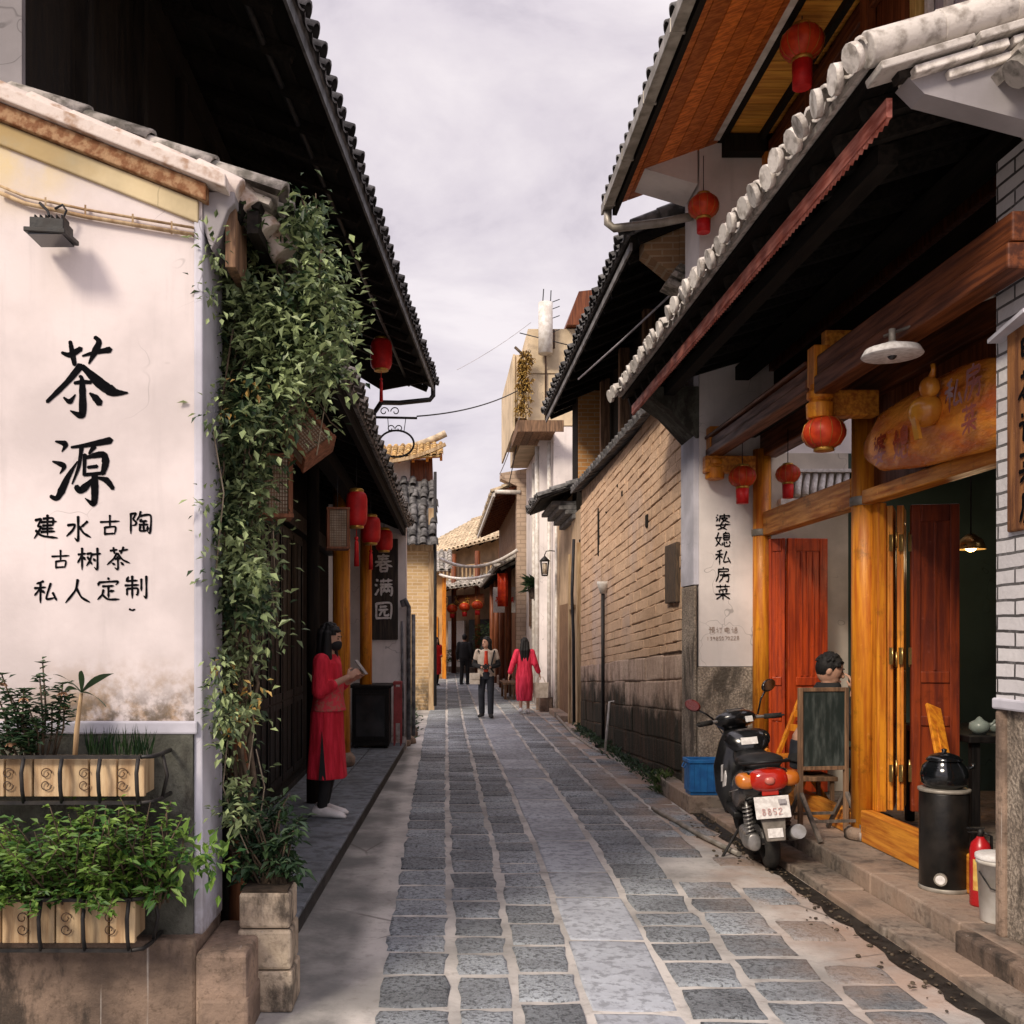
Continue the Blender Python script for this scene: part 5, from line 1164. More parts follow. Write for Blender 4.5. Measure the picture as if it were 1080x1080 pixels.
# ================================================================== MUD BRICK HOUSE
mh = thing('mud_brick_house', 'long windowless mud brick house on a mossy stone base with deep black eaves', 'house', (2.5, 13.6, 0))
def mudmat(name, c1, c2, c3, rnd, moss=False, bump=.6):
    t = NT(name); v = t.coord(world=True); P = t.xyz()
    col = t.mix(t.rng(t.noise(v, 1.1, 7), .36, .66), c1, c2); col = t.mix(t.rng(t.noise(v, 13, 8, .68), .48, .70, 0, .55), col, c3)
    f = t.math('MULTIPLY_ADD', t.attr(), rnd); f.node.inputs[2].default_value = 1
    col = t.mix(1.0, col, t.n('ShaderNodeCombineColor', {0: f, 1: f, 2: f}).outputs[0], 'MULTIPLY')
    col = t.mix(t.rng(t.noise(v, .55, 8, .62), .54, .68, 0, .55), col, (.60, .48, .42))
    col = t.mix(t.rng(t.noise(t.coord((1, 3, .5), True), .9, 8, .66), .56, .72, 0, .6), col, tuple(x * .4 for x in c2))
    if moss:
        n = t.noise(v, 1.5, 8, .7); wob = t.math('MULTIPLY_ADD', n, 1.5); wob.node.inputs[2].default_value = -.75
        h = t.math('ADD', P[2], wob)
        col = t.mix(t.rng(h, 1.12, .70, 0, .96), col, (.022, .024, .017))
        col = t.mix(t.math('MULTIPLY', t.rng(h, 1.75, 1.15), t.rng(t.noise(t.coord((4, 4, .6), True), 2.0, 6), .45, .62, 0, .45)), col, (.14, .08, .052))
    t.bump(t.noise(v, 22, 8, .7), bump, .03)
    return t.done(col, .92, .15)
m_mud = mudmat('sun_dried_mud_brick', (.66, .46, .31), (.53, .355, .23), (.38, .24, .15), .08)
m_rub = mudmat('stained_rubble_stone', (.62, .47, .37), (.46, .33, .25), (.20, .13, .09), .10, moss=True, bump=.9)
m_joint = mat('dark_earth_joint', (.22, .14, .09), (.12, .075, .045), scale=9, bump=.6)
WX = 2.46
b = MB(); b.box(WX + .014, WX + .5, 10.05, 17.3, 0, 4.2); b.build('wall_core', m_joint, mh, True)
def wallblocks(mb, z0, z1, y0, y1, rowh, bl, gap, depth, jit, slope=0, m=0, x=WX):
    z = z0; k = 0
    while z < z1 - .02:
        h = rowh * rr.uniform(.82, 1.2); y = y0 - (bl * .5 if k % 2 else 0) - rr.uniform(0, .1)
        while y < y1:
            l_ = bl * rr.uniform(.7, 1.3); a, c = max(y, y0), min(y + l_, y1)
            if c - a > .05:
                zl = lambda yy: z + slope * (yy - y0); p = rr.uniform(-depth, depth); zt = lambda yy: min(zl(yy) + h, z1 + .0)
                g2 = gap * rr.choice((.25, .5, .9, 1.0, 2.2)); j = lambda: rr.uniform(-jit, jit)
                face = [(x + p + j() * .3, a + g2 / 2 + j(), zl(a) + g2 / 2 + j()), (x + p + j() * .5, c - g2 / 2 + j(), zl(c) + g2 / 2 + j()), (x + p + j() * .5, c - g2 / 2 + j(), zt(c) - g2 / 2 + j()), (x + p + j() * .5, a + g2 / 2 + j(), zt(a) - g2 / 2 + j())]
                cy, cz_ = (a + c) / 2, z + h / 2
                inn = [(q[0] - .006, cy + (q[1] - cy) * .95, zl(q[1]) + h / 2 + (q[2] - zl(q[1]) - h / 2) * .86) for q in face]
                bk_ = [(x + .10, q[1], q[2]) for q in face]
                mb.add(bk_ + face + inn, [(i, (i + 1) % 4, 4 + (i + 1) % 4, 4 + i) for i in range(4)] + [(4 + i, 4 + (i + 1) % 4, 8 + (i + 1) % 4, 8 + i) for i in range(4)] + [(8, 9, 10, 11)], m, False, rr.uniform(-1, 1))
            y += l_
        z += h; k += 1
b = MB(); wallblocks(b, 1.5, 4.35, 10.05, 17.3, .125, .36, .0075, .005, .006, -.055); b.build('mud_brick_face', m_mud, mh, True)
b = MB(); wallblocks(b, .0, 1.48, 10.05, 17.3, .30, .85, .008, .006, .012, -.05); b.build('stone_base', m_rub, mh, True, bev=.012)
b = MB()        # near-black blocks as shade in putlog holes and slit; dark patch near the corner
for (px, py, w_, h_) in ((632, 556, .10, .75), (683, 548, .10, .16), (612, 570, .05, .06), (652, 512, .05, .05), (657, 520, .06, .09), (640, 540, .05, .04), (606, 586, .04, .05)):
    yy = WX * F / (px - 465); z = EYE + (671 - py) / F * yy; b.box(WX - .024, WX + .02, yy - w_ / 2, yy + w_ / 2, z - h_ * .6, z + h_ * .4)
b.build('hole_shade', m_shadev, mh, True, bev=.02)
b = MB(); b.box(WX - .05, WX, 10.12, 10.62, 2.0, 2.62); b.build('dark_board', mat('rotten_board', (.05, .035, .025), (.12, .08, .05), scale=9, bump=.7, stretch=(6, 6, 1)), mh, True, bev=.01)
b = MB(); y = 10.1
while y < 17.4:
    b.obox((WX - .14, y, 4.20 + rr.uniform(-.01, .01)), (.5, 0, .16), (0, .22, 0), (-.01, 0, .035), 0, rr.uniform(-1, 1)); b.cyl((WX - .15, y + .11, 4.25), (WX + .3, y + .11, 4.40), .05, .045, n=8, r=rr.uniform(-1, 1)); y += .235
b.build('coping_tiles', m_tile, mh, True)
b = MB(); b.box(WX + .5, WX + 4, 10.1, 18.6, 3.0, 6.2); b.box(WX + .02, WX + .5, 17.9, 18.6, 3.9, 6.2); b.build('recessed_wall', m_shadev, mh, True)
b = MB(); b.box(WX + .03, WX + 1.6, 17.86, 17.9, 4.3, 6.1); b.build('end_brick_panel', m_obrick, mh, True)
for y in (11.6, 13.4, 15.2, 17.0): b = MB(); b.box(WX + .3, WX + .45, y, y + .15, 4.3, 6.1); b.build('loft_post', m_oldwood, mh, True)
locroof(mh, 'main', V((2.0, 10.35, 5.82)), V((2.0, 18.7, 5.82)), V((1, 0, .42)), 2.9, m_tile, m_shadeh, sp=.23, r=.075, rafters=.55, jit=.02)
b = MB(); b.box(1.985, 2.01, 10.35, 18.7, 5.70, 5.78); b.build('fascia', mat('grey_worn_fascia', (.22, .21, .21), (.12, .115, .115), scale=6), mh, True)
m_gbr = bricks('brown_gable_brick', (.36, .22, .12), (.27, .155, .085), (.40, .30, .20), .22, .07, .010, .3)
b = MB(); b.prism([(2.52, 10.40, 4.4), (3.4, 10.40, 4.4), (3.4, 10.40, 6.40), (2.52, 10.40, 6.0)], (0, .3, 0)); b.prism([(2.15, 10.42, 5.72), (2.52, 10.42, 5.42), (2.52, 10.42, 5.98), (2.15, 10.42, 5.86)], (0, .26, 0)); b.build('gable_wall', m_gbr, mh, True)
b = MB(); A = V((2.0, 10.30, 5.93)); U = V((1, 0, .42)).normalized()
for i in range(9): b.cyl(A + U * (i * .3), A + U * (i * .3 + .32), .075, .065, n=10, r=rr.uniform(-1, 1))
b.build('verge_tiles', m_tile, mh, True)
b = MB()
for i, y in enumerate((10.32, 10.30, 10.28)): b.obox((2.35 + .05 * i, y, 5.36 + .07 * i), (.2, 0, -.09), (0, .3, 0), (.05, 0, .05))
b.build('gable_corbel', m_tileold, mh, True, bev=.01)
b = MB(); b.tube([at(735, 285, 10.3), at(655, 360, 12.3), at(610, 400, 15)], .013, 6); b.build('eave_pole', m_cablew, mh, True)
b = MB(); yy = 14.6; b.tube([(WX - .06, yy, .02), (WX - .06, yy, 2.3)], .027, 10); b.tube([(WX - .06, yy, .03), (WX - .18, yy - .1, .03)], .027, 10); b.build('downpipe', m_iron, mh, True)
b = MB(); b.lathe([(.04, 2.28), (.09, 2.42), (.09, 2.46), (.03, 2.3)], (WX - .06, yy, 0), 14); b.build('pipe_funnel', m_pvc, mh, True)
bp = thing('white_standpipe', 'thin white standpipe rising from the gutter before the mossy mud brick house', 'pipe', (2.28, 13.2, 0)); q0, q1 = at(638, 794, 13.6), at(643, 740, 13.6)
b = MB(); b.tube([q0, q1, q1 + V((.06, 0, .0))], .017, 8); b.build('tube', m_pvc, bp, True); bp.location = q0
for o in kids(bp): o.location = V((2.28, 13.2, 0)) - q0
hs = thing('water_hose', 'pale hose lying along the foot of the mud brick house', 'hose', (2.2, 14.5, .02)); b = MB(); b.tube([at(588, 757, 19.3) + V((0, 0, .02)), V((2.2, 16.3, .02)), V((2.22, 14.6, .02)), at(636, 796, 13.75) + V((0, 0, .02))], .024, 8); b.build('tube', m_zinc, hs, True)
lj = thing('long_pole', 'thin dark pole lying on the paving in front of the scooter', 'pole', (2.05, 8.6, .03)); b = MB(); b.tube([V((2.0, 9.3, .028)), V((2.12, 8.0, .028)), V((2.22, 7.35, .028))], .02, 8); b.build('pole', m_zinc, lj, True)
wt = thing('weed_tuft', 'small bright green weed tuft at the base of the mud brick corner', 'weed', (2.32, 10.35, .0)); b = MB()
for _ in range(230): an = rng.uniform(0, 6.28); p = V((2.34 + rng.gauss(0, .06), 10.4 + rng.gauss(0, .09), rng.uniform(0, .18))); b.leaf(p, V((math.cos(an) * .5, math.sin(an) * .5, rng.uniform(.2, 1))), V((0, -.3, 1)), rng.uniform(.05, .13), .025)
b.build('foliage', m_leaff, wt, True)
db = thing('gutter_weeds', 'scattered low weeds and soil along the stone base of the mud brick house', 'weeds', (2.4, 13, 0)); b = MB()
for _ in range(900): an = rng.uniform(0, 6.28); p = V((2.42 - abs(rng.gauss(0, .07)), rng.uniform(10.6, 17.2), rng.uniform(0, .12))); b.leaf(p, V((math.cos(an) * .6, math.sin(an) * .6, rng.uniform(0, 1))), V((0, -.3, 1)), rng.uniform(.03, .09), .03)
b.build('foliage', m_leafd, db, True)

db2 = MB(); rd = random.Random(4)
for _ in range(170):
    y = rd.uniform(4.3, 9.1); c = V((rd.choice((2.36 + rd.gauss(0, .03), 2.30 + rd.gauss(0, .05), 2.2 + rd.gauss(0, .1))), y, .010)); s_ = rd.uniform(.004, .013)
    db2.ell(c, (s_ * 1.3, s_, s_ * .7), 6, 4, 0, Matrix.Rotation(rd.uniform(0, 6), 3, 'Z'))
for _ in range(60):
    c = V((2.33 + rd.gauss(0, .06), rd.uniform(4.3, 9.1), .014)); an = rd.uniform(0, 6.28); db2.leaf(c, V((math.cos(an), math.sin(an), .1)), V((0, 0, 1)), rd.uniform(.025, .05), .018)
db2.build('gutter_litter', mat('dry_litter', (.10, .075, .05), (.045, .034, .025), scale=20, rnd=.4), kind='stuff')
# ================================================================== WHITE HOUSE and houses beyond, right
wh = thing('white_house', 'tall cream and white house with pipes down its front and a timber bottomed balcony', 'house', (2.5, 20, 0))
b = MB(); b.box(2.46, 6, 17.35, 18.6, 0, 3.9); b.box(2.52, 6, 18.6, 21.4, 0, 4.4); b.build('gate_wall', m_beige, wh, True)
b = MB(); b.box(2.40, 2.46, 17.36, 17.55, 0, 3.3); b.box(2.42, 2.52, 18.65, 18.8, 0, 3.2); b.box(2.40, 2.46, 17.8, 18.6, 2.15, 2.22); b.build('gate_trim', m_palewood, wh, True)
b = MB(); b.box(2.505, 2.52, 19.2, 20.8, .12, 2.3); b.build('door', m_oldwood, wh, True)
b = MB(); b.box(2.30, 2.6, 19.0, 21.0, 0, .12); b.build('door_step', m_terr, wh, True, bev=.01)
b = MB()
for k in range(4): b.box(2.40 - .12 * k, 2.52, 18.0 + .03 * k, 20.0, 3.80 + k * .085, 3.88 + k * .085)
b.build('canopy_corbel', m_tile, wh, True, bev=.012)
locroof(wh, 'canopy', V((1.82, 17.9, 4.12)), V((1.82, 20.2, 4.12)), V((1, 0, .36)), .9, m_tile, m_shadeh, sp=.22, r=.075, rafters=0, jit=.02)
b = MB(); b.box(2.20, 2.55, 22.0, 22.5, 0, 6.2); b.box(2.34, 6, 22.5, 27, 0, 6.2); b.box(2.45, 6, 21.41, 21.99, 0, 6.2); b.build('white_wall', m_white, wh, True)
b = MB(); b.box(2.12, 2.5, 21.9, 22.0, 0, .55); b.box(2.16, 2.44, 21.5, 21.89, 0, .32); b.build('wall_foot', m_sand, wh, True, bev=.02)
b = MB(); b.box(1.90, 6, 21.5, 27, 6.25, 8.35); b.box(1.90, 2.9, 21.47, 21.5, 7.38, 7.44); b.build('upper_block', m_cream, wh, True)
b = MB(); b.box(1.64, 1.895, 21.9, 26, 6.5, 7.9); b.box(1.60, 1.64, 21.85, 26, 6.2, 7.9); b.build('side_block', m_cream, wh, True)
b = MB()
for i in range(5): b.box(1.66 + i * .16, 1.81 + i * .16, 20.9, 22.6, 6.02, 6.06, 0, rng.uniform(-1, 1))
b.box(1.62, 1.66, 20.85, 22.6, 5.98, 6.22); b.box(1.66, 2.6, 20.85, 20.9, 5.98, 6.22); b.build('balcony', m_oldwood, wh, True)
b = MB(); b.prism([(2.72, 21.3, 8.38), (3.4, 21.3, 8.38), (3.4, 21.3, 9.15), (2.98, 21.3, 9.1)], (0, 3, 0)); b.build('rooflight_awning', m_brownv, wh, True)
b = MB(); b.cyl((2.26, 21.3, 7.75), (2.26, 21.3, 8.85), .155, n=18); b.build('flue_pipe', m_pvc, wh, True)
b = MB(); b.tube([(2.42, 21.42, 7.9), (2.42, 21.42, 8.3)], .06, 8); b.tube([(2.26, 21.3, 7.7), (2.28, 21.45, 7.5), (2.28, 21.45, 6.3)], .02, 6); b.build('rusty_bracket', m_ironr, wh, True)
b = MB(); b.tube([(2.2, 21.3, 8.85), (2.22, 21.3, 9.15)], .012, 5); b.tube([(2.36, 21.3, 8.7), (2.38, 21.3, 9.12)], .012, 5)
for z in (8.85, 8.7, 8.5, 8.2): b.tube([(2.36, 21.3, z), (2.56, 21.25, z + .06)], .010, 5)
b.tube([(1.7, 21.3, 8.2), (2.9, 21.3, 7.9)], .012, 5); b.build('aerial', m_cable, wh, True)
b = MB()
for (x, y, z0, z1, r_) in ((2.155, 22.1, .1, 5.9, .05), (2.155, 22.35, .3, 5.6, .03), (2.27, 23.0, .1, 5.9, .06), (2.28, 24.2, .2, 5.9, .05), (2.45, 20.95, .1, 4.3, .03), (2.37, 21.6, .1, 5.9, .045)): b.tube([(x, y, z0), (x, y, z1)], r_, 8)
b.tube([(2.27, 23.0, .3), (2.2, 22.2, .5), (2.14, 22.0, .5)], .03, 6); b.build('drainpipe', m_pvc, wh, True)
b = MB(); b.tube([(2.39, 17.7, .1), (2.38, 17.7, 1.6), (2.36, 17.75, 2.4), (2.40, 17.8, 3.4)], .03, 6); b.build('wall_cable', m_cable, wh, True)
b = MB(); b.box(2.30, 2.336, 23.4, 24.0, 2.2, 3.1); b.box(2.30, 2.336, 25, 25.8, 1.9, 3.0); b.box(2.19, 2.198, 22.1, 22.4, 2.0, 2.7); b.build('window', m_glass, wh, True)
sl2 = thing('iron_wall_lantern', 'small black iron lantern on the pipe covered white wall', 'lantern', (2.12, 20.6, 3.1)); c = at(574.5, 597, 20.6); sl2.location = c; sl2.scale = (.62,) * 3
b = MB(); r_ = .13
for sx in (-1, 1):
    for sy in (-1, 1): b.bar((sx * r_ * .7, sy * r_ * .7, -.3), (sx * r_, sy * r_, .16), .022, .022)
b.lathe([(r_ * .75, -.34), (r_ * .9, -.3), (r_ * .75, -.29)], (0, 0, 0), 4); b.lathe([(r_ * 1.5, .16), (r_ * .7, .27), (.02, .34), (.02, .40)], (0, 0, 0), 8); b.tube([(0, 0, .38), (.05, 0, .5), (.2, 0, .52), (.34, 0, .5)], .018, 6); b.build('frame', m_iron, sl2)
b = MB(); b.cyl((0, 0, -.27), (0, 0, .1), .07, .085, n=10); b.build('glass', m_paper, sl2)
dp = thing('dry_creeper', 'withered golden plant tumbling over the cream balcony edge', 'plant', (1.75, 21.3, 6.3)); b = MB(); s = MB()
for _ in range(46):
    tip = at(rng.uniform(545, 563), rng.uniform(368, 445), 21.2); base = V((1.80, 21.35, rng.uniform(6.5, 7.6))); mid = base.lerp(tip, .5) + V((-.05, -.05, .12)); s.tube([base, mid, tip], .008, 5)
    for j in range(18): p = mid.lerp(tip, rng.random()); an = rng.uniform(0, 6.28); b.leaf(p, V((math.cos(an), math.sin(an), -.5)), V((0, 0, 1)), rng.uniform(.07, .14), .04)
s.tube([at(543, 366, 21.2), at(556, 378, 21.3), at(562, 384, 21.4)], .03, 6)
b.build('foliage', m_leafdry, dp, True); s.build('stem', m_stem, dp, True)
lp2 = thing('bracket_plant', 'dark leafed pot plant hung on the white wall above the walking woman', 'plant', (2.1, 23, 2.9)); lp2.location = at(563, 618, 23); b = MB()
for _ in range(60): an = rng.uniform(0, 6.28); b.leaf(V((rng.gauss(0, .05), rng.gauss(0, .05), rng.uniform(-.1, .1))), V((math.cos(an), math.sin(an), rng.uniform(-.2, .9))), V((0, 0, 1)), rng.uniform(.2, .42), .1)
b.build('foliage', m_leafd, lp2); b = MB(); b.lathe([(.09, -.3), (.14, -.05), (.12, -.05)], n=12); b.build('pot', m_sand, lp2); b = MB(); b.box(0, .3, -.02, .02, -.34, -.30); b.build('bracket', m_iron, lp2)

# two-tier shop house
th = thing('two_tier_shop_house', 'shop house with two stacked dark eaves and a pale brick fire wall', 'shop house', (2.2, 31, 0))
m_palebr = bricks('pale_brick', (.56, .43, .33), (.48, .36, .27), (.38, .29, .22), .3, .12, .014, .4)
b = MB(); b.box(2.10, 2.5, 27.2, 27.7, 0, 5.8); b.prism([(2.1, 27.2, 5.8), (1.65, 27.2, 6.0), (1.65, 27.2, 6.15), (2.5, 27.2, 6.3), (2.5, 27.2, 5.8)], (0, .5, 0)); b.build('fire_wall', m_palebr, th, True)
b = MB(); b.box(2.3, 6, 27.7, 39, 0, 6.3); b.build('facade', m_oldwood, th, True)
locroof(th, 'upper', V((1.50, 27.4, 5.6)), V((1.50, 39, 5.6)), V((1, 0, .42)), 2.0, m_tilecream, m_brownv, sp=.28, r=.09, rafters=.7)
b = MB(); b.tube([(1.5, 27.35, 5.66), (2.2, 27.2, 5.62)], .06, 8); b.box(1.44, 1.5, 27.3, 39, 5.52, 5.62); b.build('gutter', m_pvc, th, True)
locroof(th, 'lower', V((1.62, 27.9, 3.55)), V((1.62, 39, 3.55)), V((1, 0, .5)), .9, m_tileold, m_shadeh, sp=.28, r=.09, rafters=.7)
for y in (28.6, 31.5, 34.5, 37.5): b = MB(); b.cyl((1.95, y, 0), (1.95, y, 3.9), .1, n=10); b.build('post', m_brownv, th, True)
b = MB(); b.box(1.9, 2.28, 29.2, 29.26, 2.35, 3.1); o = b.build('sign_panel', m_whitepaint, th, True); b = MB()
for i in range(3): strokes(b, CH[('man', 'chun', 'yuan')[i]], (1.60 + .0, 29.18, 2.95), X1 * 0, D * 0, .01)
b.box(1.55, 1.9, 29.2, 29.26, 2.35, 3.1)
o2 = b.build('sign_border', m_whitepaint, th, True); b = MB()
for i in range(3): strokes(b, CH[('cha', 'man', 'cai')[i]], (1.60 + i * .2, 29.185, 2.82), X1, D, .18, wf=.14, out=(0, -.004, 0))
sub(b, 'sign_writing', m_red, o, th)
b = MB(); b.box(2.26, 2.3, 30, 31.2, .3, 2.6); b.box(2.26, 2.3, 32, 34, .3, 2.6); b.box(2.25, 2.3, 28.4, 29.8, 3.9, 5.2); b.build('shutter', m_brownv, th, True)
b = MB(); b.box(1.95, 2.3, 27.7, 39, 0, .3); b.build('front_step', m_sand, th, True, bev=.02)
hk = thing('hanging_banner', 'orange red cloth banner under the lower eave of the two tier shop house', 'banner', (1.85, 28.3, 3.3)); b = MB()
vs = [(1.62 + .3 * math.sin(u * 1.5), 28.2 + .06 * math.sin(u * 9), 3.45 - v_ * .95) for v_ in (0, .33, .66, 1) for u in [i / 8 for i in range(9)]]
b.add(vs, [(r_ * 9 + i, r_ * 9 + i + 1, r_ * 9 + i + 10, r_ * 9 + i + 9) for r_ in range(3) for i in range(8)], 0, True); o = b.build('cloth', m_redorange, hk, True); m_ = o.modifiers.new('s', 'SOLIDIFY'); m_.thickness = .01
bn = thing('street_bench', 'low wooden bench against the far right shop fronts', 'bench', (1.78, 26.2, 0)); b = MB(); b.box(1.6, 1.95, 25.4, 27.0, .40, .45)
for y in (25.5, 26.8): b.box(1.64, 1.70, y, y + .06, 0, .4); b.box(1.86, 1.92, y, y + .06, 0, .4)
b.build('bench', m_oldwood, bn, True)

# ================================================================== END OF THE STREET
eh = thing('end_house', 'house with a long pale roof closing the far end of the street', 'shop house', (.6, 44, 0))
P0, P1 = V((-2.2, 48.5, 0)), V((3.0, 40, 0)); dd = (P1 - P0).normalized(); nn = V((-dd.y, dd.x, 0)); nn = nn if nn.y > 0 else -nn
def wallq(a, t0, t1, off, z0, z1, th_=.3):
    p = P0.lerp(P1, t0) + nn * off; q = P0.lerp(P1, t1) + nn * off; a.obox(p + V((0, 0, z0)), q - p, nn * th_, V((0, 0, z1 - z0)))
b = MB(); p_, q_ = P0 + nn * 1.3, P1 + nn * 1.3; b.prism([p_, q_, q_ + V((0, 0, 6.40)), p_ + V((0, 0, 5.80))], nn * .3); b.build('facade', m_beige, eh, True)
locroof(eh, 'main', P0 + V((0, 0, 5.15)), P1 + V((0, 0, 5.75)), nn + V((0, 0, .52)), 5.2, m_tilecream, m_shadeh, sp=.34, r=.11, rafters=.9)
b = MB(); a = P0 + nn * 4.55 + V((0, 0, 7.6)); b.bar(a, a + (P1 - P0) + V((0, 0, .6)), .3, .22); b.build('ridge', m_tilecream, eh, True)
locroof(eh, 'awning', P0.lerp(P1, .2) - nn * .7 + V((0, 0, 3.55)), P0.lerp(P1, .86) - nn * .7 + V((0, 0, 3.75)), nn + V((0, 0, .38)), 1.7, m_tileold, m_brownv, sp=.34, r=.11, rafters=.7)
b = MB(); wallq(b, .15, .95, .2, 4.05, 4.12, .05); wallq(b, .15, .95, .2, 4.75, 4.80, .05)
for i in range(26): t = .15 + .8 * i / 25; wallq(b, t, t + .008, .21, 4.1, 4.76, .04)
b.build('balcony_rail', m_palewood, eh, True)
for t in (.18, .36, .55, .74, .92): b = MB(); p = P0.lerp(P1, t) - nn * .1; b.cyl(p, p + V((0, 0, 5.3)), .12, n=10); b.build('post', m_brownv, eh, True)
b = MB(); wallq(b, .34, .48, .9, .1, 2.35, .08); b.build('white_door', m_whitepaint, eh, True)
b = MB(); wallq(b, .52, .7, .9, .1, 2.4, .08); wallq(b, .74, .9, .9, .1, 2.4, .08); b.build('dark_door', m_blackpaint, eh, True)
b = MB(); wallq(b, .25, .8, -.2, 2.95, 3.45, .06); o = b.build('sign_board', m_brownh, eh, True); b = MB()
for i in range(5): p = P0.lerp(P1, .3 + i * .09) - nn * .22 + V((0, 0, 3.42)); strokes(b, CH[('chun', 'man', 'yuan', 'cha', 'gu')[i]], p, dd, D, .42, wf=.12, out=-nn * .01)
sub(b, 'sign_writing', m_gold, o, eh)
b = MB(); wallq(b, 0, 1, .3, 0, .25, .7); b.build('front_step', m_sand, eh, True)
cl = [(.27, 2.75), (.38, 2.8), (.5, 2.78), (.6, 2.85), (.7, 2.9), (.8, 2.95)]
for i, (t, z) in enumerate(cl):
    p = P0.lerp(P1, t) - nn * .5 + V((0, 0, z)); lab = ['leftmost of the red lanterns below the far awning', 'second red lantern from the left below the far awning', 'third red lantern from the left below the far awning', 'fourth red lantern from the left below the far awning', 'fifth red lantern from the left below the far awning', 'rightmost of the red lanterns below the far awning'][i]
    palace_lantern(lab, p, .24, .2, .5, 'red lanterns under the awning at the street end')
for i, (px, py, Y, h, lab) in enumerate(((497, 704, 45, 1.3, 'short pot plant by the white door at the street end'), (514, 700, 41, 2.1, 'tall bushy pot plant at the end of the street'), (527, 700, 38, 2.2, 'dense dark pot plant in front of the far right shop'), (484, 706, 46, 1.0, 'low flowering pot plant left of the far white door'))):
    p = at(px, 700, Y); t = thing('potted_plant', lab, 'pot plant', (p.x, Y, 0)); b = MB(); b.lathe([(.2, 0), (.3, .45), (.27, .45)], n=12); b.build('pot', m_sand, t); b = MB()
    for _ in range(330): an = rng.uniform(0, 6.28); rr_ = rng.random() ** .5 * .5; z = rng.uniform(.4, h); b.leaf(V((math.cos(an) * rr_, math.sin(an) * rr_, z)), V((math.cos(an), math.sin(an), rng.uniform(-.5, .8))), V((0, 0, 1)), rng.uniform(.12, .26), .09)
    b.build('foliage', m_leaff if i % 2 else m_leafd, t)
# ochre house on the left before the bend
oh = thing('ochre_house', 'ochre plastered house with an orange doorway at the left bend of the street', 'house', (-.6, 38, 0))
b = MB(); b.box(-5, .05, 38, 44, 0, 4.1); b.build('wall', plaster('ochre_plaster', (.56, .33, .14), dirt=.35, dz=(0, 1)), oh, True)
locroof(oh, 'main', V((-5, 37.5, 4.1)), V((.35, 37.5, 4.1)), V((0, 1, .45)), 2.2, m_tileold, m_brownv, sp=.3, r=.1, rafters=.8)
b = MB(); b.box(-.45, -.12, 37.94, 38, 0, 2.4); b.build('door', m_orange, oh, True); b = MB(); b.box(.05, .2, 37.9, 38.2, 0, 3.9); b.build('corner_post', m_orange, oh, True)
# houses filling the street behind (roofs that show over the nearer ones)
# overhead cables
def cable(label, pts, r_=.012, m_=None, sag=.25):
    a, c = V(pts[0]), V(pts[1]); P = [a.lerp(c, i / 14) - V((0, 0, sag * 4 * (i / 14) * (1 - i / 14))) for i in range(15)]
    t = thing('overhead_cable', label, 'cable', tuple(a)); b = MB(); b.tube(P, r_, 6); b.build('wire', m_ or m_cable, t, True)
cable('dark blue cable slung across the sky from the iron bracket to the cream balcony', (at(440, 439, 14.3), at(546, 412, 21.3)), .012, sag=.1)
cable('pale cable drooping from the balcony down to the far roofs', (at(548, 440, 21.4), at(527, 500, 27.3)), .012, m_cablew, .1)
cable('blue grey cable beside the pale one dropping steeply from the balcony', (at(553, 425, 21.4), at(536, 515, 27.0)), .012, m_cable, .05)
cable('upper white cable sagging across the street end', (at(464, 589, 30), at(546, 580, 27.2)), .05, m_pvc, .35)
cable('lower white cable sagging across the street end', (at(464, 606, 34), at(530, 601, 30)), .045, m_pvc, .2)
cable('thin faint cable crossing the open sky', (at(482, 390, 20), at(560, 340, 21.3)), .006, m_cablew, .05)
# ================================================================== PEOPLE  (they face -Y before turning)
def caps(mb, p, q, r0, r1, n=14):
    mb.tube([p, q], [r0, r1], n); mb.ell(p, (r0,) * 3, n, 8); mb.ell(q, (r1,) * 3, n, 8)
def hand(mb, wrist, d, nrm, s=1.0, curl=.5, side=1):
    """palm, four unequal bent fingers and a thumb; d points along the hand, nrm out of the back of the hand"""
    w_, d, n = V(wrist), V(d).normalized(), V(nrm).normalized(); n = (n - d * n.dot(d)).normalized(); x = d.cross(n) * side
    mb.ell(w_ + d * .045 * s, (.036 * s, .05 * s, .017 * s), 12, 8, 0, Matrix((x, d, n)).transposed())
    for i, (o, l_) in enumerate(((-.027, .062), (-.009, .072), (.009, .068), (.026, .054))):
        a = w_ + d * .085 * s + x * o * s; b_ = a + (d * math.cos(curl * .6) - n * math.sin(curl * .6)) * l_ * .5 * s; c = b_ + (d * math.cos(curl * 1.7) - n * math.sin(curl * 1.7)) * l_ * .55 * s
        caps(mb, a, b_, .0095 * s, .0085 * s, 8); caps(mb, b_, c, .0085 * s, .007 * s, 8)
    a = w_ + d * .03 * s - x * .03 * s; b_ = a + (d * .6 - x * .7 - n * .25) * .036 * s; c = b_ + (d * .95 - x * .1 - n * .35) * .034 * s
    caps(mb, a, b_, .012 * s, .0105 * s, 8); caps(mb, b_, c, .0105 * s, .008 * s, 8)
def head_rot(yaw, pitch): return Matrix.Rotation(yaw, 3, 'Z') @ Matrix.Rotation(pitch, 3, 'X')
def ring(c, rx, ry, n=28, ph=0, amp=0, k=7):
    return [V((c[0] + math.cos(a) * rx * (1 + amp * math.sin(k * a + ph)), c[1] + math.sin(a) * ry * (1 + amp * math.sin(k * a + ph)), c[2])) for a in [2 * math.pi * i / n for i in range(n)]]
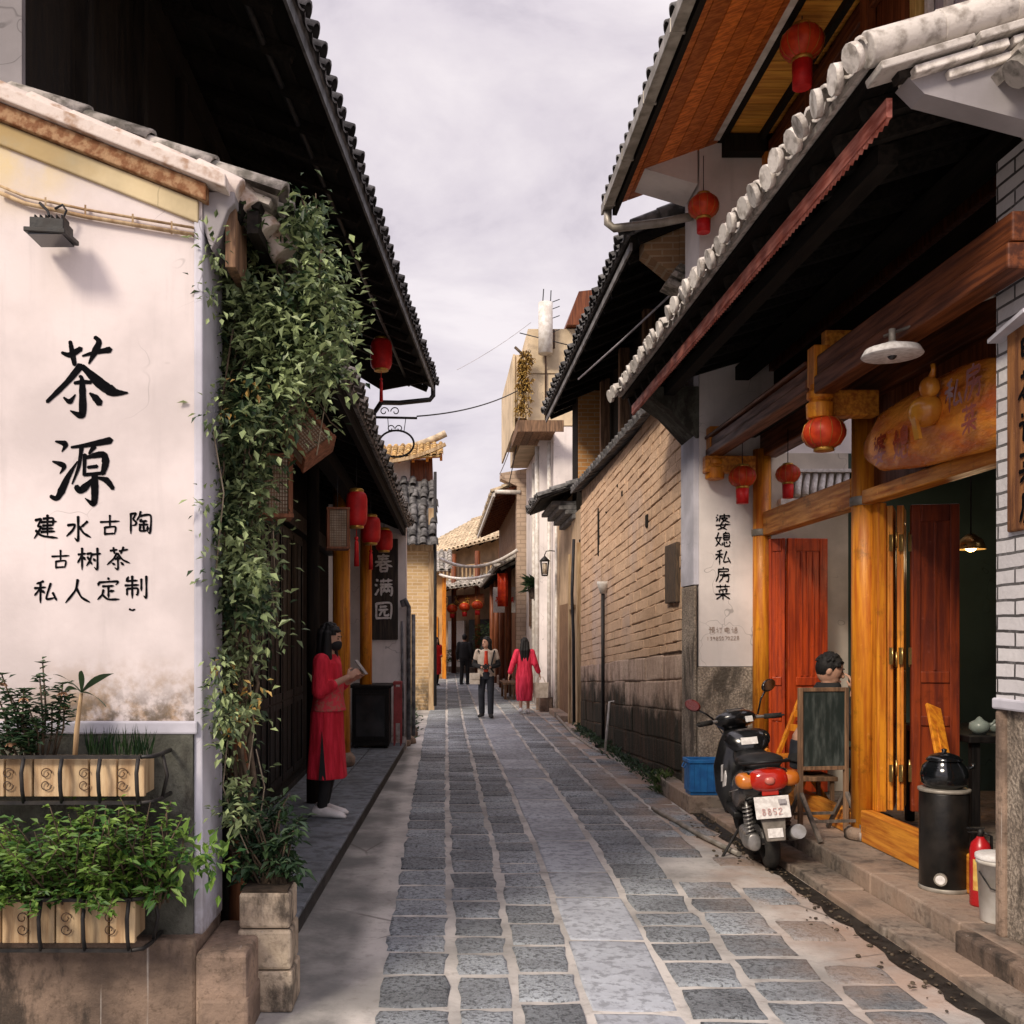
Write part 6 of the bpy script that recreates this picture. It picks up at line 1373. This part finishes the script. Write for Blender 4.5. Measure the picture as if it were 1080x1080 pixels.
def person(label, loc, rz, H, legs, arms, hrot, hair='short', vox=.012, skin_legs=False, lean=0, hcurl=.5, group=None, base=None):
    """bare body with face and hair; joints are given for a figure 1.65 m tall"""
    s = H / 1.65; t = thing('person', label, 'person', loc, rz, group); b = MB(); z = V((0, 0, 1))
    S = lambda p: V(p) * s
    off = V(base or (0, 0, 0))
    neck, chest, pel = V((0, lean * 1.0, 1.40)) + off, V((0, lean * .7, 1.2)) + off, V((0, 0, .9)) + off
    b.loft([[p * s + off * 0 for p in ring(q, rx, ry, 20)] for q, rx, ry in ((pel - z * .10, .14, .10), (pel, .155, .105), (pel + z * .13, .125, .09), (chest, .15, .10), (chest + z * .10, .165, .095), (neck - z * .03, .08, .06), (neck + z * .02, .05, .05))])
    hc = neck + V((0, -.015, .125)); caps(b, S(neck - z * .04), S(neck + z * .07), .05 * s, .046 * s)
    M_ = head_rot(*hrot); hp = lambda q: S(hc + M_ @ V(q))
    b.ell(S(hc), (.074 * s, .094 * s, .112 * s), 20, 14, 0, M_); b.ell(hp((0, -.030, -.055)), (.054 * s, .060 * s, .062 * s), 14, 10, 0, M_)
    caps(b, hp((0, -.088, .012)), hp((0, -.104, -.022)), .010 * s, .015 * s, 10); b.ell(hp((0, -.088, -.062)), (.022 * s, .012 * s, .010 * s), 10, 6, 0, M_)
    for e_ in (-1, 1): b.ell(hp((e_ * .076, .008, -.012)), (.012 * s, .02 * s, .03 * s), 8, 8, 0, M_)
    for (hip, knee, ank, toe) in legs:
        caps(b, S(hip), S(knee), .078 * s, .052 * s); caps(b, S(knee), S(ank), .050 * s, .034 * s); caps(b, S(ank) - V((0, 0, .02)), S(toe), .036 * s, .028 * s)
    for (sh, el, wr, hd, hn, sd) in arms:
        caps(b, S(sh), S(el), .046 * s, .037 * s); caps(b, S(el), S(wr), .036 * s, .025 * s); hand(b, S(wr), hd, hn, s * 1.02, hcurl, sd)
    body = fuse(b, 'body', m_skin, t, vox)
    f = MB()
    for e_ in (-1, 1): f.ell(hp((e_ * .030, -.083, .014)), (.012 * s, .006 * s, .0065 * s), 10, 6, 0, M_)
    f.build('eye', m_hair, t); f = MB()
    for e_ in (-1, 1): f.bar(hp((e_ * .018, -.0925, .034)), hp((e_ * .046, -.080, .036)), .008 * s, .006 * s)
    f.build('eyebrow', m_hair, t); f = MB(); f.ell(hp((0, -.099, -.062)), (.022 * s, .004 * s, .006 * s), 12, 6, 0, M_); f.build('mouth', mat('lips', (.34, .10, .09)), t)
    h = MB(); h.ell(hp((0, .014, .020)), (.083 * s, .096 * s, .108 * s), 18, 12, 0, M_, fn=lambda p: V((p.x, p.y, p.z if not (p.y < -.35 and p.z < .55) else p.z * .2 + .55)) if p.y < -.2 else p)
    if hair == 'long':
        for x in (-.045, 0, .045): caps(h, hp((x, .06, .02)), S(hc + V((x * 1.3, .095 + lean, -.16))), .05 * s, .058 * s); caps(h, S(hc + V((x * 1.3, .095 + lean, -.16))), S(hc + V((x * 1.1, .10, -.42))), .055 * s, .028 * s)
    if hair == 'side':
        for e_ in (-1, 1):
            caps(h, hp((e_ * .07, .01, .03)), S(hc + V((e_ * .085, .0, -.17))), .036 * s, .048 * s); caps(h, S(hc + V((e_ * .085, .0, -.17))), S(hc + V((e_ * .08, -.065, -.36))), .046 * s, .022 * s)
        for x in (-.04, .04): caps(h, hp((x, .06, .02)), S(hc + V((x * 1.3, .08, -.36))), .05 * s, .035 * s)
    hr = random.Random(len(label))
    for _ in range(70):
        a_, e2 = hr.uniform(0, 6.28), hr.uniform(.15, 1.35); q = V((math.cos(a_) * math.sin(e2) * .083, .014 + math.sin(a_) * math.sin(e2) * .096, .020 + math.cos(e2) * .108))
        if q.y < -.055 and q.z < .075: continue
        dn = V((q.x, q.y, -.06 - .05 * hr.random())).normalized() * hr.uniform(.010, .020); caps(h, hp(q * .985), hp(q * 1.0 + dn), .013 * s, .006 * s, 6)
    fuse(h, 'hair', m_hair, t, max(.0055, vox * .6), 1)
    return t, s, S, hp, M_
def garment(t, name, m_, rings, sleeves=(), vox=.012, S=None, extra=None):
    b = MB()
    if rings: b.loft([[S(p) for p in ring(*q)] for q in rings])
    for sv_ in sleeves:
        for (p, q, r0, r1) in sv_: caps(b, S(p), S(q), r0, r1)
    if extra: extra(b)
    return fuse(b, name, m_, t, vox, 4)
def trousers(t, legs, m_, S, vox, pel=.9, w0=.086, w1=.062, name='trousers'):
    def ex(b):
        b.loft([[S(p) for p in ring(q, rx, ry, 20)] for q, rx, ry in (((0, 0, pel - .12), .15, .11), ((0, 0, pel), .165, .115), ((0, 0, pel + .1), .145, .105))])
        for (hip, knee, ank, toe) in legs: caps(b, S(hip), S(knee), w0, .068); caps(b, S(knee), S(V(ank) + V((0, 0, .02))), .068, w1)
    return garment(t, name, m_, None, (), vox, S, ex)
def shoes(t, legs, m_, S, k=1.0, sole=None):
    b = MB()
    for (hip, knee, ank, toe) in legs:
        a, q = S(ank), S(toe); d = (q - a); d.z = 0; d = d.normalized(); x = V((-d.y, d.x, 0)); base = a.z - .075
        rings = []
        for u, w_, h in ((-.075, .022, .05), (-.06, .036, .085), (0, .042, .10), (.06, .044, .075), (.12, .048, .055), (.165, .040, .042), (.19, .018, .025)):
            c = V((a.x, a.y, base)) + d * u * k; rings.append([c + x * math.cos(an) * w_ * k + V((0, 0, max(0, (h / 2 + math.sin(an) * h / 2)) * k)) for an in [2 * math.pi * i / 12 for i in range(12)]])
        b.loft(rings)
    return b.build('shoe', m_, t)

# 1 - woman in the red dress reading her phone (faces right)
LG = [((-.08, 0, .86), (-.085, -.03, .47), (-.08, .02, .075), (-.085, -.11, .03)), ((.08, .0, .86), (.085, -.02, .47), (.09, .06, .075), (.10, -.07, .03))]
AR = [((-.155, .0, 1.335), (-.20, .0, 1.08), (-.09, -.205, 1.19), V((.35, -.7, .45)), V((-.6, -.4, .5)), 1),
      ((.155, .0, 1.335), (.20, -.01, 1.085), (.085, -.22, 1.18), V((-.35, -.7, .45)), V((.6, -.4, .5)), -1)]
t, s, S, hp, M_ = person('woman in a red dress and black mask reading her phone on the raised walk', (at(345, 862, 8.3).x, 8.3, .139), R(78), 1.62, LG, AR, (0, R(16)), 'side', .006, lean=-.01, hcurl=.8)
garment(t, 'dress', m_rose, [((0, .0, .33), .215, .17, 36, 0, .04, 6), ((0, .0, .42), .205, .16, 36, .2, .05, 6), ((0, .0, .65), .185, .145, 36, .4, .04, 6), ((0, .0, .86), .175, .14, 36), ((0, .0, 1.03), .145, .115, 36), ((0, -.01, 1.2), .168, .118, 36), ((0, -.01, 1.31), .175, .105, 36), ((0, -.005, 1.385), .085, .068, 36)],
        [[((-.15, 0, 1.325), (-.205, .0, 1.075), .072, .064), ((-.205, .0, 1.075), (-.155, -.095, 1.125), .062, .050)], [((.15, 0, 1.325), (.205, -.01, 1.08), .072, .064), ((.205, -.01, 1.08), (.15, -.10, 1.125), .062, .050)]], .007, S)
b = MB(); rings = [[S(p) for p in ring(q, rx, ry, 30, ph, .02, 5)] for q, rx, ry, ph in (((0, -.012, .90), .178, .148, 0), ((0, -.012, 1.03), .152, .124, 0), ((0, -.018, 1.16), .160, .124, 0))]
b.loft(rings); o_ = fuse(b, 'lace_bodice', mat('patterned_rose_lace', (.60, .035, .06), (.44, .11, .09), scale=38, lo=.46, hi=.56, bump=.5, bscale=50), t, .007, 2)
b = MB()
for (hip, knee, ank, toe) in LG: caps(b, S(V(knee)), S(V(ank) + V((0, 0, -.005))), .058, .042)
fuse(b, 'leggings', m_black, t, .008, 2)
shoes(t, LG, m_sneak, S, 1.12)
b = MB(); b.prism([S((-.203, -.06, .335)), S((-.218, .0, .335)), S((-.190, -.02, .74))], (-.006, 0, 0)); b.build('skirt_slit', m_black, t)
b = MB(); b.ell(hp((0, -.062, -.045)), (.060, .058, .052), 18, 12, 0, M_); b.ell(hp((0, -.095, -.028)), (.026, .024, .03), 10, 8, 0, M_); fuse(b, 'face_mask', m_black, t, .005, 2)
ph_ = thing('phone', 'smartphone held in the hands of the woman in red', 'phone', (0, 0, 0)); b = MB(); b.box(-.036, .036, -.005, .005, -.075, .075); b.build('case', mat('phone_case', (.30, .28, .27), (.22, .2, .2), rough=.4), ph_, bev=.004); b = MB(); b.box(-.032, .032, .0052, .006, -.07, .07); b.build('screen', m_glass, ph_)
pw_ = Matrix.Rotation(R(78), 3, 'Z') @ S((0, -.305, 1.275)); ph_.location = V(t.location) + pw_; ph_.rotation_euler = (R(-38), 0, R(78))

# 2 - visitor with a cream vest, camera and satchel (faces us, looks to the left)
LG = [((-.085, 0, .86), (-.10, -.03, .47), (-.095, .05, .075), (-.12, -.06, .03)), ((.085, 0, .86), (.09, -.06, .48), (.09, -.07, .075), (.11, -.20, .03))]
AR = [((-.175, .01, 1.335), (-.25, .03, 1.07), (-.07, -.20, 1.02), V((.7, -.5, .1)), V((-.2, -.5, .8)), 1), ((.175, .01, 1.335), (.25, .03, 1.07), (.07, -.20, 1.02), V((-.7, -.5, .1)), V((.2, -.5, .8)), -1)]
t, s, S, hp, M_ = person('visitor in cream vest and dark trousers holding a camera in mid street', (at(513, 757, 19.9).x, 19.9, .02), R(-6), 1.62, LG, AR, (R(-42), 0), 'side', .011)
trousers(t, LG, m_jean, S, .012); shoes(t, LG, m_black, S, 1.05)
garment(t, 'shirt', m_black, [((0, 0, .92), .15, .11), ((0, 0, 1.2), .165, .11), ((0, 0, 1.33), .17, .095), ((0, 0, 1.40), .07, .06)], [[(a[0], a[1], .062, .05), (a[1], V(a[1]).lerp(V(a[2]), .8), .05, .038)] for a in AR], .012, S)
garment(t, 'vest', m_vest, [((0, .015, .83), .185, .125, 28, 0, .02, 5), ((0, .015, 1.05), .18, .128), ((0, .01, 1.22), .188, .128), ((0, .01, 1.34), .205, .108), ((0, .01, 1.395), .12, .075)], [[(a[0], V(a[0]).lerp(V(a[1]), .5), .066, .062)] for a in AR], .012, S)
b = MB(); b.loft([[S(p) for p in ring(q, rx, ry)] for q, rx, ry in (((0, -.085, .93), .055, .055), ((0, -.085, 1.15), .05, .062), ((0, -.075, 1.36), .035, .045))]); fuse(b, 'red_scarf', m_redorange, t, .010, 2)
b = MB(); b.bar(S((-.17, -.05, 1.37)), S((.16, -.15, .92)), .035, .02, up=(0, 1, 0)); b.bar(S((.17, -.05, 1.37)), S((.10, -.16, 1.02)), .03, .02, up=(0, 1, 0)); b.build('strap', m_black, t)
cmr = thing('camera', 'black camera in the hands of the visitor with the cream vest', 'camera', tuple(V(t.location) + Matrix.Rotation(R(-6), 3, 'Z') @ S((0, -.245, 1.03)))); cmr.rotation_euler = (0, 0, R(-6)); b = MB(); b.box(-.065, .065, -.03, .03, -.045, .045); b.cyl((0, -.03, 0), (0, -.10, 0), .036, n=14); b.box(-.02, .02, -.02, .02, .045, .07); b.build('camera_body', m_iron, cmr, bev=.004)
sat = thing('satchel', 'cream shoulder bag at the hip of the visitor with the camera', 'bag', tuple(V(t.location) + V((-.24, -.10, .78 * s)))); b = MB(); b.box(-.10, .10, -.04, .04, -.10, .12); b.box(-.105, .105, -.05, -.04, .0, .125); b.build('bag', m_bag, sat, bev=.02)

# 3 - woman in a bright red dress walking away
LG = [((-.08, 0, .86), (-.08, -.04, .47), (-.085, -.02, .075), (-.085, -.16, .03)), ((.08, 0, .86), (.085, .0, .46), (.085, .12, .10), (.085, -.02, .03))]
AR = [((-.16, .01, 1.335), (-.235, .05, 1.08), (-.33, -.03, .86), V((-.3, -.1, -1)), V((-1, 0, 0)), 1), ((.16, .01, 1.335), (.25, .06, 1.09), (.33, .04, .84), V((.25, 0, -1)), V((1, 0, 0)), -1)]
t, s, S, hp, M_ = person('long haired woman in a bright red dress walking away from us', (at(553, 753, 20.9).x, 20.9, .02), R(180), 1.60, LG, AR, (R(8), 0), 'long', .011)
garment(t, 'dress', m_pink, [((0, 0, .27), .165, .135, 36, 0, .05, 6), ((0, 0, .45), .185, .15, 36, .3, .05, 6), ((0, 0, .8), .19, .15, 36, .5, .03, 6), ((0, 0, 1.02), .165, .125, 36), ((0, 0, 1.2), .175, .118, 36), ((0, 0, 1.33), .17, .1, 36), ((0, 0, 1.395), .075, .06, 36)], [[(a[0], a[1], .070, .066), (a[1], V(a[1]).lerp(V(a[2]), .75), .064, .056)] for a in AR], .012, S)
shoes(t, LG, m_sneak, S, 1.1)
tbg = thing('tote_bag', 'pale tote bag in the hand of the woman walking away', 'bag', (0, 0, 0)); tbg.location = V(t.location) + Matrix.Rotation(R(180), 3, 'Z') @ S((-.36, -.03, .52)); b = MB(); b.prism([(-.15, -.03, -.18), (.15, -.03, -.18), (.17, -.03, .14), (-.17, -.03, .14)], (0, .07, 0)); b.tube([(-.1, 0, .14), (-.05, 0, .26), (.05, 0, .26), (.1, 0, .14)], .010, 6); b.build('bag', m_bag, tbg, bev=.015)

# 4 - man in black, far down the street
LG = [((-.08, 0, .86), (-.09, -.05, .47), (-.085, -.05, .075), (-.085, -.17, .03)), ((.08, 0, .86), (.085, .02, .47), (.085, .12, .075), (.085, .01, .03))]
AR = [((-.18, .01, 1.335), (-.24, .04, 1.07), (-.25, -.05, .84), V((0, -.1, -1)), V((-1, 0, 0)), 1), ((.18, .01, 1.335), (.24, .04, 1.07), (.25, -.02, .84), V((0, -.1, -1)), V((1, 0, 0)), -1)]
t, s, S, hp, M_ = person('man in dark clothes walking away far down the street', (at(490, 722, 33.2).x, 33.2, .02), R(165), 1.70, LG, AR, (0, 0), 'short', .016)
trousers(t, LG, m_black, S, .016); shoes(t, LG, m_black, S, 1.1)
garment(t, 'jacket', m_black, [((0, 0, .84), .19, .14), ((0, 0, 1.05), .19, .13), ((0, 0, 1.24), .20, .13), ((0, 0, 1.34), .19, .11), ((0, 0, 1.41), .07, .06)], [[(a[0], a[1], .078, .06), (a[1], a[2], .06, .045)] for a in AR], .016, S)
# 5 - figure in red by the far left wall
AR = [((-.16, .01, 1.335), (-.2, .04, 1.07), (-.2, -.06, .86), V((0, -.1, -1)), V((-1, 0, 0)), 1), ((.16, .01, 1.335), (.2, .04, 1.07), (.12, -.16, 1.0), V((-.4, -.6, 0)), V((1, 0, 0)), -1)]
t, s, S, hp, M_ = person('person in a long red coat standing by the left wall far down the street', (at(460, 722, 33).x, 33.0, 0), R(30), 1.62, LG, AR, (0, 0), 'side', .016)
garment(t, 'coat', m_red, [((0, 0, .38), .18, .15), ((0, 0, .8), .185, .15), ((0, 0, 1.02), .17, .13), ((0, 0, 1.22), .18, .125), ((0, 0, 1.33), .175, .10), ((0, 0, 1.40), .075, .06)], [[(a[0], a[1], .07, .056), (a[1], a[2], .055, .04)] for a in AR], .016, S); shoes(t, LG, m_black, S)
trousers(t, LG, m_black, S, .016, w0=.07)
# 6 - man seated at the doorway behind the chalkboard, head resting on his hand
dz = -.42
LG = [((-.09, 0, .86 + dz), (-.14, -.42, .88 + dz), (-.13, -.40, .09), (-.13, -.54, .04)), ((.09, 0, .86 + dz), (.14, -.42, .88 + dz), (.13, -.36, .09), (.13, -.50, .04))]
AR = [((-.17, -.14, 1.30 + dz), (-.20, -.32, 1.06 + dz), (-.08, -.33, 1.36 + dz), V((.1, .12, 1)), V((-.3, -1, 0)), 1), ((.17, -.14, 1.30 + dz), (.20, -.34, 1.05 + dz), (.06, -.45, 1.05 + dz), V((-1, -.3, 0)), V((0, 0, 1)), -1)]
t, s, S, hp, M_ = person('dark haired man in black seated at the doorway, hand to his face', (at(868, 716, 8.1).x - .14, 8.12, .17), R(74), 1.80, LG, AR, (0, R(18)), 'short', .007, lean=-.16, base=(0, 0, dz))
trousers(t, LG, m_jean, S, .012, .9 + dz)
garment(t, 'jacket', m_black, [((0, 0, .84 + dz), .18, .13), ((0, -.07, 1.05 + dz), .185, .135), ((0, -.13, 1.22 + dz), .195, .135), ((0, -.15, 1.35 + dz), .195, .115), ((0, -.165, 1.43 + dz), .095, .085)], [[(a[0], a[1], .078, .062), (a[1], V(a[1]).lerp(V(a[2]), .8), .06, .045)] for a in AR], .010, S); shoes(t, LG, m_black, S, 1.1)
sx = thing('stool', 'low wooden stool under the seated man', 'stool', tuple(V(t.location))); b = MB(); b.box(-.18, .18, -.18, .18, .31, .345)
for x in (-.16, .13):
    for y in (-.16, .13): b.box(x, x + .03, y, y + .03, 0, .31)
b.build('stool', m_oldwood, sx, bev=.004); sx.location.x += .02
# ================================================================== SCOOTER (nose along +Y, origin under the rear wheel)
sc = thing('scooter', 'black motor scooter with red tail light and white plate parked by the restaurant step', 'scooter', (at(819, 918, 6.95).x - .02, 7.0, .004))
m_blk = mat('glossy_black_plastic', (.009, .009, .010), (.014, .014, .015), rough=.16, spec=.55, scale=6)
m_matt = mat('matt_black_plastic', (.007, .007, .0075), (.012, .012, .0125), rough=.55, scale=12, bump=.1)
m_rub_ = mat('tyre_rubber', (.014, .014, .014), (.03, .027, .024), rough=.85, scale=20, bump=.5, bscale=60)
m_alu = mat('dull_aluminium', (.38, .37, .36), (.24, .23, .22), rough=.4, metal=.7, scale=15)
m_tl = mat('red_tail_lens', (.44, .020, .008), (.30, .010, .005), rough=.1, spec=.6)
m_am = mat('amber_lens', (.50, .155, .022), (.38, .10, .012), rough=.12, spec=.6)
m_maroon = mat('maroon_mirror_shell', (.14, .018, .012), (.09, .01, .008), rough=.25, spec=.5)
tilt = Matrix.Rotation(R(-5), 3, 'Y')
def wheel(yc, name, r_=.215, w_=.055):
    b = MB(); prof = []; n = 40; k = 12; vs = []
    for i in range(n):
        a = 2 * math.pi * i / n
        for j in range(k): t = 2 * math.pi * j / k; rr_ = r_ - w_ + math.cos(t) * w_ * 1.0 * (1 + (.035 if i % 2 and math.cos(t) > .3 else 0)); vs.append((math.sin(t) * w_ * .95, yc + math.cos(a) * rr_, r_ + math.sin(a) * rr_))
    b.add(vs, [(i * k + j, i * k + (j + 1) % k, ((i + 1) % n) * k + (j + 1) % k, ((i + 1) % n) * k + j) for i in range(n) for j in range(k)], 0, True)
    o = b.build(name, m_rub_, sc); b = MB()
    b.cyl((-.045, yc, r_), (.045, yc, r_), .045, n=16); b.tube([(0, yc + math.cos(a) * .115, r_ + math.sin(a) * .115) for a in [2 * math.pi * i / 24 for i in range(25)]], .02, 8)
    for i in range(5): a = i * 2 * math.pi / 5; b.bar((0, yc, r_), (0, yc + math.cos(a) * .11, r_ + math.sin(a) * .11), .03, .025, up=(1, 0, 0))
    b.build('rim', m_alu, o)
wheel(0, 'rear_wheel'); wheel(1.20, 'front_wheel')
def oval(y, z, rx, rz, n=24, p=2.4, cx=0): return [V((cx + math.copysign(abs(math.cos(a)) ** (2 / p), math.cos(a)) * rx, y, z + math.copysign(abs(math.sin(a)) ** (2 / p), math.sin(a)) * rz)) for a in [2 * math.pi * i / n for i in range(n)]]
b = MB(); b.loft([oval(-.30, .66, .09, .05), oval(-.27, .655, .165, .085), oval(-.18, .635, .195, .115), oval(0, .60, .20, .14), oval(.2, .55, .195, .15), oval(.40, .48, .17, .16), oval(.52, .42, .15, .14)]); b.build('tail_fairing', m_blk, sc)
b = MB(); b.loft([oval(-.20, .755, .10, .03), oval(-.1, .775, .145, .05), oval(.1, .765, .15, .05), oval(.25, .74, .14, .045), oval(.42, .765, .115, .05), oval(.58, .755, .06, .03)]); b.build('seat', m_matt, sc)
b = MB(); b.loft([oval(.36, .80, .03, .03), oval(.38, .84, .13, .07), oval(.46, .87, .17, .085), oval(.55, .86, .15, .075), oval(.62, .83, .05, .04)], 0); b.build('front_cover', m_blk, sc)      # domed cover before the seat
b = MB(); b.obox((-.06, .352, .845), (.12, 0, 0), (0, .006, .006), (0, .02, .045)); b.build('white_sticker', m_whitepaint, sc)
b = MB(); b.box(-.16, .16, .48, .92, .27, .33); b.box(-.05, .05, .42, .94, .20, .27); b.build('footboard', m_matt, sc, bev=.02)
b = MB(); b.loft([oval(.95, .25, .16, .03), oval(.93, .42, .215, .05), oval(.95, .62, .21, .06), oval(.98, .80, .15, .055), oval(1.0, .90, .09, .05)][:1] + [[V((math.cos(a) * rx, y + math.sin(a) * ry, z)) for a in [2 * math.pi * i / 24 for i in range(24)]] for y, z, rx, ry in ((.95, .28, .17, .05), (.95, .42, .215, .065), (.96, .62, .21, .07), (.98, .80, .15, .07), (.99, .92, .08, .06))]); b.build('leg_shield', m_blk, sc)
b = MB(); b.loft([oval(.98, .42, .17, .1), oval(1.12, .50, .14, .13), oval(1.24, .55, .09, .10), oval(1.30, .56, .03, .04)]); b.loft([oval(1.02, .44, .055, .02), oval(1.2, .455, .06, .03), oval(1.38, .38, .055, .025)]); b.build('front_fairing', m_blk, sc)
for x in (-.075, .075): b = MB(); b.cyl((x, 1.19, .22), (x, 1.05, .62), .02, .024, n=10); b.build('fork', m_alu, sc)
# steering head turned to the left
HR = Matrix.Rotation(R(16), 3, 'Z'); hc0 = V((0, .98, .98))
def hq(p): return hc0 + HR @ V(p)
b = MB(); b.ell(hc0 + V((0, .0, .0)), (.175, .125, .075), 22, 12, 0, HR @ Matrix.Rotation(R(-18), 3, 'X')); b.ell(hq((0, .06, -.03)), (.12, .11, .08), 16, 10, 0, HR); b.build('handlebar_cowl', m_blk, sc)
b = MB(); b.obox(hq((-.075, -.095, .045)), HR @ V((.15, 0, 0)), HR @ V((0, .09, .035)), HR @ V((0, -.004, .01))); b.build('instrument_panel', m_glass, sc, bev=.006)
b = MB(); b.obox(hq((.03, -.135, -.02)), HR @ V((.06, 0, 0)), HR @ V((0, .012, .045)), HR @ V((0, -.006, .002))); b.build('white_sticker', m_whitepaint, sc)
b = MB(); b.tube([hq((-.34, -.10, .0)), hq((-.15, -.02, .0)), hq((.15, -.02, .0)), hq((.34, -.10, .0))], .013, 10); b.build('handlebar', m_alu, sc)
for x in (-1, 1):
    b = MB(); b.cyl(hq((x * .225, -.055, 0)), hq((x * .35, -.105, 0)), .021, n=14); b.lathe([(.024, 0), (.024, .012)], tuple(hq((x * .35, -.105, -.006))), 12); b.build('grip', m_rub_, sc)
    b = MB(); b.tube([hq((x * .19, -.0, .005)), hq((x * .25, .01, -.005)), hq((x * .34, -.045, -.015))], .008, 8); b.build('brake_lever', m_alu, sc)
    b = MB(); st_, md, mr = hq((x * .19, -.02, .02)), hq((x * .225, -.03, .14)), hq((x * .275, -.04, .215)) if x > 0 else hq((x * .33, -.02, .12))
    if x < 0: md = hq((x * .25, -.03, .07))
    b.tube([st_, md, mr], .0075, 8); o = b.build('mirror', m_blk, sc)
    b = MB(); rot = Matrix.Rotation(R(12 * x), 3, 'Z') @ Matrix.Rotation(R(-8), 3, 'X') @ Matrix.Rotation(R(-30 * x), 3, 'Y'); mc = mr + V((x * .02, 0, .03)); b.ell(mc, (.066, .022, .046), 18, 10, 0, rot); b.build('mirror_shell', m_blk if x > 0 else m_maroon, o)
    b = MB(); n_ = rot @ V((0, -1, 0)); ex_, ez_ = rot @ V((.056, 0, 0)), rot @ V((0, 0, .038)); P = [mc + n_ * .019 + ex_ * math.cos(a) + ez_ * math.sin(a) for a in [2 * math.pi * i / 20 for i in range(20)]]; b.prism(P, n_ * .004); b.build('mirror_glass', mat('mirror_glass', (.55, .55, .57), rough=.05, metal=1) if x > 0 else m_maroon, o)
# tail light, indicators, plate, mudguard
b = MB(); b.loft([oval(-.325, .668, .07, .04), oval(-.312, .668, .118, .066), oval(-.27, .668, .138, .085), oval(-.2, .67, .13, .07)]); b.build('tail_light', m_tl, sc)
b = MB(); b.loft([oval(-.338, .668, .025, .02), oval(-.326, .668, .035, .026), oval(-.318, .668, .03, .02)]); b.build('lamp_core', mat('pale_red_lens', (.60, .18, .14), rough=.15), sc)
b = MB(); b.box(-.055, .055, -.30, -.25, .565, .605); b.build('reflector', m_tl, sc, bev=.005)
for x in (-1, 1): b = MB(); b.loft([oval(-.300, .662, .03, .02, cx=x * .135), oval(-.288, .664, .06, .046, cx=x * .142), oval(-.22, .668, .062, .056, cx=x * .152), oval(-.14, .66, .045, .04, cx=x * .160)]); b.build('turn_signal', m_am, sc)
b = MB(); b.obox((-.115, -.335, .415), (.23, 0, 0), (0, .006, 0), (0, .035, .145)); pl_ = b.build('number_plate', m_whitepaint, sc, bev=.003)
b = MB(); nd = V((0, .035, .145)).normalized() * -1
for i, ch_ in enumerate('8852'): strokes(b, CH[ch_], (-.085 + i * .036, -.3235, .487), X1, nd, .05, wf=.12, out=(0, -.004, 0))
b.build('plate_writing', mat('faded_red_lettering', (.52, .30, .28)), pl_)
b = MB(); b.obox((.04, -.324, .54), (.05, 0, 0), (0, -.002, 0), nd * .03); b.build('plate_mark', m_grey, pl_)
b = MB(); b.loft([[V((x, y, z)) for x, y, z in ((-.085, -.20, .52), (.085, -.20, .52), (.085, -.17, .52), (-.085, -.17, .52))], [V(p) for p in ((-.08, -.30, .40), (.08, -.30, .40), (.08, -.27, .40), (-.08, -.27, .40))], [V(p) for p in ((-.062, -.335, .26), (.062, -.335, .26), (.062, -.315, .26), (-.062, -.315, .26))]], 0, False); b.build('mudguard', mat('dusty_grey_plastic', (.20, .175, .15), (.12, .105, .09), rough=.7, scale=14), sc, bev=.006)
b = MB(); b.obox((-.05, -.336, .285), (.10, 0, 0), (0, .004, 0), (0, .012, .06)); b.build('white_reflector', m_whitepaint, sc)
for x in (-1, 1):
    b = MB(); p, q = V((x * .125, -.03, .20)), V((x * .13, -.06, .50)); P = []
    for i in range(73): t = i / 72; c_ = p.lerp(q, .12 + .76 * t); P.append(c_ + V((math.cos(t * 50) * .03, math.sin(t * 50) * .03, 0)))
    b.tube(P, .007, 6); b.cyl(p, q, .014, n=8); b.build('shock_absorber', m_ironr if x > 0 else m_alu, sc)
b = MB(); b.tube([(.14, .3, .2), (.15, .1, .21), (.165, -.02, .24), (.165, -.26, .30)], [.03, .045, .052, .05], 14); b.build('exhaust', m_alu, sc)
b = MB(); b.loft([oval(.35, .2, .05, .06, cx=-.1), oval(.1, .2, .06, .075, cx=-.11), oval(-.1, .21, .045, .06, cx=-.11)]); b.box(-.1, .1, .1, .4, .16, .3); b.build('engine', m_alu, sc, bev=.01)
b = MB(); b.box(-.06, .06, -.09, .09, .196, .224); b.bar((-.12, 0, .2), (.12, 0, .2), .03, .03); b.build('axle', m_iron, sc)
b = MB(); b.tube([(-.12, .45, .22), (-.22, .40, .10), (-.30, .34, .008)], .011, 8); b.tube([(-.30, .36, .008), (-.36, .30, .008), (-.33, .24, .008)], .008, 6); b.build('side_stand', m_iron, sc)
b = MB(); b.tube([(-.16, -.12, .775), (-.15, -.28, .79), (0, -.34, .80), (.15, -.28, .79), (.16, -.12, .775)], .012, 8); b.build('grab_rail', m_matt, sc)
b = MB(); b.obox((-.218, .40, .58), (.012, .06, .0), (.0, .12, -.02), (.01, -.02, .12)); b.prism([(-.212, .30, .56), (-.212, .44, .53), (-.200, .47, .60), (-.19, .38, .66), (-.2, .29, .63)], (-.008, 0, 0)); b.build('side_sticker', m_whitepaint, sc)
b = MB(); b.tube([hq((-.2, -.02, .0)), hq((-.16, .08, .03)), V((-.08, 1.04, .82)), V((-.07, 1.06, .6))], .005, 6); b.tube([hq((.2, -.02, .0)), hq((.17, .09, .04)), V((.08, 1.05, .82)), V((.07, 1.06, .6))], .005, 6); b.build('control_cable', m_cable, sc)
for x in (-1, 1): b = MB(); b.tube([V((x * .197, -.16, .60)), V((x * .203, .05, .555)), V((x * .197, .25, .52)), V((x * .172, .42, .46))], .004, 6); b.build('trim_line', m_alu, sc)
sc.rotation_euler = (0, R(-6), R(-8)); sc.scale = (1, 1, 1.0)
